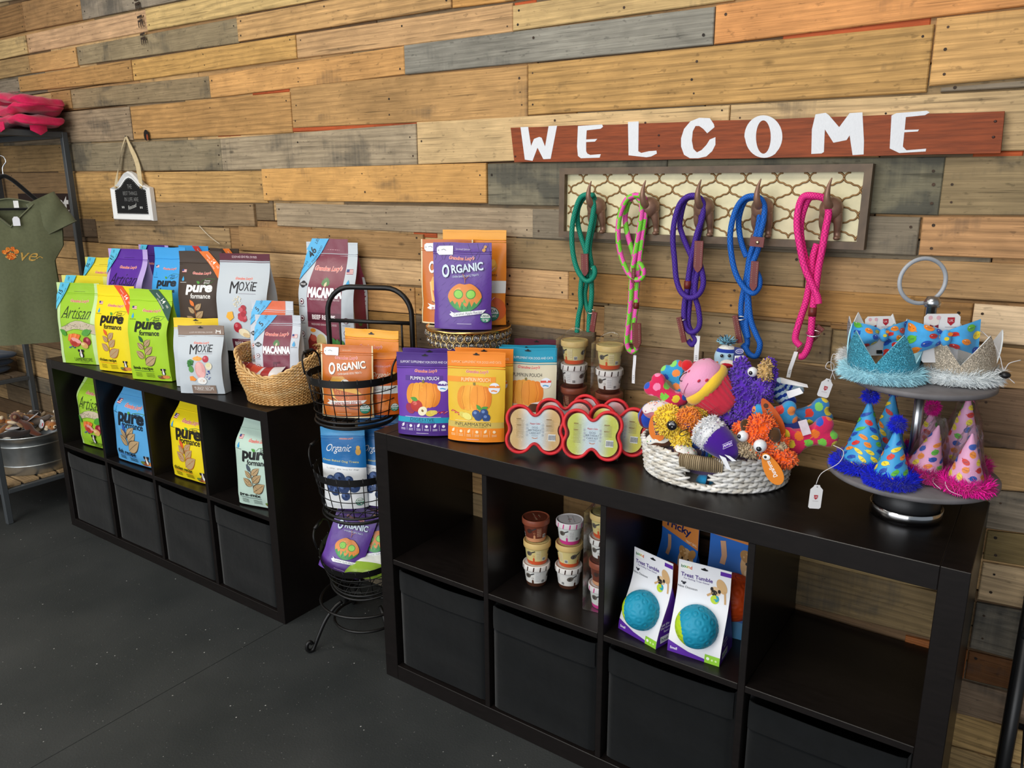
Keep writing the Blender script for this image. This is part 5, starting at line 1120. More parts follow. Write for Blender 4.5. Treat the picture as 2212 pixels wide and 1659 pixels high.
# ---------------------------------------------------------------- rope leads on the hooks
def lead(label, strands, s, ox, bits, col, R0=.0068, dy=0):
    def P(q, y): return at_y(ox + q[0] * .2532, 380 + q[1] * .2532, y)
    e = None; mb = MB()
    J = [(p, [y] * len(p)) for p, y in strands]
    J = [(J[0][0][::-1] + J[1][0][1:], J[0][1] + J[1][1][1:])] + ([(J[3][0][::-1] + J[2][0], J[3][1] + J[2][1])] + J[4:] if J[3][0][0][1] < 300 else J[2:])
    for k, (pts, ys) in enumerate(J):
        W = []
        for q, y in zip(pts, ys):
            z = at_y(ox + q[0] * .2532, 380 + q[1] * .2532, -.06).z
            if z > 1.40: y = min(y, -.0685 - .006 * (k % 2))       # passes in front of the bronze rump
            W.append(P(q, y))
        W = smooth_path(W, 5); L = sum((W[i + 1] - W[i]).length for i in range(len(W) - 1))
        def cf(u, v, L=L, k=k):
            br = .62 if (int(u * N) + int(v * 12)) % 2 else 1.12
            if not isinstance(col, tuple): return tuple(q * br for q in hx(col)[:3]) + (1,)
            return tuple(q * (.7 + .3 * br) for q in hx(col[int((u * L / .024 + v + k * .4)) % 2])[:3]) + (1,)
        N = max(8, int(L / .0032)); Q = []
        for i in range(N + 1):
            t = i / N * (len(W) - 1); a = int(min(t, len(W) - 2)); Q.append(W[a].lerp(W[a + 1], t - a))
        mb.tube(Q, R0, 12, cf)
    o = build('rope_lead', mb, 'rope', None, (0, 0, 0), None, label, 'dog lead', 'rope leads on the hook board')
    for bit in bits:
        k = bit[0]
        if k == 'tab':
            _, cx, cy, w, h, rot, y, pt = bit; c = P((cx, cy), y); u = .2532 / 880; w *= u * .5; h *= u * .5; r = math.radians(rot); mb = MB()
            O = [(-w, h), (w, h), (w, -h + w * 1.3), (w * .55, -h + w * .45), (0, -h), (-w * .55, -h + w * .45), (-w, -h + w * 1.3)] if pt else [(-w, h), (w, h), (w, -h), (-w, -h)]
            O = [(c.x + x * math.cos(r) - z * math.sin(r), c.z + x * math.sin(r) + z * math.cos(r)) for x, z in O][::-1]
            mb.prism(O, y - .0022, y + .0022, '6a2420')
            for sx in (-.62, .62):
                if h < .012: break
                for i in range(int(h * 2 / .005) - 3):
                    z = h - .004 - i * .005; x = sx * w * (1 if z > -h + w * 1.4 else max(.1, (z + h) / (w * 1.4)))
                    a = (c.x + x * math.cos(r) - z * math.sin(r), y - .0024, c.z + x * math.sin(r) + z * math.cos(r)); z -= .0026; bb = (c.x + x * math.cos(r) - z * math.sin(r), y - .0024, c.z + x * math.sin(r) + z * math.cos(r)); mb.tube([a, bb], .0004, 4, 'c9b4a0')
            build('leather_tab', mb, 'leather', o)['label'] = 'stitched brown leather tab'
        elif k == 'wrap':
            _, cx, cy, w, h, y = bit; c = P((cx, cy), y); u = .2532 / 880; mb = MB(); mb.lathe([(w * u * .5, -h * u * .5), (w * u * .53, 0), (w * u * .5, h * u * .5)], 14, '6a2420', c); build('leather_wrap', mb, 'leather', o)
        elif k == 'ring':
            _, cx, cy, r, y = bit; c = P((cx, cy), y); u = .2532 / 880 * r; mb = MB(); mb.tube([c + Vector((u * math.cos(t), u * .7 * math.sin(t), u * .35 * math.sin(t))) for t in [2 * PI * i / 20 for i in range(20)]], .0017, 6, 'd8d4cc', closed=True); build('metal_ring', mb, 'steel', o)
        elif k == 'stud':
            _, cx, cy, y = bit; c = P((cx, cy), y); mb = MB(); mb.ell(c, (.0042, .002, .0042), 'b9a98a', 12, 8); build('rivet', mb, 'steel', o)
        elif k == 'tag':
            _, q, w, y = bit; mb = MB(); pts = [P(p, y) for p in q]; n = len(pts)
            for i in range(n - 1):
                a, b = pts[i], pts[i + 1]; mb.add([a + Vector((-w / 2, 0, 0)), a + Vector((w / 2, 0, 0)), b + Vector((w / 2, 0, 0)), b + Vector((-w / 2, 0, 0)), a + Vector((-w / 2, .0006, 0)), a + Vector((w / 2, .0006, 0)), b + Vector((w / 2, .0006, 0)), b + Vector((-w / 2, .0006, 0))], [(0, 3, 2, 1), (4, 5, 6, 7), (0, 1, 5, 4), (2, 3, 7, 6), (0, 4, 7, 3), (1, 2, 6, 5)], 'e8e8ea', 0, False)
            a, b = pts[0], pts[-1]
            mb.tube([P((q[0][0], q[0][1] - 45), y), a], .0004, 4, 'd8d8d8')
            for i in range(3):
                p = a.lerp(b, .72 + .06 * i); mb.box((p.x - w * .25, y - .0008, p.z - .0006), (p.x + w * .2, y - .0002, p.z + .0006), '8a8a90')
            build('price_tag', mb, 'paper', o)['label'] = 'white folded price tag'
    return o
lead('teal green rope lead, the one nearest the left edge of the hook board', [
    ([(390, 165), (340, 160), (290, 190), (250, 290), (222, 430), (220, 580), (240, 720), (280, 830), (340, 895), (390, 880), (415, 825), (400, 770)], -.088),
    ([(345, 170), (400, 170), (418, 240), (405, 400), (380, 520), (368, 640), (385, 760), (385, 870), (388, 1000), (380, 1100), (368, 1200), (362, 1330)], -.070),
    ([(300, 215), (268, 300), (272, 420), (300, 530), (335, 640), (350, 760), (345, 900), (328, 1010), (340, 1100), (372, 1180)], -.066),
    ([(350, 172), (404, 235), (398, 330), (378, 440), (355, 560), (342, 680), (318, 800), (300, 900), (292, 1000), (296, 1100), (275, 1200), (262, 1335)], -.080)], 1, 1180,
    [('tab', 330, 760, 72, 205, 3, -.0985, 1), ('stud', 385, 792, -.090), ('ring', 385, 1158, 38, -.078), ('tab', 402, 1245, 52, 190, -8, -.088, 0)], '138a72')
lead('pink and lime striped rope lead, second hook along', [
    ([(800, 170), (740, 170), (680, 210), (630, 330), (612, 470), (620, 600), (650, 720), (700, 830), (760, 885), (818, 868), (830, 810), (800, 745)], -.088),
    ([(770, 165), (840, 200), (845, 330), (830, 450), (815, 560), (800, 680), (790, 780), (780, 900), (770, 1000), (768, 1100), (755, 1200), (740, 1330), (735, 1420)], -.072),
    ([(760, 165), (810, 230), (812, 330), (795, 450), (775, 560), (755, 680), (735, 800), (725, 930), (720, 1050), (708, 1180), (695, 1300), (685, 1400), (697, 1470), (732, 1500), (768, 1478), (762, 1420)], -.080),
    ([(762, 172), (712, 205), (675, 330), (680, 430), (705, 540), (735, 640), (765, 740)], -.064)], 1, 1180,
    [('tab', 742, 850, 30, 130, 0, -.0925, 0), ('wrap', 768, 1105, 50, 58, -.072), ('tab', 772, 1365, 84, 235, 3, -.094, 1), ('tag', [(756, 1530), (752, 1600), (745, 1670), (742, 1770)], .0085, -.078)], ('7ad23e', 'ee5cb4'))
lead('purple rope lead on the middle hook', [
    ([(1290, 175), (1210, 175), (1140, 240), (1095, 380), (1080, 540), (1095, 720), (1110, 880), (1150, 990), (1220, 1040), (1300, 1010), (1340, 920), (1325, 800), (1290, 690)], -.088),
    ([(1270, 170), (1340, 240), (1330, 360), (1290, 480), (1260, 600), (1235, 720), (1215, 850), (1200, 980), (1180, 1080), (1175, 1200), (1190, 1290), (1235, 1335), (1290, 1310), (1310, 1240), (1295, 1120), (1270, 1030), (1275, 900), (1305, 780)], -.076),
    ([(1270, 176), (1322, 222), (1318, 400), (1290, 540), (1255, 700), (1250, 860), (1235, 1000), (1222, 1100), (1212, 1260), (1250, 1350), (1275, 1400), (1243, 1440), (1210, 1400)], -.066),
    ([(1265, 178), (1185, 210), (1140, 400), (1160, 500), (1200, 600), (1240, 690)], -.064)], 1, 1180,
    [('tab', 1298, 690, 76, 265, 0, -.0975, 1), ('wrap', 1205, 928, 58, 68, -.076), ('ring', 1162, 1222, 22, -.082), ('tab', 1155, 1312, 46, 225, 16, -.088, 0), ('tag', [(1292, 1365), (1286, 1440), (1280, 1520), (1277, 1600)], .0125, -.070)], '4a2a94')
lead('bright blue rope lead, second hook from the right end of the board', [
    ([(540, 180), (450, 180), (380, 240), (330, 360), (305, 520), (320, 700), (360, 850), (430, 960), (500, 1000), (550, 950), (555, 880), (530, 820)], -.088),
    ([(520, 175), (595, 250), (590, 380), (560, 500), (545, 620), (500, 740), (470, 860), (460, 1000), (470, 1150), (490, 1260), (530, 1360), (560, 1440), (530, 1535), (470, 1520), (430, 1450)], -.076),
    ([(520, 182), (562, 240), (545, 430), (505, 580), (470, 700), (450, 830), (420, 980), (400, 1090), (400, 1200), (420, 1300), (452, 1400), (440, 1462), (408, 1440)], -.066),
    ([(515, 184), (430, 215), (380, 360), (385, 490), (410, 600), (445, 690)], -.064), ([(455, 950), (450, 1150), (440, 1260), (460, 1380)], -.074)], 1, 1500,
    [('tab', 535, 562, 112, 78, -4, -.0985, 0), ('stud', 537, 568, -.102), ('tab', 510, 855, 62, 240, 0, -.0985, 1), ('ring', 395, 1214, 34, -.080), ('tab', 368, 1308, 46, 235, 14, -.086, 0)], '1763c0')
lead('hot pink rope lead on the last hook, above the glitter crowns', [
    ([(1010, 170), (930, 180), (890, 270), (875, 420), (900, 600), (940, 780), (1000, 920), (1050, 1030), (1060, 1090)], -.088),
    ([(1040, 165), (1120, 200), (1145, 310), (1120, 450), (1095, 600), (1060, 780), (1040, 930), (1020, 1060), (1005, 1200), (995, 1330), (975, 1450), (930, 1535), (895, 1540)], -.078),
    ([(1040, 175), (975, 195), (920, 330), (905, 470), (930, 640), (970, 800), (1005, 930)], -.070),
    ([(1045, 580), (1010, 700), (1000, 830), (975, 960), (950, 1080), (910, 1200), (870, 1330), (862, 1400), (905, 1450)], -.068)], 1, 1500,
    [('tab', 1052, 760, 46, 330, -8, -.064, 0), ('wrap', 1008, 1158, 62, 72, -.078), ('ring', 1015, 1345, 54, -.088), ('tab', 1045, 1330, 62, 110, -35, -.066, 0), ('tab', 962, 1440, 40, 200, -40, -.060, 0), ('tag', [(868, 1500), (840, 1580), (815, 1650), (800, 1720)], .009, -.07)], 'f0308c', R0=.0078)
# ---------------------------------------------------------------- little hanging plaque
def plaque():
    e = empty('hanging_plaque', (-1.735, -.0215, 1.342), (0, 0, 0), 'small white arched plaque with a black chalkboard face, hung by a cream ribbon', 'plaque')
    arch = lambda s, o: [(x * s, z * s + o) for x, z in [(-.15, 0), (.15, 0), (.148, .135), (.115, .142), (.085, .155), (.055, .178), (.028, .196), (0, .203), (-.028, .196), (-.055, .178), (-.085, .155), (-.115, .142), (-.148, .135)]]
    mb = MB(); O = arch(1, 0); I = [(x * .80, z * .74 + .026) for x, z in O]; n = len(O)
    mb.prism(O, -.018, 0, 'e6e6e4', cap=True); mb.add([(x, -.018, z) for x, z in O] + [(x, -.026, z) for x, z in [(x * .95, z * .95 + .004) for x, z in O]] + [(x, -.014, z) for x, z in I], [(i, (i + 1) % n, n + (i + 1) % n, n + i) for i in range(n)] + [(n + i, n + (i + 1) % n, 2 * n + (i + 1) % n, 2 * n + i) for i in range(n)], 'e9e9e7', 0, False)
    build('moulded_frame', mb, 'ceramic', e)
    mb = MB(); mb.prism(I, -.0185, -.012, '141414')
    f = lambda x, y: Vector((x, -.0185, y)); u = .001; g = '8f8f8c'
    for i in range(n):
        a, b = I[i], I[(i + 1) % n]; m = max(1, int(math.hypot(b[0] - a[0], b[1] - a[1]) / .009))
        for j in range(m):
            t = j / m; mb.ell(((a[0] + (b[0] - a[0]) * t) * .965, -.0188, (a[1] + (b[1] - a[1]) * t - .08) * .955 + .08), .0011, 'd8d8d4', 6, 4)
    art(mb, [('t', 'THE', 0, 140, 17, g, {'w': 34, 'b': -.015}), ('t', 'BEST THINGS', -2, 112, 15, g, {'w': 108, 'b': -.015}), ('t', 'IN LIFE ARE', 4, 87, 16, g, {'w': 106, 'b': -.015}), ('t', 'Rescued', 4, 58, 17, 'c9c9c4', {'w': 64, 'sh': .35, 'rot': 12})] + [op for cx in (-74, -62, 66, 78) for op in [('e', cx, 52, 3.6, 3, 'c9c9c4')] + [('e', cx + d * 2.6, 57 - abs(d), 1.3, 1.7, 'c9c9c4') for d in (-1, 0, 1)]], f, u)
    build('chalkboard_face', mb, 'paper', e)['label'] = 'black chalkboard face with lettering'
    for x, sg in ((-.098, -1), (.098, 1)):
        mb = MB(); A = Vector((0, -.006, .345)); Bp = Vector((x, -.021, .137))
        def rb(u, v, A=A, Bp=Bp, sg=sg):
            p = A.lerp(Bp, v); p.x += sg * .016 * math.sin(PI * v); w = .0125 * (.35 + .65 * min(1, v * 3)); tw = .9 * sg * math.sin(PI * v * 1.1); return p + Vector(((u - .5) * w * 2 * math.cos(tw), (u - .5) * w * math.sin(tw) - .002 * math.sin(v * 9), 0))
        mb.grid(rb, 4, 20, 'c8b48c'); mb.grid(lambda u, v: rb(u, v) + Vector((0, .0012, 0)), 4, 20, 'c8b48c', flip=True); mb.ell(Bp + Vector((0, -.004, 0)), .006, 'c0aa80', 8, 6); build('ribbon', mb, 'cloth', e)
    mb = MB(); mb.tube([(0, .002, .343), (0, -.012, .345)], .0018, 6, '6a6a6a'); build('nail', mb, 'steel', e)
plaque()
def dark_sign():
    a = at_y(106, 418, -.03); mb = MB(); x1 = at_y(153, 440, -.03).x; z0 = at_y(150, 470, -.03).z; w, h = .5, a.z - z0
    mb.box((x1 - w, -.034, z0), (x1, -.0215, a.z), '2a1a14', .001)
    f = lambda x, y: Vector((x1 - w + x, -.0345, z0 + y))
    art(mb, [('t', 'sweet', .335, h * .5, h * .78, 'd8d4cf', {'w': .31, 'b': .03, 'sh': .15})], f, 1, L=.03)
    build('dark_wood_sign', mb, 'paper', label='dark brown board with white letters, half hidden behind the clothes rack post', cat='sign')
dark_sign()
def scrap():
    mb = MB(); P = [at_y(*q, -.0235) for q in ((431, 488), (447, 505), (462, 518), (475, 527))]; mb.tube(smooth_path(P, 4), .0022, 5, 'cfc4ae', flat=.5)
    build('twine_scrap', mb, 'cloth', label='thin pale strand of twine stuck to the wall above the blue bags', cat='twine')
scrap()
# ---------------------------------------------------------------- ice cream tubs
CUPS = {'van': ('d9ba78', 'd8c684', 'd4562c', None, '8a6a30'), 'choc': ('8e4a34', '6e3626', 'd89a70', None, 'd8b090'), 'maple': ('e6e2dc', 'e0ded8', '4a2c1e', '3a2018', '4a4a4a'), 'pink': ('e8e2e2', 'd9dcd6', 'd23c8c', 'd8488c', '4a4a4a')}
def ice_cup(label, pos, rot, kind, group, tex=0):
    lid, body, band, stripe, ink = CUPS[kind]; mb = MB(); h = .066
    pr = [(0, .0008), (.0262, .0008), (.0268, .002), (.0288, .012), (.0318, .034), (.0338, .052), (.0338, .053)]
    mb.lathe(pr, 36, [body, band, band, body, body, body])
    def f(x, y):
        r = .0268 + (.0338 - .0268) * y / .052 + .0002; a = -PI / 2 + x / .031; return Vector((r * math.cos(a), r * math.sin(a), y))
    ops = []
    for k in range(3):      # the print repeats round the tub: scoop picture, facts panel, bar code
        o = (k * 64 - 64) + tex
        ops += [('e', o - 12, 34, 9, 7, '6a6258' if kind != 'choc' else '4a2a20', 20), ('l', [(o - 6, 37), (o + 6, 43)], 3.2, '3a3a3c'), ('e', o - 13, 33, 5, 4, '2c2c2e', 20)]
        ops += [('r', o + 8, 16, o + 22, 44, {'van': 'e6d9a8', 'choc': '7d4432', 'maple': 'ecebe8', 'pink': 'e6e6e2'}[kind])] + lines(o + 9, o + 21, [42 - i * 2.6 for i in range(10)], ink, .7)
        ops += [('p', [(o - 1, 11), (o - 1, 20), (o + .5, 23), (o + 3, 23), (o + 4.5, 20), (o + 4.5, 11)], band), ('e', o + 1.8, 28, 2.6, 2.6, band), ('e', o + 1.8, 28, 1.9, 1.9, body)]
        ops += [('r', o + 26, 14, o + 36, 24, 'f0efea')] + [('l', [(o + 27 + i * 1.1, 15), (o + 27 + i * 1.1, 23)], .5 + .25 * (i % 3), '222222') for i in range(8)]
    art(mb, ops, f, .001, L=.005, lift=.0003, step=.00001)
    o = build('ice_cream_tub', mb, 'card', None, pos, math.radians(rot), label, 'tub', group)
    lb = MB(); lb.lathe([(.0342, .0485), (.0372, .049), (.0378, .051), (.0378, .0635), (.0366, .0655), (.0352, .0655), (.0346, .0640), (0, .0640)], 40, lid)
    if stripe:
        for i in range(13):
            a = 2 * PI * i / 13; V = []
            for j in range(4):
                for q in (0, 1): t = a + .085 * q + .05 * (j / 3); V.append((.0381 * math.cos(t), .0381 * math.sin(t), .0505 + .0130 * j / 3))
            lb.add(V, [(2 * j, 2 * j + 1, 2 * j + 3, 2 * j + 2) for j in range(3)], stripe)
    g = lambda x, y: Vector((x, y, .0642))
    art(lb, [('e', 0, 0, 31, 31, lid if stripe else body), ('e', 0, 0, 4.5, 4.5, 'b03a34'), ('e', 0, 0, 3, 3, body)] + [('t', {'van': 'PEANUT BUTTER', 'choc': 'CAROB', 'maple': 'MAPLE BACON', 'pink': 'BIRTHDAY CAKE'}[kind], 0, -10, 3.6, ink), ('t', 'Hand', -12, 4, 6, ink, {'sh': .3}), ('t', 'Scooped', 12, 2, 6, ink, {'sh': .3})], g, .001, L=.01, lift=.0002, step=.00001)
    build('lid', lb, 'card', o)
    return o
def clear_tube(label, pos, rot, w, h, group):
    e = empty('clear_box', pos, math.radians(rot), label, 'box', group); mb = MB(); a = w / 2
    V = [(x, y, z) for z in (.0004, h) for x, y in ((-a, -a), (a, -a), (a, a), (-a, a))]
    mb.add(V, [(0, 1, 5, 4), (1, 2, 6, 5), (2, 3, 7, 6), (3, 0, 4, 7), (4, 5, 6, 7), (3, 2, 1, 0)], 'f0f2f2', 0, False)
    build('walls', mb, 'clear', e); tb = MB()
    Q = [(-.030, 0, h), (-.024, -.004, h + .012), (-.006, -.008, h + .024), (.012, -.010, h + .027), (.024, -.010, h + .02), (.018, -.008, h + .010), (0, -.004, h + .004)]
    tb.tube(smooth_path(Q, 5), .0016, 5, 'f0f2f2', flat=2.2); build('hang_tab', tb, 'clear', e)
    eb = MB()
    for x, y in ((-a, -a), (a, -a), (a, a), (-a, a)): eb.tube([(x, y, .0004), (x, y, h)], .0006, 5, 'e8ecec')
    for z in (.0004, h): eb.tube([(-a, -a, z), (a, -a, z), (a, a, z), (-a, a, z)], .0006, 5, 'e8ecec', closed=True)
    build('creased_edges', eb, 'clear', e); return e
GTU = 'ice cream tubs in the clear boxes on the near shelf'; hC = .0662
for (x, y, nm) in ((.472, -.082, 'left'), (.584, -.085, 'right')):
    other = 'beside the teal-topped pouches' if nm == 'left' else 'nearer the toy basket'
    clear_tube('tall clear box holding a column of tubs, ' + other, (x, y, ZTB), 12, .080, .272, 'clear boxes of tubs')
    for i, (k, w) in enumerate((('pink', 'pink-banded tub at the foot of'), ('choc', 'dark brown tub, second from the bottom of'), ('maple', 'white tub with a brown-striped lid in'), ('van', 'cream tub with a tan lid topping'))):
        ice_cup(w + ' the clear box ' + other, (x, y, ZTB + .001 + i * hC), {'left': 200, 'right': 12}[nm] + i * 7, k, GTU, tex=0 if nm == 'left' else -14)
GTC = 'ice cream tubs in the second cube of the near shelf'
def cubep(px, py): p = at_z(px, py, ZB); return p
_a = cubep(1146, 1268); _a = Vector((_a.x, _a.y + .030, ZB + .0005)); _b = cubep(1216, 1274); _b = Vector((_b.x, _b.y + .030, ZB + .0005))
for i, (k, w) in enumerate((('maple', 'white tub with a brown-striped lid at the bottom of'), ('van', 'cream tub in the middle of'), ('choc', 'dark brown tub on top of'))):
    ice_cup(w + ' the left stack in the cube', (_a.x + .002 * i - .006 * (i == 2), _a.y, _a.z + i * hC), (10, 130, 140)[i], k, GTC)
for i, (k, w) in enumerate((('maple', 'white tub with a brown-striped lid at the bottom of'), ('van', 'cream tub in the middle of'), ('pink', 'white tub with a pink-striped lid on top of'))):
    ice_cup(w + ' the middle stack in the cube', (_b.x + .001 * i, _b.y, _b.z + i * hC), (60, 75, 130)[i], k, GTC)
_c = at_z(1290, 1318, ZB); _c = Vector((_c.x, _c.y + .028, ZB + .0005))
clear_tube('clear box of four tubs standing behind the upright in the second cube', (_c.x, _c.y, _c.z), 8, .080, .272, 'clear boxes of tubs')
for i, (k, w) in enumerate((('pink', 'pink-banded tub with a pink-striped lid at the bottom of'), ('choc', 'dark brown tub, second up in'), ('maple', 'white tub with a brown-striped lid, third up in'), ('van', 'cream tub on top in'))):
    ice_cup(w + ' the clear box in the cube', (_c.x, _c.y, _c.z + .001 + i * hC), (8, 15, 0, -5)[i], k, GTC)
_d = Vector((xB[1] + .24, -.095, ZB + .0005))
clear_tube('clear box of tubs deep at the back of the second cube', (_d.x, _d.y, _d.z), 8, .080, .272, 'clear boxes of tubs')
for i, (k, w) in enumerate((('van', 'cream tub at the bottom of'), ('maple', 'brown-striped tub, second up in'), ('choc', 'dark brown tub, third up in'), ('pink', 'pink-banded tub standing lid-down on top in'))):
    ice_cup(w + ' the rearmost clear box', (_d.x, _d.y, _d.z + .001 + i * hC), 10 + 20 * i, k, GTC)
# ---------------------------------------------------------------- bone-shaped cake kits
def bone_outline(w, h, n=72):
    """dog-bone outline: four round lobes and a waist"""
    P = []; lx, lz, r = w * .5 - h * .27, h * .23, h * .27
    for cx, cz, a0, a1 in ((lx, lz, -.12, .80), (-lx, lz, .20, 1.12), (-lx, -lz, .88, 1.80), (lx, -lz, 1.20, 2.12)):
        for i in range(n // 4):
            a = PI * (a0 + (a1 - a0) * i / (n // 4 - 1)); P.append((cx + r * math.cos(a), cz + r * math.sin(a)))
    out = []
    for i in range(len(P)):
        a, b = P[i], P[(i + 1) % len(P)]; out.append(a); d = math.hypot(b[0] - a[0], b[1] - a[1])
        if d > h * .15:
            m = 6; mid = ((a[0] + b[0]) / 2, (a[1] + b[1]) / 2)
            if abs(mid[0]) < w * .2: ctrl = (0, mid[1] * .55)
            else: ctrl = (mid[0] * .86, 0)
            for j in range(1, m): t = j / m; out.append(((1 - t) ** 2 * a[0] + 2 * t * (1 - t) * ctrl[0] + t * t * b[0], (1 - t) ** 2 * a[1] + 2 * t * (1 - t) * ctrl[1] + t * t * b[1]))
    return out
def cake_kit(label, pos, rot, lean, lobe, roll=0, w=.150, h=.124):
    O = bone_outline(w, h); n = len(O); red = 'd42a32'; D = .03; zc = h / 2 + .004
    e = empty('cake_kit', pos, 0, label, 'cake kit', 'bone cake kits on the near shelf'); e.rotation_mode = 'QUATERNION'
    e.rotation_quaternion = (Matrix.Rotation(math.radians(rot), 3, 'Z') @ Matrix.Rotation(math.radians(-lean), 3, 'X') @ Matrix.Rotation(math.radians(roll), 3, 'Y')).to_quaternion()
    sc = lambda s: [(x * s, z * s + zc) for x, z in O]
    mb = MB(); A, B_ = sc(.97), sc(.90); V = [(x, -D, z) for x, z in A] + [(x, 0, z) for x, z in B_] + [(x, -D, z) for x, z in sc(.92)] + [(x, -.003, z) for x, z in sc(.86)]
    F = [(i, (i + 1) % n, n + (i + 1) % n, n + i)[::-1] for i in range(n)] + [(2 * n + i, 2 * n + (i + 1) % n, 3 * n + (i + 1) % n, 3 * n + i) for i in range(n)]
    mb.add(V, F, red); T = geometry.tessellate_polygon([[Vector((x, z, 0)) for x, z in B_]]); mb.add([(x, 0, z) for x, z in B_] + [(x, -.003, z) for x, z in sc(.86)], [tuple(t) for t in T] + [tuple(n + k for k in t)[::-1] for t in T], red, 0, False)
    mb.tube([(x, -D, z) for x, z in sc(.975)], .0042, 8, red, closed=True); build('red_tray', mb, 'rubber', e)
    pb = MB(); pb.grid(lambda u, v: Vector(((u - .5) * w * .62, -.012 - .012 * math.sin(PI * u) * math.sin(PI * v) + .003 * noise.noise(Vector((u * 6, v * 6, pos[0] * 50))), zc - h * .34 + v * h * .62)), 18, 14, 'd8cdb4'); build('cake_mix_pouch', pb, 'satin', e)
    cb = MB(); I = sc(.86); lo, mid = hx(lobe), hx('cfdfe8'); y = -D + .001
    def cc(x):
        t = sstep(.12, .75, abs(x) / (w * .43)); return tuple(mid[i] * (1 - t) + lo[i] * t for i in range(3)) + (1,)
    def cp(a, t): i = a * n; p, q = I[int(i) % n], I[(int(i) + 1) % n]; k = i - int(i); return Vector(((p[0] + (q[0] - p[0]) * k) * t, y, zc + (p[1] + (q[1] - p[1]) * k - zc) * t))
    cb.grid(cp, n, 14, lambda a, t: cc(cp(a, t).x), wu=True, smooth=False); cb.grid(lambda a, t: cp(a, t) + Vector((0, .0006, 0)), n, 1, 'e8e8e8', wu=True, smooth=False, flip=True)
    f = lambda x, z: Vector((x, y, zc + z)); u = w / 140; g = '8a7c5a'
    ops = [('t', "Puppy Cake", 0, 14, 5, 'd0404a', {'sh': .3, 'b': .02}), ('t', 'DOG', 0, 5, 4.6, '3a4a66'), ('t', 'BIRTHDAY', 0, -1.6, 4.6, '3a4a66'), ('t', 'CAKE KIT', 0, -8.2, 4.6, '3a4a66')] + lines(-8, 8, [-13, -15.5], '7a8698', .7)
    for sx in (-1, 1):
        for i, yy in enumerate((11, 3, -5, -13)): ops += [('e', sx * 19, yy, 2.8, 2.8, '5a6470'), ('e', sx * 19, yy, 2.3, 2.3, 'e6edf2'), ('e', sx * 19, yy, 1, 1.3, '5a6470')]
        ops += lines(sx * 36 - 9, sx * 36 + 9, [22 - i * 3 for i in range(9 if sx > 0 else 15)], g, .7) + [('r', sx * 36 - 9, yy, sx * 36 + (4 if sx > 0 else 2), yy + 2, '8a6a2c') for yy in (24, 9)]
    ops += [('r', 32, -26, 50, -10, 'eef0f0')] + [('l', [(33 + i * 1.15, -24), (33 + i * 1.15, -12)], .35 + .3 * (i * 7 % 3), '20242a') for i in range(15)] + [('l', [(-7, -19), (-3, -21), (3, -21), (7, -19)], 1.6, 'c87a4a')]
    art(cb, ops, f, u, L=.02, lift=.0003, step=.00001); build('printed_card', cb, 'card', e)
    fb = MB(); S_ = sc(.985); T = geometry.tessellate_polygon([[Vector((x, z, 0)) for x, z in S_]])
    fb.grid(lambda a, b: Vector(((a - .5) * w * .9, -D - .0045 - .0015 * noise.noise(Vector((a * 9, b * 9, pos[0] * 70))), zc + (b - .5) * h * (.62 + .34 * abs(2 * a - 1) ** 1.3))), 16, 12, 'f4f6f6'); build('shrink_wrap', fb, 'cello', e)
    return e
cake_kit('red bone-shaped cake kit with a pale orange card, in front of the yellow pouches', (.488, -.305, ZTB), 26, 12, 'd8b070')
cake_kit('red bone-shaped cake kit with a yellow-green card and bar code, beside the white toy basket', (.632, -.258, ZTB), 20, 10, 'c8cc4a')
cake_kit('red bone tray behind the orange-card kit, only its wrapped top showing', (.525, -.215, ZTB + .006), 24, 6, 'e0b0a0')
cake_kit('red bone tray standing highest at the back, between the clear boxes and front kits', (.600, -.162, ZTB + .012), 16, 6, 'd8a0a0', 3)
cake_kit('red bone tray peeping out right behind the yellow-green kit', (.668, -.195, ZTB + .003), 18, 8, 'd8d04a', 2)
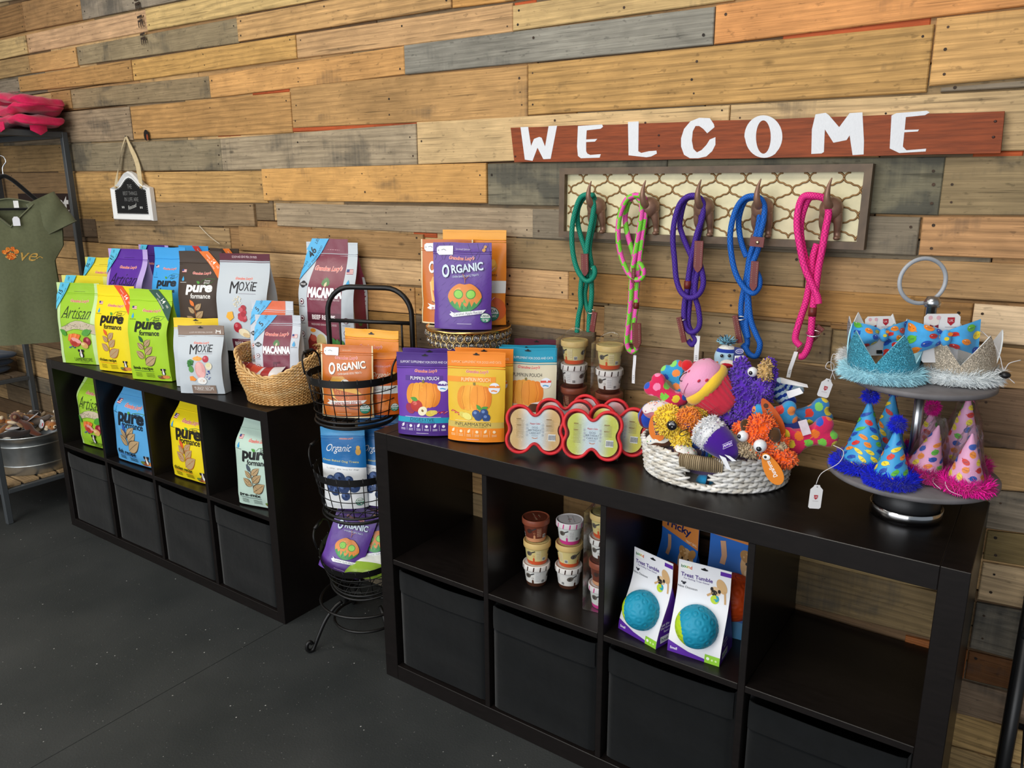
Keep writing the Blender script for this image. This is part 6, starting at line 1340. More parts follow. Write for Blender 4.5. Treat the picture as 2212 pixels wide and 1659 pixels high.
# ---------------------------------------------------------------- boxed treat balls and other toys in the third cube
def ball_box(label, pos, rot, W, H, D, ball, side, back, title, sub, seed, lower='5a2a9a', group='boxed treat balls in the third cube'):
    """carton with a header card: open front, ball held between a sloping card and a wedge base"""
    e = empty('boxed_toy', pos, math.radians(rot), label, 'boxed toy', group); hb = H * .60; a = W / 2
    mb = MB()     # header card folds from the base front up and back to a flat top
    def card(u, v):
        y = -D / 2 + (D / 2 + .002) * sstep(.0, .75, v) if v > 0 else -D / 2; return Vector(((u - .5) * W, y, v * H))
    mb.grid(card, 10, 20, back); mb.grid(lambda u, v: card(u, v) + Vector((0, .0012, 0)), 10, 20, back, flip=True)
    for sg in (-1, 1):
        V = [(sg * a, -D / 2, 0), (sg * a, D / 2, 0), (sg * a, D / 2, H * .10)] + [(sg * a, card(0, t).y + .001, t * H) for t in (.70, .5, .35, .2, .1)]
        mb.add(V, [tuple(range(8)) if sg > 0 else tuple(range(8))[::-1]], side, 0, False)
    mb.add([(-a, D / 2, 0), (a, D / 2, 0), (a, D / 2, H * .1), (-a, D / 2, H * .1), (a, .004, H * .7), (-a, .004, H * .7), (-a, -D / 2, 0), (a, -D / 2, 0)], [(0, 3, 2, 1), (3, 5, 4, 2), (0, 1, 7, 6)], side, 0, False)
    f = lambda x, z: card(x / W, z / H); u = W / 100; T = 100 * H / W
    ops = [('p', [(0, 0), (100, 0), (100, 12), (72, 6), (40, 10), (0, 22)], lower), ('r', 4, T - 18, 26, T - 5, 'eef0ea')] + [('t', c, 7 + i * 4.3, T - 12, 6.4 if c in 'h d' else 4.6, k, {'b': .03}) for i, (c, k) in enumerate(zip('hound', ('2a5a3c', '2f8a5a', '8fb03a', 'e0a02c', 'd9572c')))]
    ops += [('t', title, 36, T - 28, 8, '4a2a80', {'b': .02}), ('t', sub, 36, T - 36, 4.6, '6a5a8a'), ('e', 12, T - 46, 3, 3, '30303a'), ('e', 8, T - 44, 1.6, 1.6, '30303a'), ('e', 15, T - 44, 1.6, 1.6, '30303a'), ('t', 'Nina Ottosson', 20, T - 53, 4.4, '30303a'), ('r', 80, T - 12, 100, T - 4, lower), ('e', 50, T - 9, 7, 2, '141418'), ('e', 50, T - 7.4, 2.6, 2, '141418')]
    ops += [('e', 84, T - 34, 9, 15, 'cfa878', 25), ('e', 73, T - 46, 10, 9, 'd8b890'), ('e', 71, T - 50, 6, 6, '2c2420'), ('e', 66, T - 43, 3, 4, '2c2420'), ('e', 80, T - 45, 3, 4, '2c2420'), ('l', [(90, T - 42), (93, T - 66)], 3.6, 'c8a070'), ('l', [(66, T - 52), (58, T - 58)], 4, 'c8a070'), ('e', 73, T - 62, 8, 8, 'b8d02c'), ('e', 76, T - 60, 5, 6, '2a9ab0')]
    ops += [('t', 'Small', 12, 9, 5, 'efeaf8', {'b': .02}), ('r', 72, 0, 100, 16, '8fc83a'), ('e', 78, 9, 3, 3, 'eef4e0'), ('e', 86, 8, 2, 2, 'cfe8a0'), ('e', 93, 8, 2, 2, 'cfe8a0'), ('t', 'Fill With Treats', 50, T * .50, 4, '4a2a80')]
    if title == 'Tricky':
        ops = [('p', [(0, T - 4), (100, T - 4), (100, T - 48), (0, T - 34)], 'c87c3c'), ('t', 'Tricky', 44, T - 22, 21, '1c2450', {'w': 72, 'b': .03, 'sh': .12}), ('t', 'TREAT BALL', 82, T - 40, 5, 'e8d8c0', {'w': 30}), ('e', 74, T - 80, 20, 26, 'c8a070', 15), ('e', 62, T - 64, 9, 12, 'a87c48', 40), ('e', 86, T - 62, 8, 12, 'a87c48', -40), ('e', 72, T - 92, 11, 9, 'd8bc94'), ('e', 72, T - 88, 4, 3, '1a1614'), ('e', 72, T - 99, 5, 5, '5a2420'), ('e', 64, T - 76, 2.4, 2.4, '1a1614'), ('e', 80, T - 75, 2.4, 2.4, '1a1614'), ('l', [(22, T - 44), (26, T - 70), (24, T - 84)], 9, 'c89a78'), ('p', [(0, 0), (100, 0), (100, 26), (0, 34)], '5a9ac8')]
    art(mb, ops, f, u, L=.01, lift=.0004, step=.00002)
    g = lambda x, z: Vector((a, -D / 2 + x, z)); art(mb, [('t', 'Let the', 30, 52, 7, 'efeaf8', {'b': .02}), ('t', 'Dog Games', 32, 43, 7, 'efeaf8', {'b': .02}), ('t', 'Begin!', 34, 34, 7, 'efeaf8', {'b': .02}), ('r', 14, 8, 52, 24, 'eef0ea'), ('t', 'hound', 33, 16, 9, '3a7a4a', {'b': .02})], g, D / 90, L=.02, lift=.0005, step=.00002)
    build('carton', mb, 'card', e)
    bb = MB(); rb = W * .40; c = Vector((0, -D / 2 + rb * .32, H * .345)); R = random.Random(seed); dots = []
    for i in range(60):
        z = 1 - 2 * (i + .5) / 60; t = i * 2.39996; q = math.sqrt(1 - z * z); dots.append(Vector((q * math.cos(t), q * math.sin(t), z)))
    def bf(u_, v_):
        d = Vector((math.cos(2 * PI * u_) * math.cos(PI * (v_ - .5)), math.sin(2 * PI * u_) * math.cos(PI * (v_ - .5)), math.sin(PI * (v_ - .5)))); k = 1
        m = min((d - q).length for q in dots); k -= .045 * (sstep(.10, .125, m) - sstep(.145, .17, m)); return c + d * rb * k
    tilt = Vector((-.75, -.25, -.2)).normalized()
    bb.grid(bf, 96, 56, lambda u_, v_: (ball if Vector((math.cos(2 * PI * u_) * math.cos(PI * (v_ - .5)), math.sin(2 * PI * u_) * math.cos(PI * (v_ - .5)), math.sin(PI * (v_ - .5)))).dot(tilt) < .62 else 'b4d424') if ball == '1f93b4' else ball, wu=True)
    build('treat_ball', bb, 'rubber', e)['label'] = 'dimpled ball'
    return e
_p = at_z(1372, 1370, ZB); _q = at_z(1495, 1408, ZB)
if True:
    ball_box('boxed blue and lime treat ball turned away, beside the clear box of tubs', (.836, -.325, ZB + .0005), -16, .120, .205, .095, '1f93b4', '5a2a9a', 'e6e6ea', 'Treat Tumble', 'Fun Rolling Treat Game!', 3)
    ball_box('boxed blue treat ball facing out, in front of the orange ball box', (.965, -.325, ZB + .0005), 2, .125, .215, .095, '1f93b4', '5a2a9a', 'e6e6ea', 'Treat Tumble', 'Fun Rolling Treat Game!', 4)
    ball_box('blue carton with an orange ball at the back, against the right upright of the cube', (1.000, -.185, ZB + .0005), 6, .145, .285, .11, 'd04a16', '1f5aa8', '2a66b8', 'Tricky', 'Treat Ball', 5, 'e08a3c', 'orange treat balls in blue cartons')
    ball_box('blue carton with an orange ball, half hidden behind the turned-away blue ball box', (.845, -.185, ZB + .0005), -24, .130, .250, .11, 'd04a16', '1f5aa8', '2a66b8', 'Tricky', 'Treat Ball', 6, 'e08a3c', 'orange treat balls in blue cartons')
    mb = MB()
    for i in range(4): mb.box((-.12, -.055, .015 + i * .058), (.12, -.047, .060 + i * .058), '4a3424', .001)
    for sx in (-1, 1):
        for i in range(4): mb.box((sx * .12 - .004, -.047, .015 + i * .058), (sx * .12 + .004, .055, .060 + i * .058), '4a3424', .001)
    for i in range(4): mb.box((-.12, .047, .015 + i * .058), (.12, .055, .060 + i * .058), '4a3424', .001)
    mb.box((-.12, -.05, .004), (.12, .055, .012), '4a3424')
    for sx in (-1, 1):
        for sy in (-1, 1): mb.box((sx * .112 - .008, sy * .042 - .006, .0), (sx * .112 + .008, sy * .042 + .006, .238), '3c2a1c', .001)
    build('slatted_crate', mb, 'rawwood', None, (.90, -.062, ZB + .0005), 0, 'dark slatted wooden crate at the back of the third cube', 'crate')
# ---------------------------------------------------------------- two-tier tray, party hats, crowns, bow ties
TX, TY = 1.346, -.193; Z1, Z2 = .895, 1.090
def tier_tray():
    e = empty('tiered_tray', (TX, TY, HB), 0, 'two-tier grey round tray with a chrome foot and a ring handle', 'tiered tray'); g = '6d6a6c'
    def disc(n, z, r): mb = MB(); mb.lathe([(0, z - .012), (r - .004, z - .012), (r, z - .009), (r, z - .002), (r - .002, z), (0, z)], 72, g); build(n, mb, 'slate', e)
    disc('lower_tier', Z1 - HB, .162); disc('upper_tier', Z2 - HB, .133)
    mb = MB(); mb.lathe([(.070, 0), (.070, .024), (.0685, .025), (.0685, .001)], 56, 'd0d0d2'); mb.lathe([(.066, .0), (.062, .045), (.04, .083)], 40, '1a1a1c', mi=1); build('foot', mb, ['chrome', 'black'], e)
    mb = MB(); mb.lathe([(.0095, Z1 - HB), (.0095, Z2 - HB - .012)], 20, 'b8babd'); mb.lathe([(.0095, Z2 - HB), (.0095, 1.235 - HB), (.014, 1.236 - HB), (.016, 1.245 - HB), (.010, 1.256 - HB), (0, 1.257 - HB)], 20, 'b8babd'); build('centre_post', mb, 'steel', e)
    rc = at_y(1993, 607, TY); mb = MB(); d = Vector((.82, .57, 0)).normalized(); r = .0455
    mb.tube([Vector((rc.x - TX, 0, rc.z - HB)) + d * (r * math.cos(t)) + Vector((0, 0, r * .97 * math.sin(t))) for t in [2 * PI * i / 48 for i in range(48)]], .0042, 10, 'a8acb2', closed=True); build('ring_handle', mb, 'plastic', e)
tier_tray()
def fluff(mb, P, r, n, L, cols, seed, w=.0011, lo=-9):
    """downy trim: fine tapered barbs standing off a path"""
    R = random.Random(seed); m = len(P)
    for _ in range(n):
        t = R.random() * (m - 1); i = int(t); p = P[i].lerp(P[min(i + 1, m - 1)], t - i)
        d = Vector((R.gauss(0, 1), R.gauss(0, 1), R.gauss(0, 1))).normalized(); q = p + d * r * R.uniform(.3, 1); l = L * R.uniform(.45, 1.15); d2 = (d + Vector((R.gauss(0, .5), R.gauss(0, .5), R.gauss(-.15, .5)))).normalized()
        s = d2.orthogonal().normalized() * w * R.uniform(.6, 1.2); m1 = q + d2 * l * .6; e_ = m1 + (d2 + Vector((0, 0, -.3))).normalized() * l * .4
        K = [q - s, q + s, m1 + s * .7, m1 - s * .7, e_]
        for k_ in K: k_.z = max(k_.z, lo + .002 * R.random())
        mb.add(K, [(0, 1, 2, 3), (3, 2, 4)], R.choice(cols))
def balloon_dots(T, seed, W=100, words=True, cols=('d8362c', 'ee8a2c', 'f2d83a', '63b83c', '2450b0')):
    R = random.Random(seed); o = []; pts = []
    for _ in range(900):
        x, y = R.uniform(4, W - 4), R.uniform(2, T - 4)
        if all((x - a) ** 2 + (y - b) ** 2 > 16.5 ** 2 for a, b in pts): pts.append((x, y))
    for i, (x, y) in enumerate(pts):
        c = cols[R.randrange(len(cols))]; a = R.uniform(-60, 60); o += [('e', x, y, 7.2, 6, c, a)]; r = math.radians(a)
        o += [('p', [(x + 6.6 * math.cos(r), y + 6.6 * math.sin(r)), (x + 8.8 * math.cos(r) - 1.2 * math.sin(r), y + 8.8 * math.sin(r) + 1.2 * math.cos(r)), (x + 8.8 * math.cos(r) + 1.2 * math.sin(r), y + 8.8 * math.sin(r) - 1.2 * math.cos(r))], c), ('e', x - 3 * math.cos(r) - 2 * math.sin(r), y - 3 * math.sin(r) + 2 * math.cos(r), 1.2, .7, 'f4e4d8', a)]
        if words: o.append(('t', ('Party', 'Happy', 'Birthday')[i % 3], x, y, 3.4, '8a2c1c' if c in ('ee8a2c', 'f2d83a') else '1c2a5a', {'rot': a * .4, 'w': 9, 'sh': .2}))
    return o
def party_hat(label, pos, h, r, paper, trim, seed, lean=(0, 0), wrap=False, group='party hats on the lower tier', pom=True):
    e = empty('party_hat', pos, 0, label, 'party hat', group); e.rotation_euler = (lean[0], lean[1], seed)
    mb = MB(); z0 = .008; f0 = lambda u, v: Vector(((r * (1 - v) + .0015) * math.cos(2 * PI * u), (r * (1 - v) + .0015) * math.sin(2 * PI * u), z0 + v * (h - z0)))
    mb.grid(f0, 40, 14, paper, wu=True); mb.grid(lambda u, v: f0(u, v) * .985 + Vector((0, 0, .0003)), 40, 14, 'e8e8e8', wu=True, flip=True)
    sl = math.hypot(r, h - z0); circ = 2 * PI * r
    def cone(x, y):      # unrolled paper: arc length measured at the foot, slant height
        v = min(.999, y / sl); return f0(x / (circ * max(.18, 1 - v)) - 1 / (2 * max(.18, 1 - v)) + 0, v)
    T = sl * 1000; ops = []; R = random.Random(seed * 7 + 1)
    for row in range(int(T / 15)):
        y = 12 + row * 15; wd = circ * 1000 * (1 - y / T); k = max(1, int(wd / 21))
        for i in range(k):
            x = circ * 500 + (i + .5 * (row % 2) - (k - 1) / 2) * (wd / k); s = .75
            if y > T - 14: continue
            o = [('e', 0, 0, 7.2, 6, c_, 0) for c_ in (R.choice(('d8362c', 'ee8a2c', 'f2d83a', '63b83c', '2450b0', '2450b0')),)]; a = R.uniform(0, 180); c_ = o[0][5]; ra = math.radians(a)
            ops += [('e', x, y, 6.6, 5.4, c_, a), ('p', [(x + 6 * math.cos(ra), y + 6 * math.sin(ra)), (x + 8.4 * math.cos(ra) - 1.2 * math.sin(ra), y + 8.4 * math.sin(ra) + 1.2 * math.cos(ra)), (x + 8.4 * math.cos(ra) + 1.2 * math.sin(ra), y + 8.4 * math.sin(ra) - 1.2 * math.cos(ra))], c_), ('t', ('Party', 'Happy', 'Birthday')[(i + row) % 3], x, y, 3, '7a2a1c' if c_ in ('ee8a2c', 'f2d83a') else '1a2a5a', {'rot': R.uniform(-30, 30), 'w': 8})]
    art(mb, ops, cone, .001, L=.004, lift=.0005, step=.000004)
    build('paper_cone', mb, 'card', e); fb = MB(); ring = [Vector((r * math.cos(2 * PI * i / 24), r * math.sin(2 * PI * i / 24), z0 + .004)) for i in range(25)]
    fb.tube(ring[:-1], .0075, 6, trim, closed=True); fluff(fb, ring, .011, 8000, .017, (trim, trim, tuple(min(1, c * 1.5) for c in hx(trim)[:3]) + (1,)), int(seed * 100), lo=.001); build('feather_trim', fb, 'fluff', e)
    if pom:
        fb = MB(); c = Vector((0, 0, h + .004)); fb.ell(c, .008, trim, 8, 6); fluff(fb, [c, c + Vector((0, 0, .004))], .009, 1300, .014, (trim, tuple(min(1, q * 1.5) for q in hx(trim)[:3]) + (1,)), int(seed * 90)); build('feather_pompom', fb, 'fluff', e)
    if wrap:
        wb = MB()
        def wf(u, v):
            q = r + .010 - (r + .004) * min(1, v * .93); n_ = noise.noise(Vector((math.cos(2 * PI * u) * 2.3, math.sin(2 * PI * u) * 2.3, v * 5 + seed))) * .008 * (.4 + v); return Vector(((q + n_) * math.cos(2 * PI * u) * 1.0, (q + n_) * math.sin(2 * PI * u), .001 + v * (h + .015)))
        wb.grid(wf, 30, 14, 'f4f4f6', wu=True); build('cellophane_bag', wb, 'cello', e)
    tb = MB()
    for k in range(2):
        a = -PI / 2 + (.5 - k) * .8; P = smooth_path([(r * .9 * math.cos(a), r * .9 * math.sin(a), z0 + .01), ((r + .012) * math.cos(a), (r + .012) * math.sin(a), .022), ((r + .020) * math.cos(a + .3), (r + .020) * math.sin(a + .3), .012), ((r + .016) * math.cos(a + .7), (r + .016) * math.sin(a + .7), .006)], 5); tb.tube(P, .0006, 4, 'e4e4e8')
    build('elastic_cord', tb, 'plastic', e)
    return e
party_hat('tall blue balloon-print hat with royal blue feathers, farthest left on the lower tier', (1.262, -.248, Z1 + .001), .150, .047, '3f9fd8', '1020c8', 1.1)
party_hat('small blue balloon-print hat with royal blue feathers, at the front of the lower tier', (1.325, -.310, Z1 + .001), .118, .036, '3f9fd8', '1020c8', 2.7)
party_hat('blue balloon-print hat hidden behind the tall blue one', (1.290, -.150, Z1 + .001), .150, .040, '3f9fd8', '1020c8', 0.4)
party_hat('pink balloon-print hat tilted in its cellophane, in front of the post', (1.372, -.238, Z1 + .002), .112, .038, 'eaa6cc', 'd81090', 3.3, (.04, -.16), True, pom=False)
party_hat('tall pink balloon-print hat with magenta feathers in cellophane, at the right back', (1.428, -.140, Z1 + .001), .158, .044, 'eaa6cc', 'd81090', 4.4, (0, 0), True)
party_hat('small pink balloon-print hat in cellophane at the right front edge of the lower tier', (1.448, -.262, Z1 + .001), .115, .036, 'eaa6cc', 'd81090', 5.2, (0, .02), True, pom=False)
party_hat('pink balloon-print hat lying low behind the post in cellophane', (1.362, -.095, Z1 + .001), .105, .036, 'eaa6cc', 'd81090', 6.1, (0, 0), True)
def crown(label, pos, r, h, col, trim, seed, rot=0, lean=0):
    e = empty('glitter_crown', pos, (math.radians(lean), 0, math.radians(rot)), label, 'crown', 'glitter crowns on the upper tier'); n = 5; N = 100
    def rad(z): return r * (1 + .20 * z / h)
    V = []; F = []; mb = MB()
    for i in range(N):
        u = i / N * n; f = abs((u % 1) - .5) * 2; top = h * (.40 + .60 * (1 - f) ** 1.0) if True else h
        a = 2 * PI * i / N - PI / 2 + PI / n * 0
        for j in range(5): z = top * j / 4; V.append((rad(z) * math.cos(a), rad(z) * math.sin(a), z))
    for i in range(N):
        for j in range(4): F.append((i * 5 + j, ((i + 1) % N) * 5 + j, ((i + 1) % N) * 5 + j + 1, i * 5 + j + 1))
    mb.add(V, F, col, 0, True); build('glitter_points', mb, 'glitter', e)
    ib = MB(); ib.add([(x * .965, y * .965, z) for x, y, z in V], [f[::-1] for f in F], trim if 'd' in trim else 'd8d8d8')
    W = V; ib.add([W[i * 5 + 4] for i in range(N)] + [(W[i * 5 + 4][0] * .965, W[i * 5 + 4][1] * .965, W[i * 5 + 4][2]) for i in range(N)], [(i, (i + 1) % N, N + (i + 1) % N, N + i) for i in range(N)], trim); build('foam_lining', ib, 'foam', e)
    fb = MB(); ring = [Vector((r * 1.02 * math.cos(2 * PI * i / 30), r * 1.02 * math.sin(2 * PI * i / 30), .0125)) for i in range(31)]; fb.tube(ring[:-1], .011, 8, trim, closed=True); T3 = tuple(min(1, c * 1.15) for c in hx(trim)[:3]) + (1,)
    fluff(fb, ring, .014, 15000, .020, (trim, T3, trim), int(seed * 100), .0006, .001); build('feather_trim', fb, 'fluff', e)
    return e
crown('silver glitter crown with pale feather trim, partly behind the blue crown', (1.236, -.110, Z2 + .001), .050, .105, 'a6a6aa', 'dcdfe0', 1.4, 50)
crown('blue glitter crown with icy blue feather trim, front of the upper tier', (1.276, -.238, Z2 + .001), .062, .102, '4aa6c0', 'a8dcea', 2.4, 70)
crown('champagne glitter crown with white feather trim, on the right of the upper tier', (1.402, -.168, Z2 + .001), .062, .102, 'c4b6a2', 'e2e8ea', 3.4, 80)
def bow_tie(label, pos, rot, lean, w, size, seed):
    e = empty('bow_tie', pos, 0, label, 'bow tie', 'carded bow ties on the upper tier'); e.rotation_mode = 'QUATERNION'; e.rotation_quaternion = (Matrix.Rotation(math.radians(rot), 3, 'Z') @ Matrix.Rotation(math.radians(-lean), 3, 'X') @ Matrix.Rotation(math.radians(0), 3, 'Y')).to_quaternion()
    h = w * .52; cw, ch = w * .50, w * .68; zc = ch * .52
    cb = MB(); O = [(-cw / 2 + .004, 0), (cw / 2 - .004, 0), (cw / 2, .004), (cw / 2, ch - .006), (cw / 2 - .006, ch), (-cw / 2 + .006, ch), (-cw / 2, ch - .006), (-cw / 2, .004)]
    cb.prism(O, .0, .0012, 'eeebea'); f = lambda x, y: Vector((x - cw / 2, -.0001, y)); u = cw / 100; T = 100 * ch / cw
    art(cb, [('p', [(64, T - 10), (84, T - 10), (84, T - 24), (74, T - 33), (64, T - 24)], 'b82a38'), ('t', 'UK', 74, T - 19, 7, 'f2dede'), ('l', [(58, T - 37), (90, T - 37)], 1.6, 'b0a8ac'), ('t', size, 78, T - 48, 9, '4a4a4e'), ('e', 28, T - 22, 14, 11, 'f0e6dc'), ('e', 17, T - 11, 6, 6, 'e8b4bc'), ('e', 39, T - 11, 6, 6, 'e8b4bc'), ('p', [(16, T - 30), (28, T - 34), (16, T - 40)], '8a2236'), ('p', [(40, T - 30), (28, T - 34), (40, T - 40)], '8a2236')], f, u, L=.02, step=.00002)
    build('backing_card', cb, 'card', e)
    bb = MB(); blue = '4aa6e2'
    def wing(s):
        def g(u_, v_):
            k = u_; hh = h / 2 * (.30 + .70 * k ** .7) * (1 + .06 * math.sin(3 * k + seed)); x = s * (.004 + k * (w / 2 - .004)); z = (v_ - .5) * 2 * hh; y = -.010 - .012 * math.sin(PI * min(1, k * 1.1)) * (1 - (2 * v_ - 1) ** 2) + .0035 * math.sin(v_ * 9 + seed) * (1 - k) - .002 * math.sin(k * 5); return Vector((x, y, zc + z))
        bb.grid(g, 18, 12, blue, flip=(s < 0)); bb.grid(lambda a, b: g(a, b) + Vector((0, .010 * (1 - (2 * b - 1) ** 2) + .001, 0)), 18, 12, blue, flip=(s > 0))
        def fx(x, y): return g(min(1, max(0, x / (w / 2))), min(1, max(0, y / h))) if s > 0 else g(min(1, max(0, 1 - x / (w / 2))), min(1, max(0, y / h)))
        art(bb, balloon_dots(50 * h / (w / 2), seed + s, 50), fx, w / 100, L=.006, lift=.0006, step=.000008)
    wing(-1); wing(1); build('bow', bb, 'cloth', e)
    kb = MB(); kb.ell((0, -.017, zc), (w * .075, .009, h * .22), '4aa6e2', 12, 10); kf = lambda x, y: Vector((x - w * .06, -.0262, zc - h * .15 + y)); art(kb, [('e', 4, 8, 4, 3, 'f2d83a'), ('e', 9, 15, 4, 3, 'ee8a2c')], kf, w * .009, L=.01, step=.00001); build('centre_knot', kb, 'cloth', e)
    sb = MB(); sb.box((-.006, -.004, zc - h * .62), (.006, -.001, zc - h * .5), '141414', .0008); build('clip', sb, 'plastic', e)
    return e
bow_tie('balloon-print bow tie on a white card marked S, above the blue crown', (1.262, -.205, Z2 + .040), 40, 10, .118, 'S', 1.7)
bow_tie('large balloon-print bow tie on a white card marked L, above the champagne crown', (1.374, -.222, Z2 + .042), 34, 6, .140, 'L', 2.9)
bow_tie('balloon-print bow tie behind the one marked S, half hidden by it', (1.310, -.170, Z2 + .030), 34, 8, .105, 'S', 4.3)
mb = MB()
for k, (x, y) in enumerate(((1.262, -.198), (1.366, -.214))): mb.box((x - .02, y - .004, Z2 + .0005), (x + .02, y + .012, Z2 + .039), 'b08a64', .002)
build('cardboard_stand', mb, 'paper', label='pair of small brown cardboard supports under the carded bow ties', cat='support')
def hang_tag(label, px, py, y, L, rot, cord):
    """little white string tag with a red emblem"""
    c = at_y(px, py, y); e = empty('hang_tag', c, (0, math.radians(rot), math.radians(30)), label, 'tag', 'white string tags on the tiered tray'); w = .0125; mb = MB()
    O = [(-w, -L / 2 + .003), (-w + .003, -L / 2), (w - .003, -L / 2), (w, -L / 2 + .003), (w, L / 2 - .010), (w * .55, L / 2 - .004), (w * .4, L / 2), (-w * .4, L / 2), (-w * .55, L / 2 - .004), (-w, L / 2 - .010)]
    mb.prism(O, -.0006, 0, 'eceaea'); f = lambda x, z: Vector((x, -.0007, z)); art(mb, [('p', [(-4, 4), (4, 4), (4, -2), (0, -6), (-4, -2)], 'b8323c'), ('t', 'UK', 0, 0, 4, 'f4e0e0'), ('l', [(-6, -9), (6, -9)], .8, 'c4b8ba'), ('e', 0, L * 500 - 4, 1.4, 1.4, '8a8a8a')], f, .001, L=.02, step=.00002); build('card', mb, 'card', e)
    cb = MB(); P = [at_y(a, b, y2) for a, b, y2 in cord]
    inv = (Matrix.Translation(c) @ Matrix.Rotation(math.radians(30), 4, 'Z') @ Matrix.Rotation(math.radians(rot), 4, 'Y')).inverted(); cb.tube([inv @ p for p in smooth_path(P, 6)], .0008, 5, 'd8d4d4'); build('elastic_string', cb, 'plastic', e)
    return e
hang_tag('white string tag hanging from the silver crown, left of the tiered tray', 1783, 838, -.19, .042, 14, [(1793, 820, -.19), (1802, 790, -.2), (1790, 782, -.21), (1784, 795, -.21), (1806, 800, -.2), (1815, 778, -.2), (1800, 765, -.19), (1795, 790, -.19), (1804, 820, -.19)])
hang_tag('white string tag hanging below the lower tier over the shelf front', 1762, 1073, -.34, .052, 2, [(1763, 1046, -.34), (1775, 1022, -.34), (1812, 1000, -.335), (1822, 975, -.33), (1800, 962, -.325)])
mb = MB(); P = [at_y(*q) for q in ((2120, 715, -.17), (2146, 740, -.18), (2160, 770, -.19), (2168, 800, -.19), (2180, 785, -.19), (2205, 778, -.18))]; mb.tube(smooth_path(P, 6), .0009, 5, 'd8d4d4'); P = [at_y(*q) for q in ((2145, 850, -.20), (2150, 800, -.19), (2166, 806, -.19), (2192, 828, -.19))]; mb.tube(smooth_path(P, 6), .0009, 5, 'd8d4d4'); mb.ell(at_y(2171, 810, -.19), (.010, .009, .007), '1a1a1c', 12, 8); build('elastic_cord_loop', mb, 'plastic', label='clear elastic with a black toggle sticking out from the champagne crown', cat='cord')
# ---------------------------------------------------------------- white woven basket of plush toys
BX, BY = .924, -.180
def toy_basket():
    e = empty('woven_basket', (BX, BY, HB), math.radians(12), 'white woven seagrass basket with a jute-wrapped handle, full of plush toys', 'basket'); rx, ry, h = .170, .136, .082; rows = 6; R = random.Random(9)
    L = 2 * PI * (rx + ry) / 2
    def pt(a, z, off=0): k = .93 + .07 * z / h; return Vector(((rx * k + off) * math.cos(a), (ry * k + off) * math.sin(a), z))
    ha = -PI / 2 - .08; hw = .27
    mb = MB()
    for r in range(rows):
        z = .008 + (h - .012) * r / (rows - 1); n = 44
        for i in range(n):
            a = 2 * PI * (i + .5 * (r % 2)) / n; d = abs((a - ha + PI) % (2 * PI) - PI)
            if r in (1, 2, 3) and d < hw - (.05 if r == 2 else 0): continue
            if r >= 4 and d < hw + .01: continue
            for sgn in (1, -1):       # two crossing leaves of the plait
                P = []
                for j in range(5):
                    t = j / 4 - .5; da = t * 2 * PI / n * 1.75; P.append(pt(a + da, z + sgn * t * .013, .0035 + .0035 * math.cos(PI * t * 1.6) * (1 if sgn > 0 else .6)))
                mb.tube(P, [.0028, .0056, .0064, .0056, .0028], 6, R.choice(['e2dfd8', 'd9d4ca', 'ebe9e5', 'cfc8bb']), flat=.75)
    build('plaited_side', mb, 'wicker', e)
    mb = MB()
    for i in range(90):
        for j in range(12):
            u, v = i / 90, j / 12
            if abs((2 * PI * (u + .005) - ha + PI) % (2 * PI) - PI) < hw and 1 < j < 7: continue
            mb.grid(lambda a, b: pt(2 * PI * (u + a / 90), .003 + (v + b / 12) * (h - .006), -.003), 1, 1, 'c4bcae', flip=True)
    mb.lathe([(0, .003), (.93, .003), (.93, .006), (0, .006)], 48, 'cfc8bc', sx=rx, sy=ry); build('lining', mb, 'wicker', e)
    mb = MB(); n = 22
    for i in range(n):
        a = ha - hw + 2 * hw * i / (n - 1); P = []
        for j in range(12): t = 2 * PI * j / 12; P.append(pt(a, .068 + .0175 * math.cos(t), .002 + .010 * math.sin(t)))
        mb.tube(P, .0021, 5, R.choice(['a08c6c', '927e60', 'ad9978']), closed=True)
    build('jute_handle', mb, 'rope', e)
    return e
toy_basket()
GTY = 'plush toys in the white basket'
def tp(x, y, depth): return at_y(1370 + x * .235, 700 + y * .235, depth)
def mop(mb, ells, n, L, r, cols, seed, curl=.5):
    """mop-yarn pile: short fat loops all over the given ellipsoids"""
    R = random.Random(seed); tot = sum((e[1] if not isinstance(e[1], tuple) else max(e[1])) ** 2 for e in ells)
    for c, q in [(Vector(e[0]), e[1] if isinstance(e[1], tuple) else (e[1],) * 3) for e in ells]:
        mb.ell(c, tuple(k * .93 for k in q), cols[0], 14, 10)
        for _ in range(int(n * max(q) ** 2 / tot)):
            d = Vector((R.gauss(0, 1), R.gauss(0, 1), R.gauss(0, 1))).normalized(); p = c + Vector((d.x * q[0], d.y * q[1], d.z * q[2])); nn = Vector((d.x / q[0], d.y / q[1], d.z / q[2])).normalized()
            s = Vector((R.gauss(0, 1), R.gauss(0, 1), R.gauss(0, 1) - .6)).normalized() * curl; l = L * R.uniform(.7, 1.25)
            mb.tube([p - nn * r, p + nn * l * .5 + s * l * .15, p + nn * l * .85 + s * l * .55], [r, r * 1.1, r * .8], 5, R.choice(cols))
def eye(par, c, r, d, white='e8ecf0', pup='1a1a20'):
    mb = MB(); mb.ell(c, r, white, 16, 12); p = Vector(c) + Vector(d).normalized() * r * .80; mb.ell(p, r * .42, pup, 12, 8); return build('eye', mb, 'eye', par)
def frame(c, axis, twist=0):
    z = Vector(axis).normalized(); x = Vector((0, 1, 0)).cross(z)
    if x.length < .01: x = Vector((1, 0, 0))
    x.normalize(); y = z.cross(x); return Matrix.Translation(Vector(c)) @ Matrix(((x.x, y.x, z.x, 0), (x.y, y.y, z.y, 0), (x.z, y.z, z.z, 0), (0, 0, 0, 1))) @ Matrix.Rotation(twist, 4, 'Z')
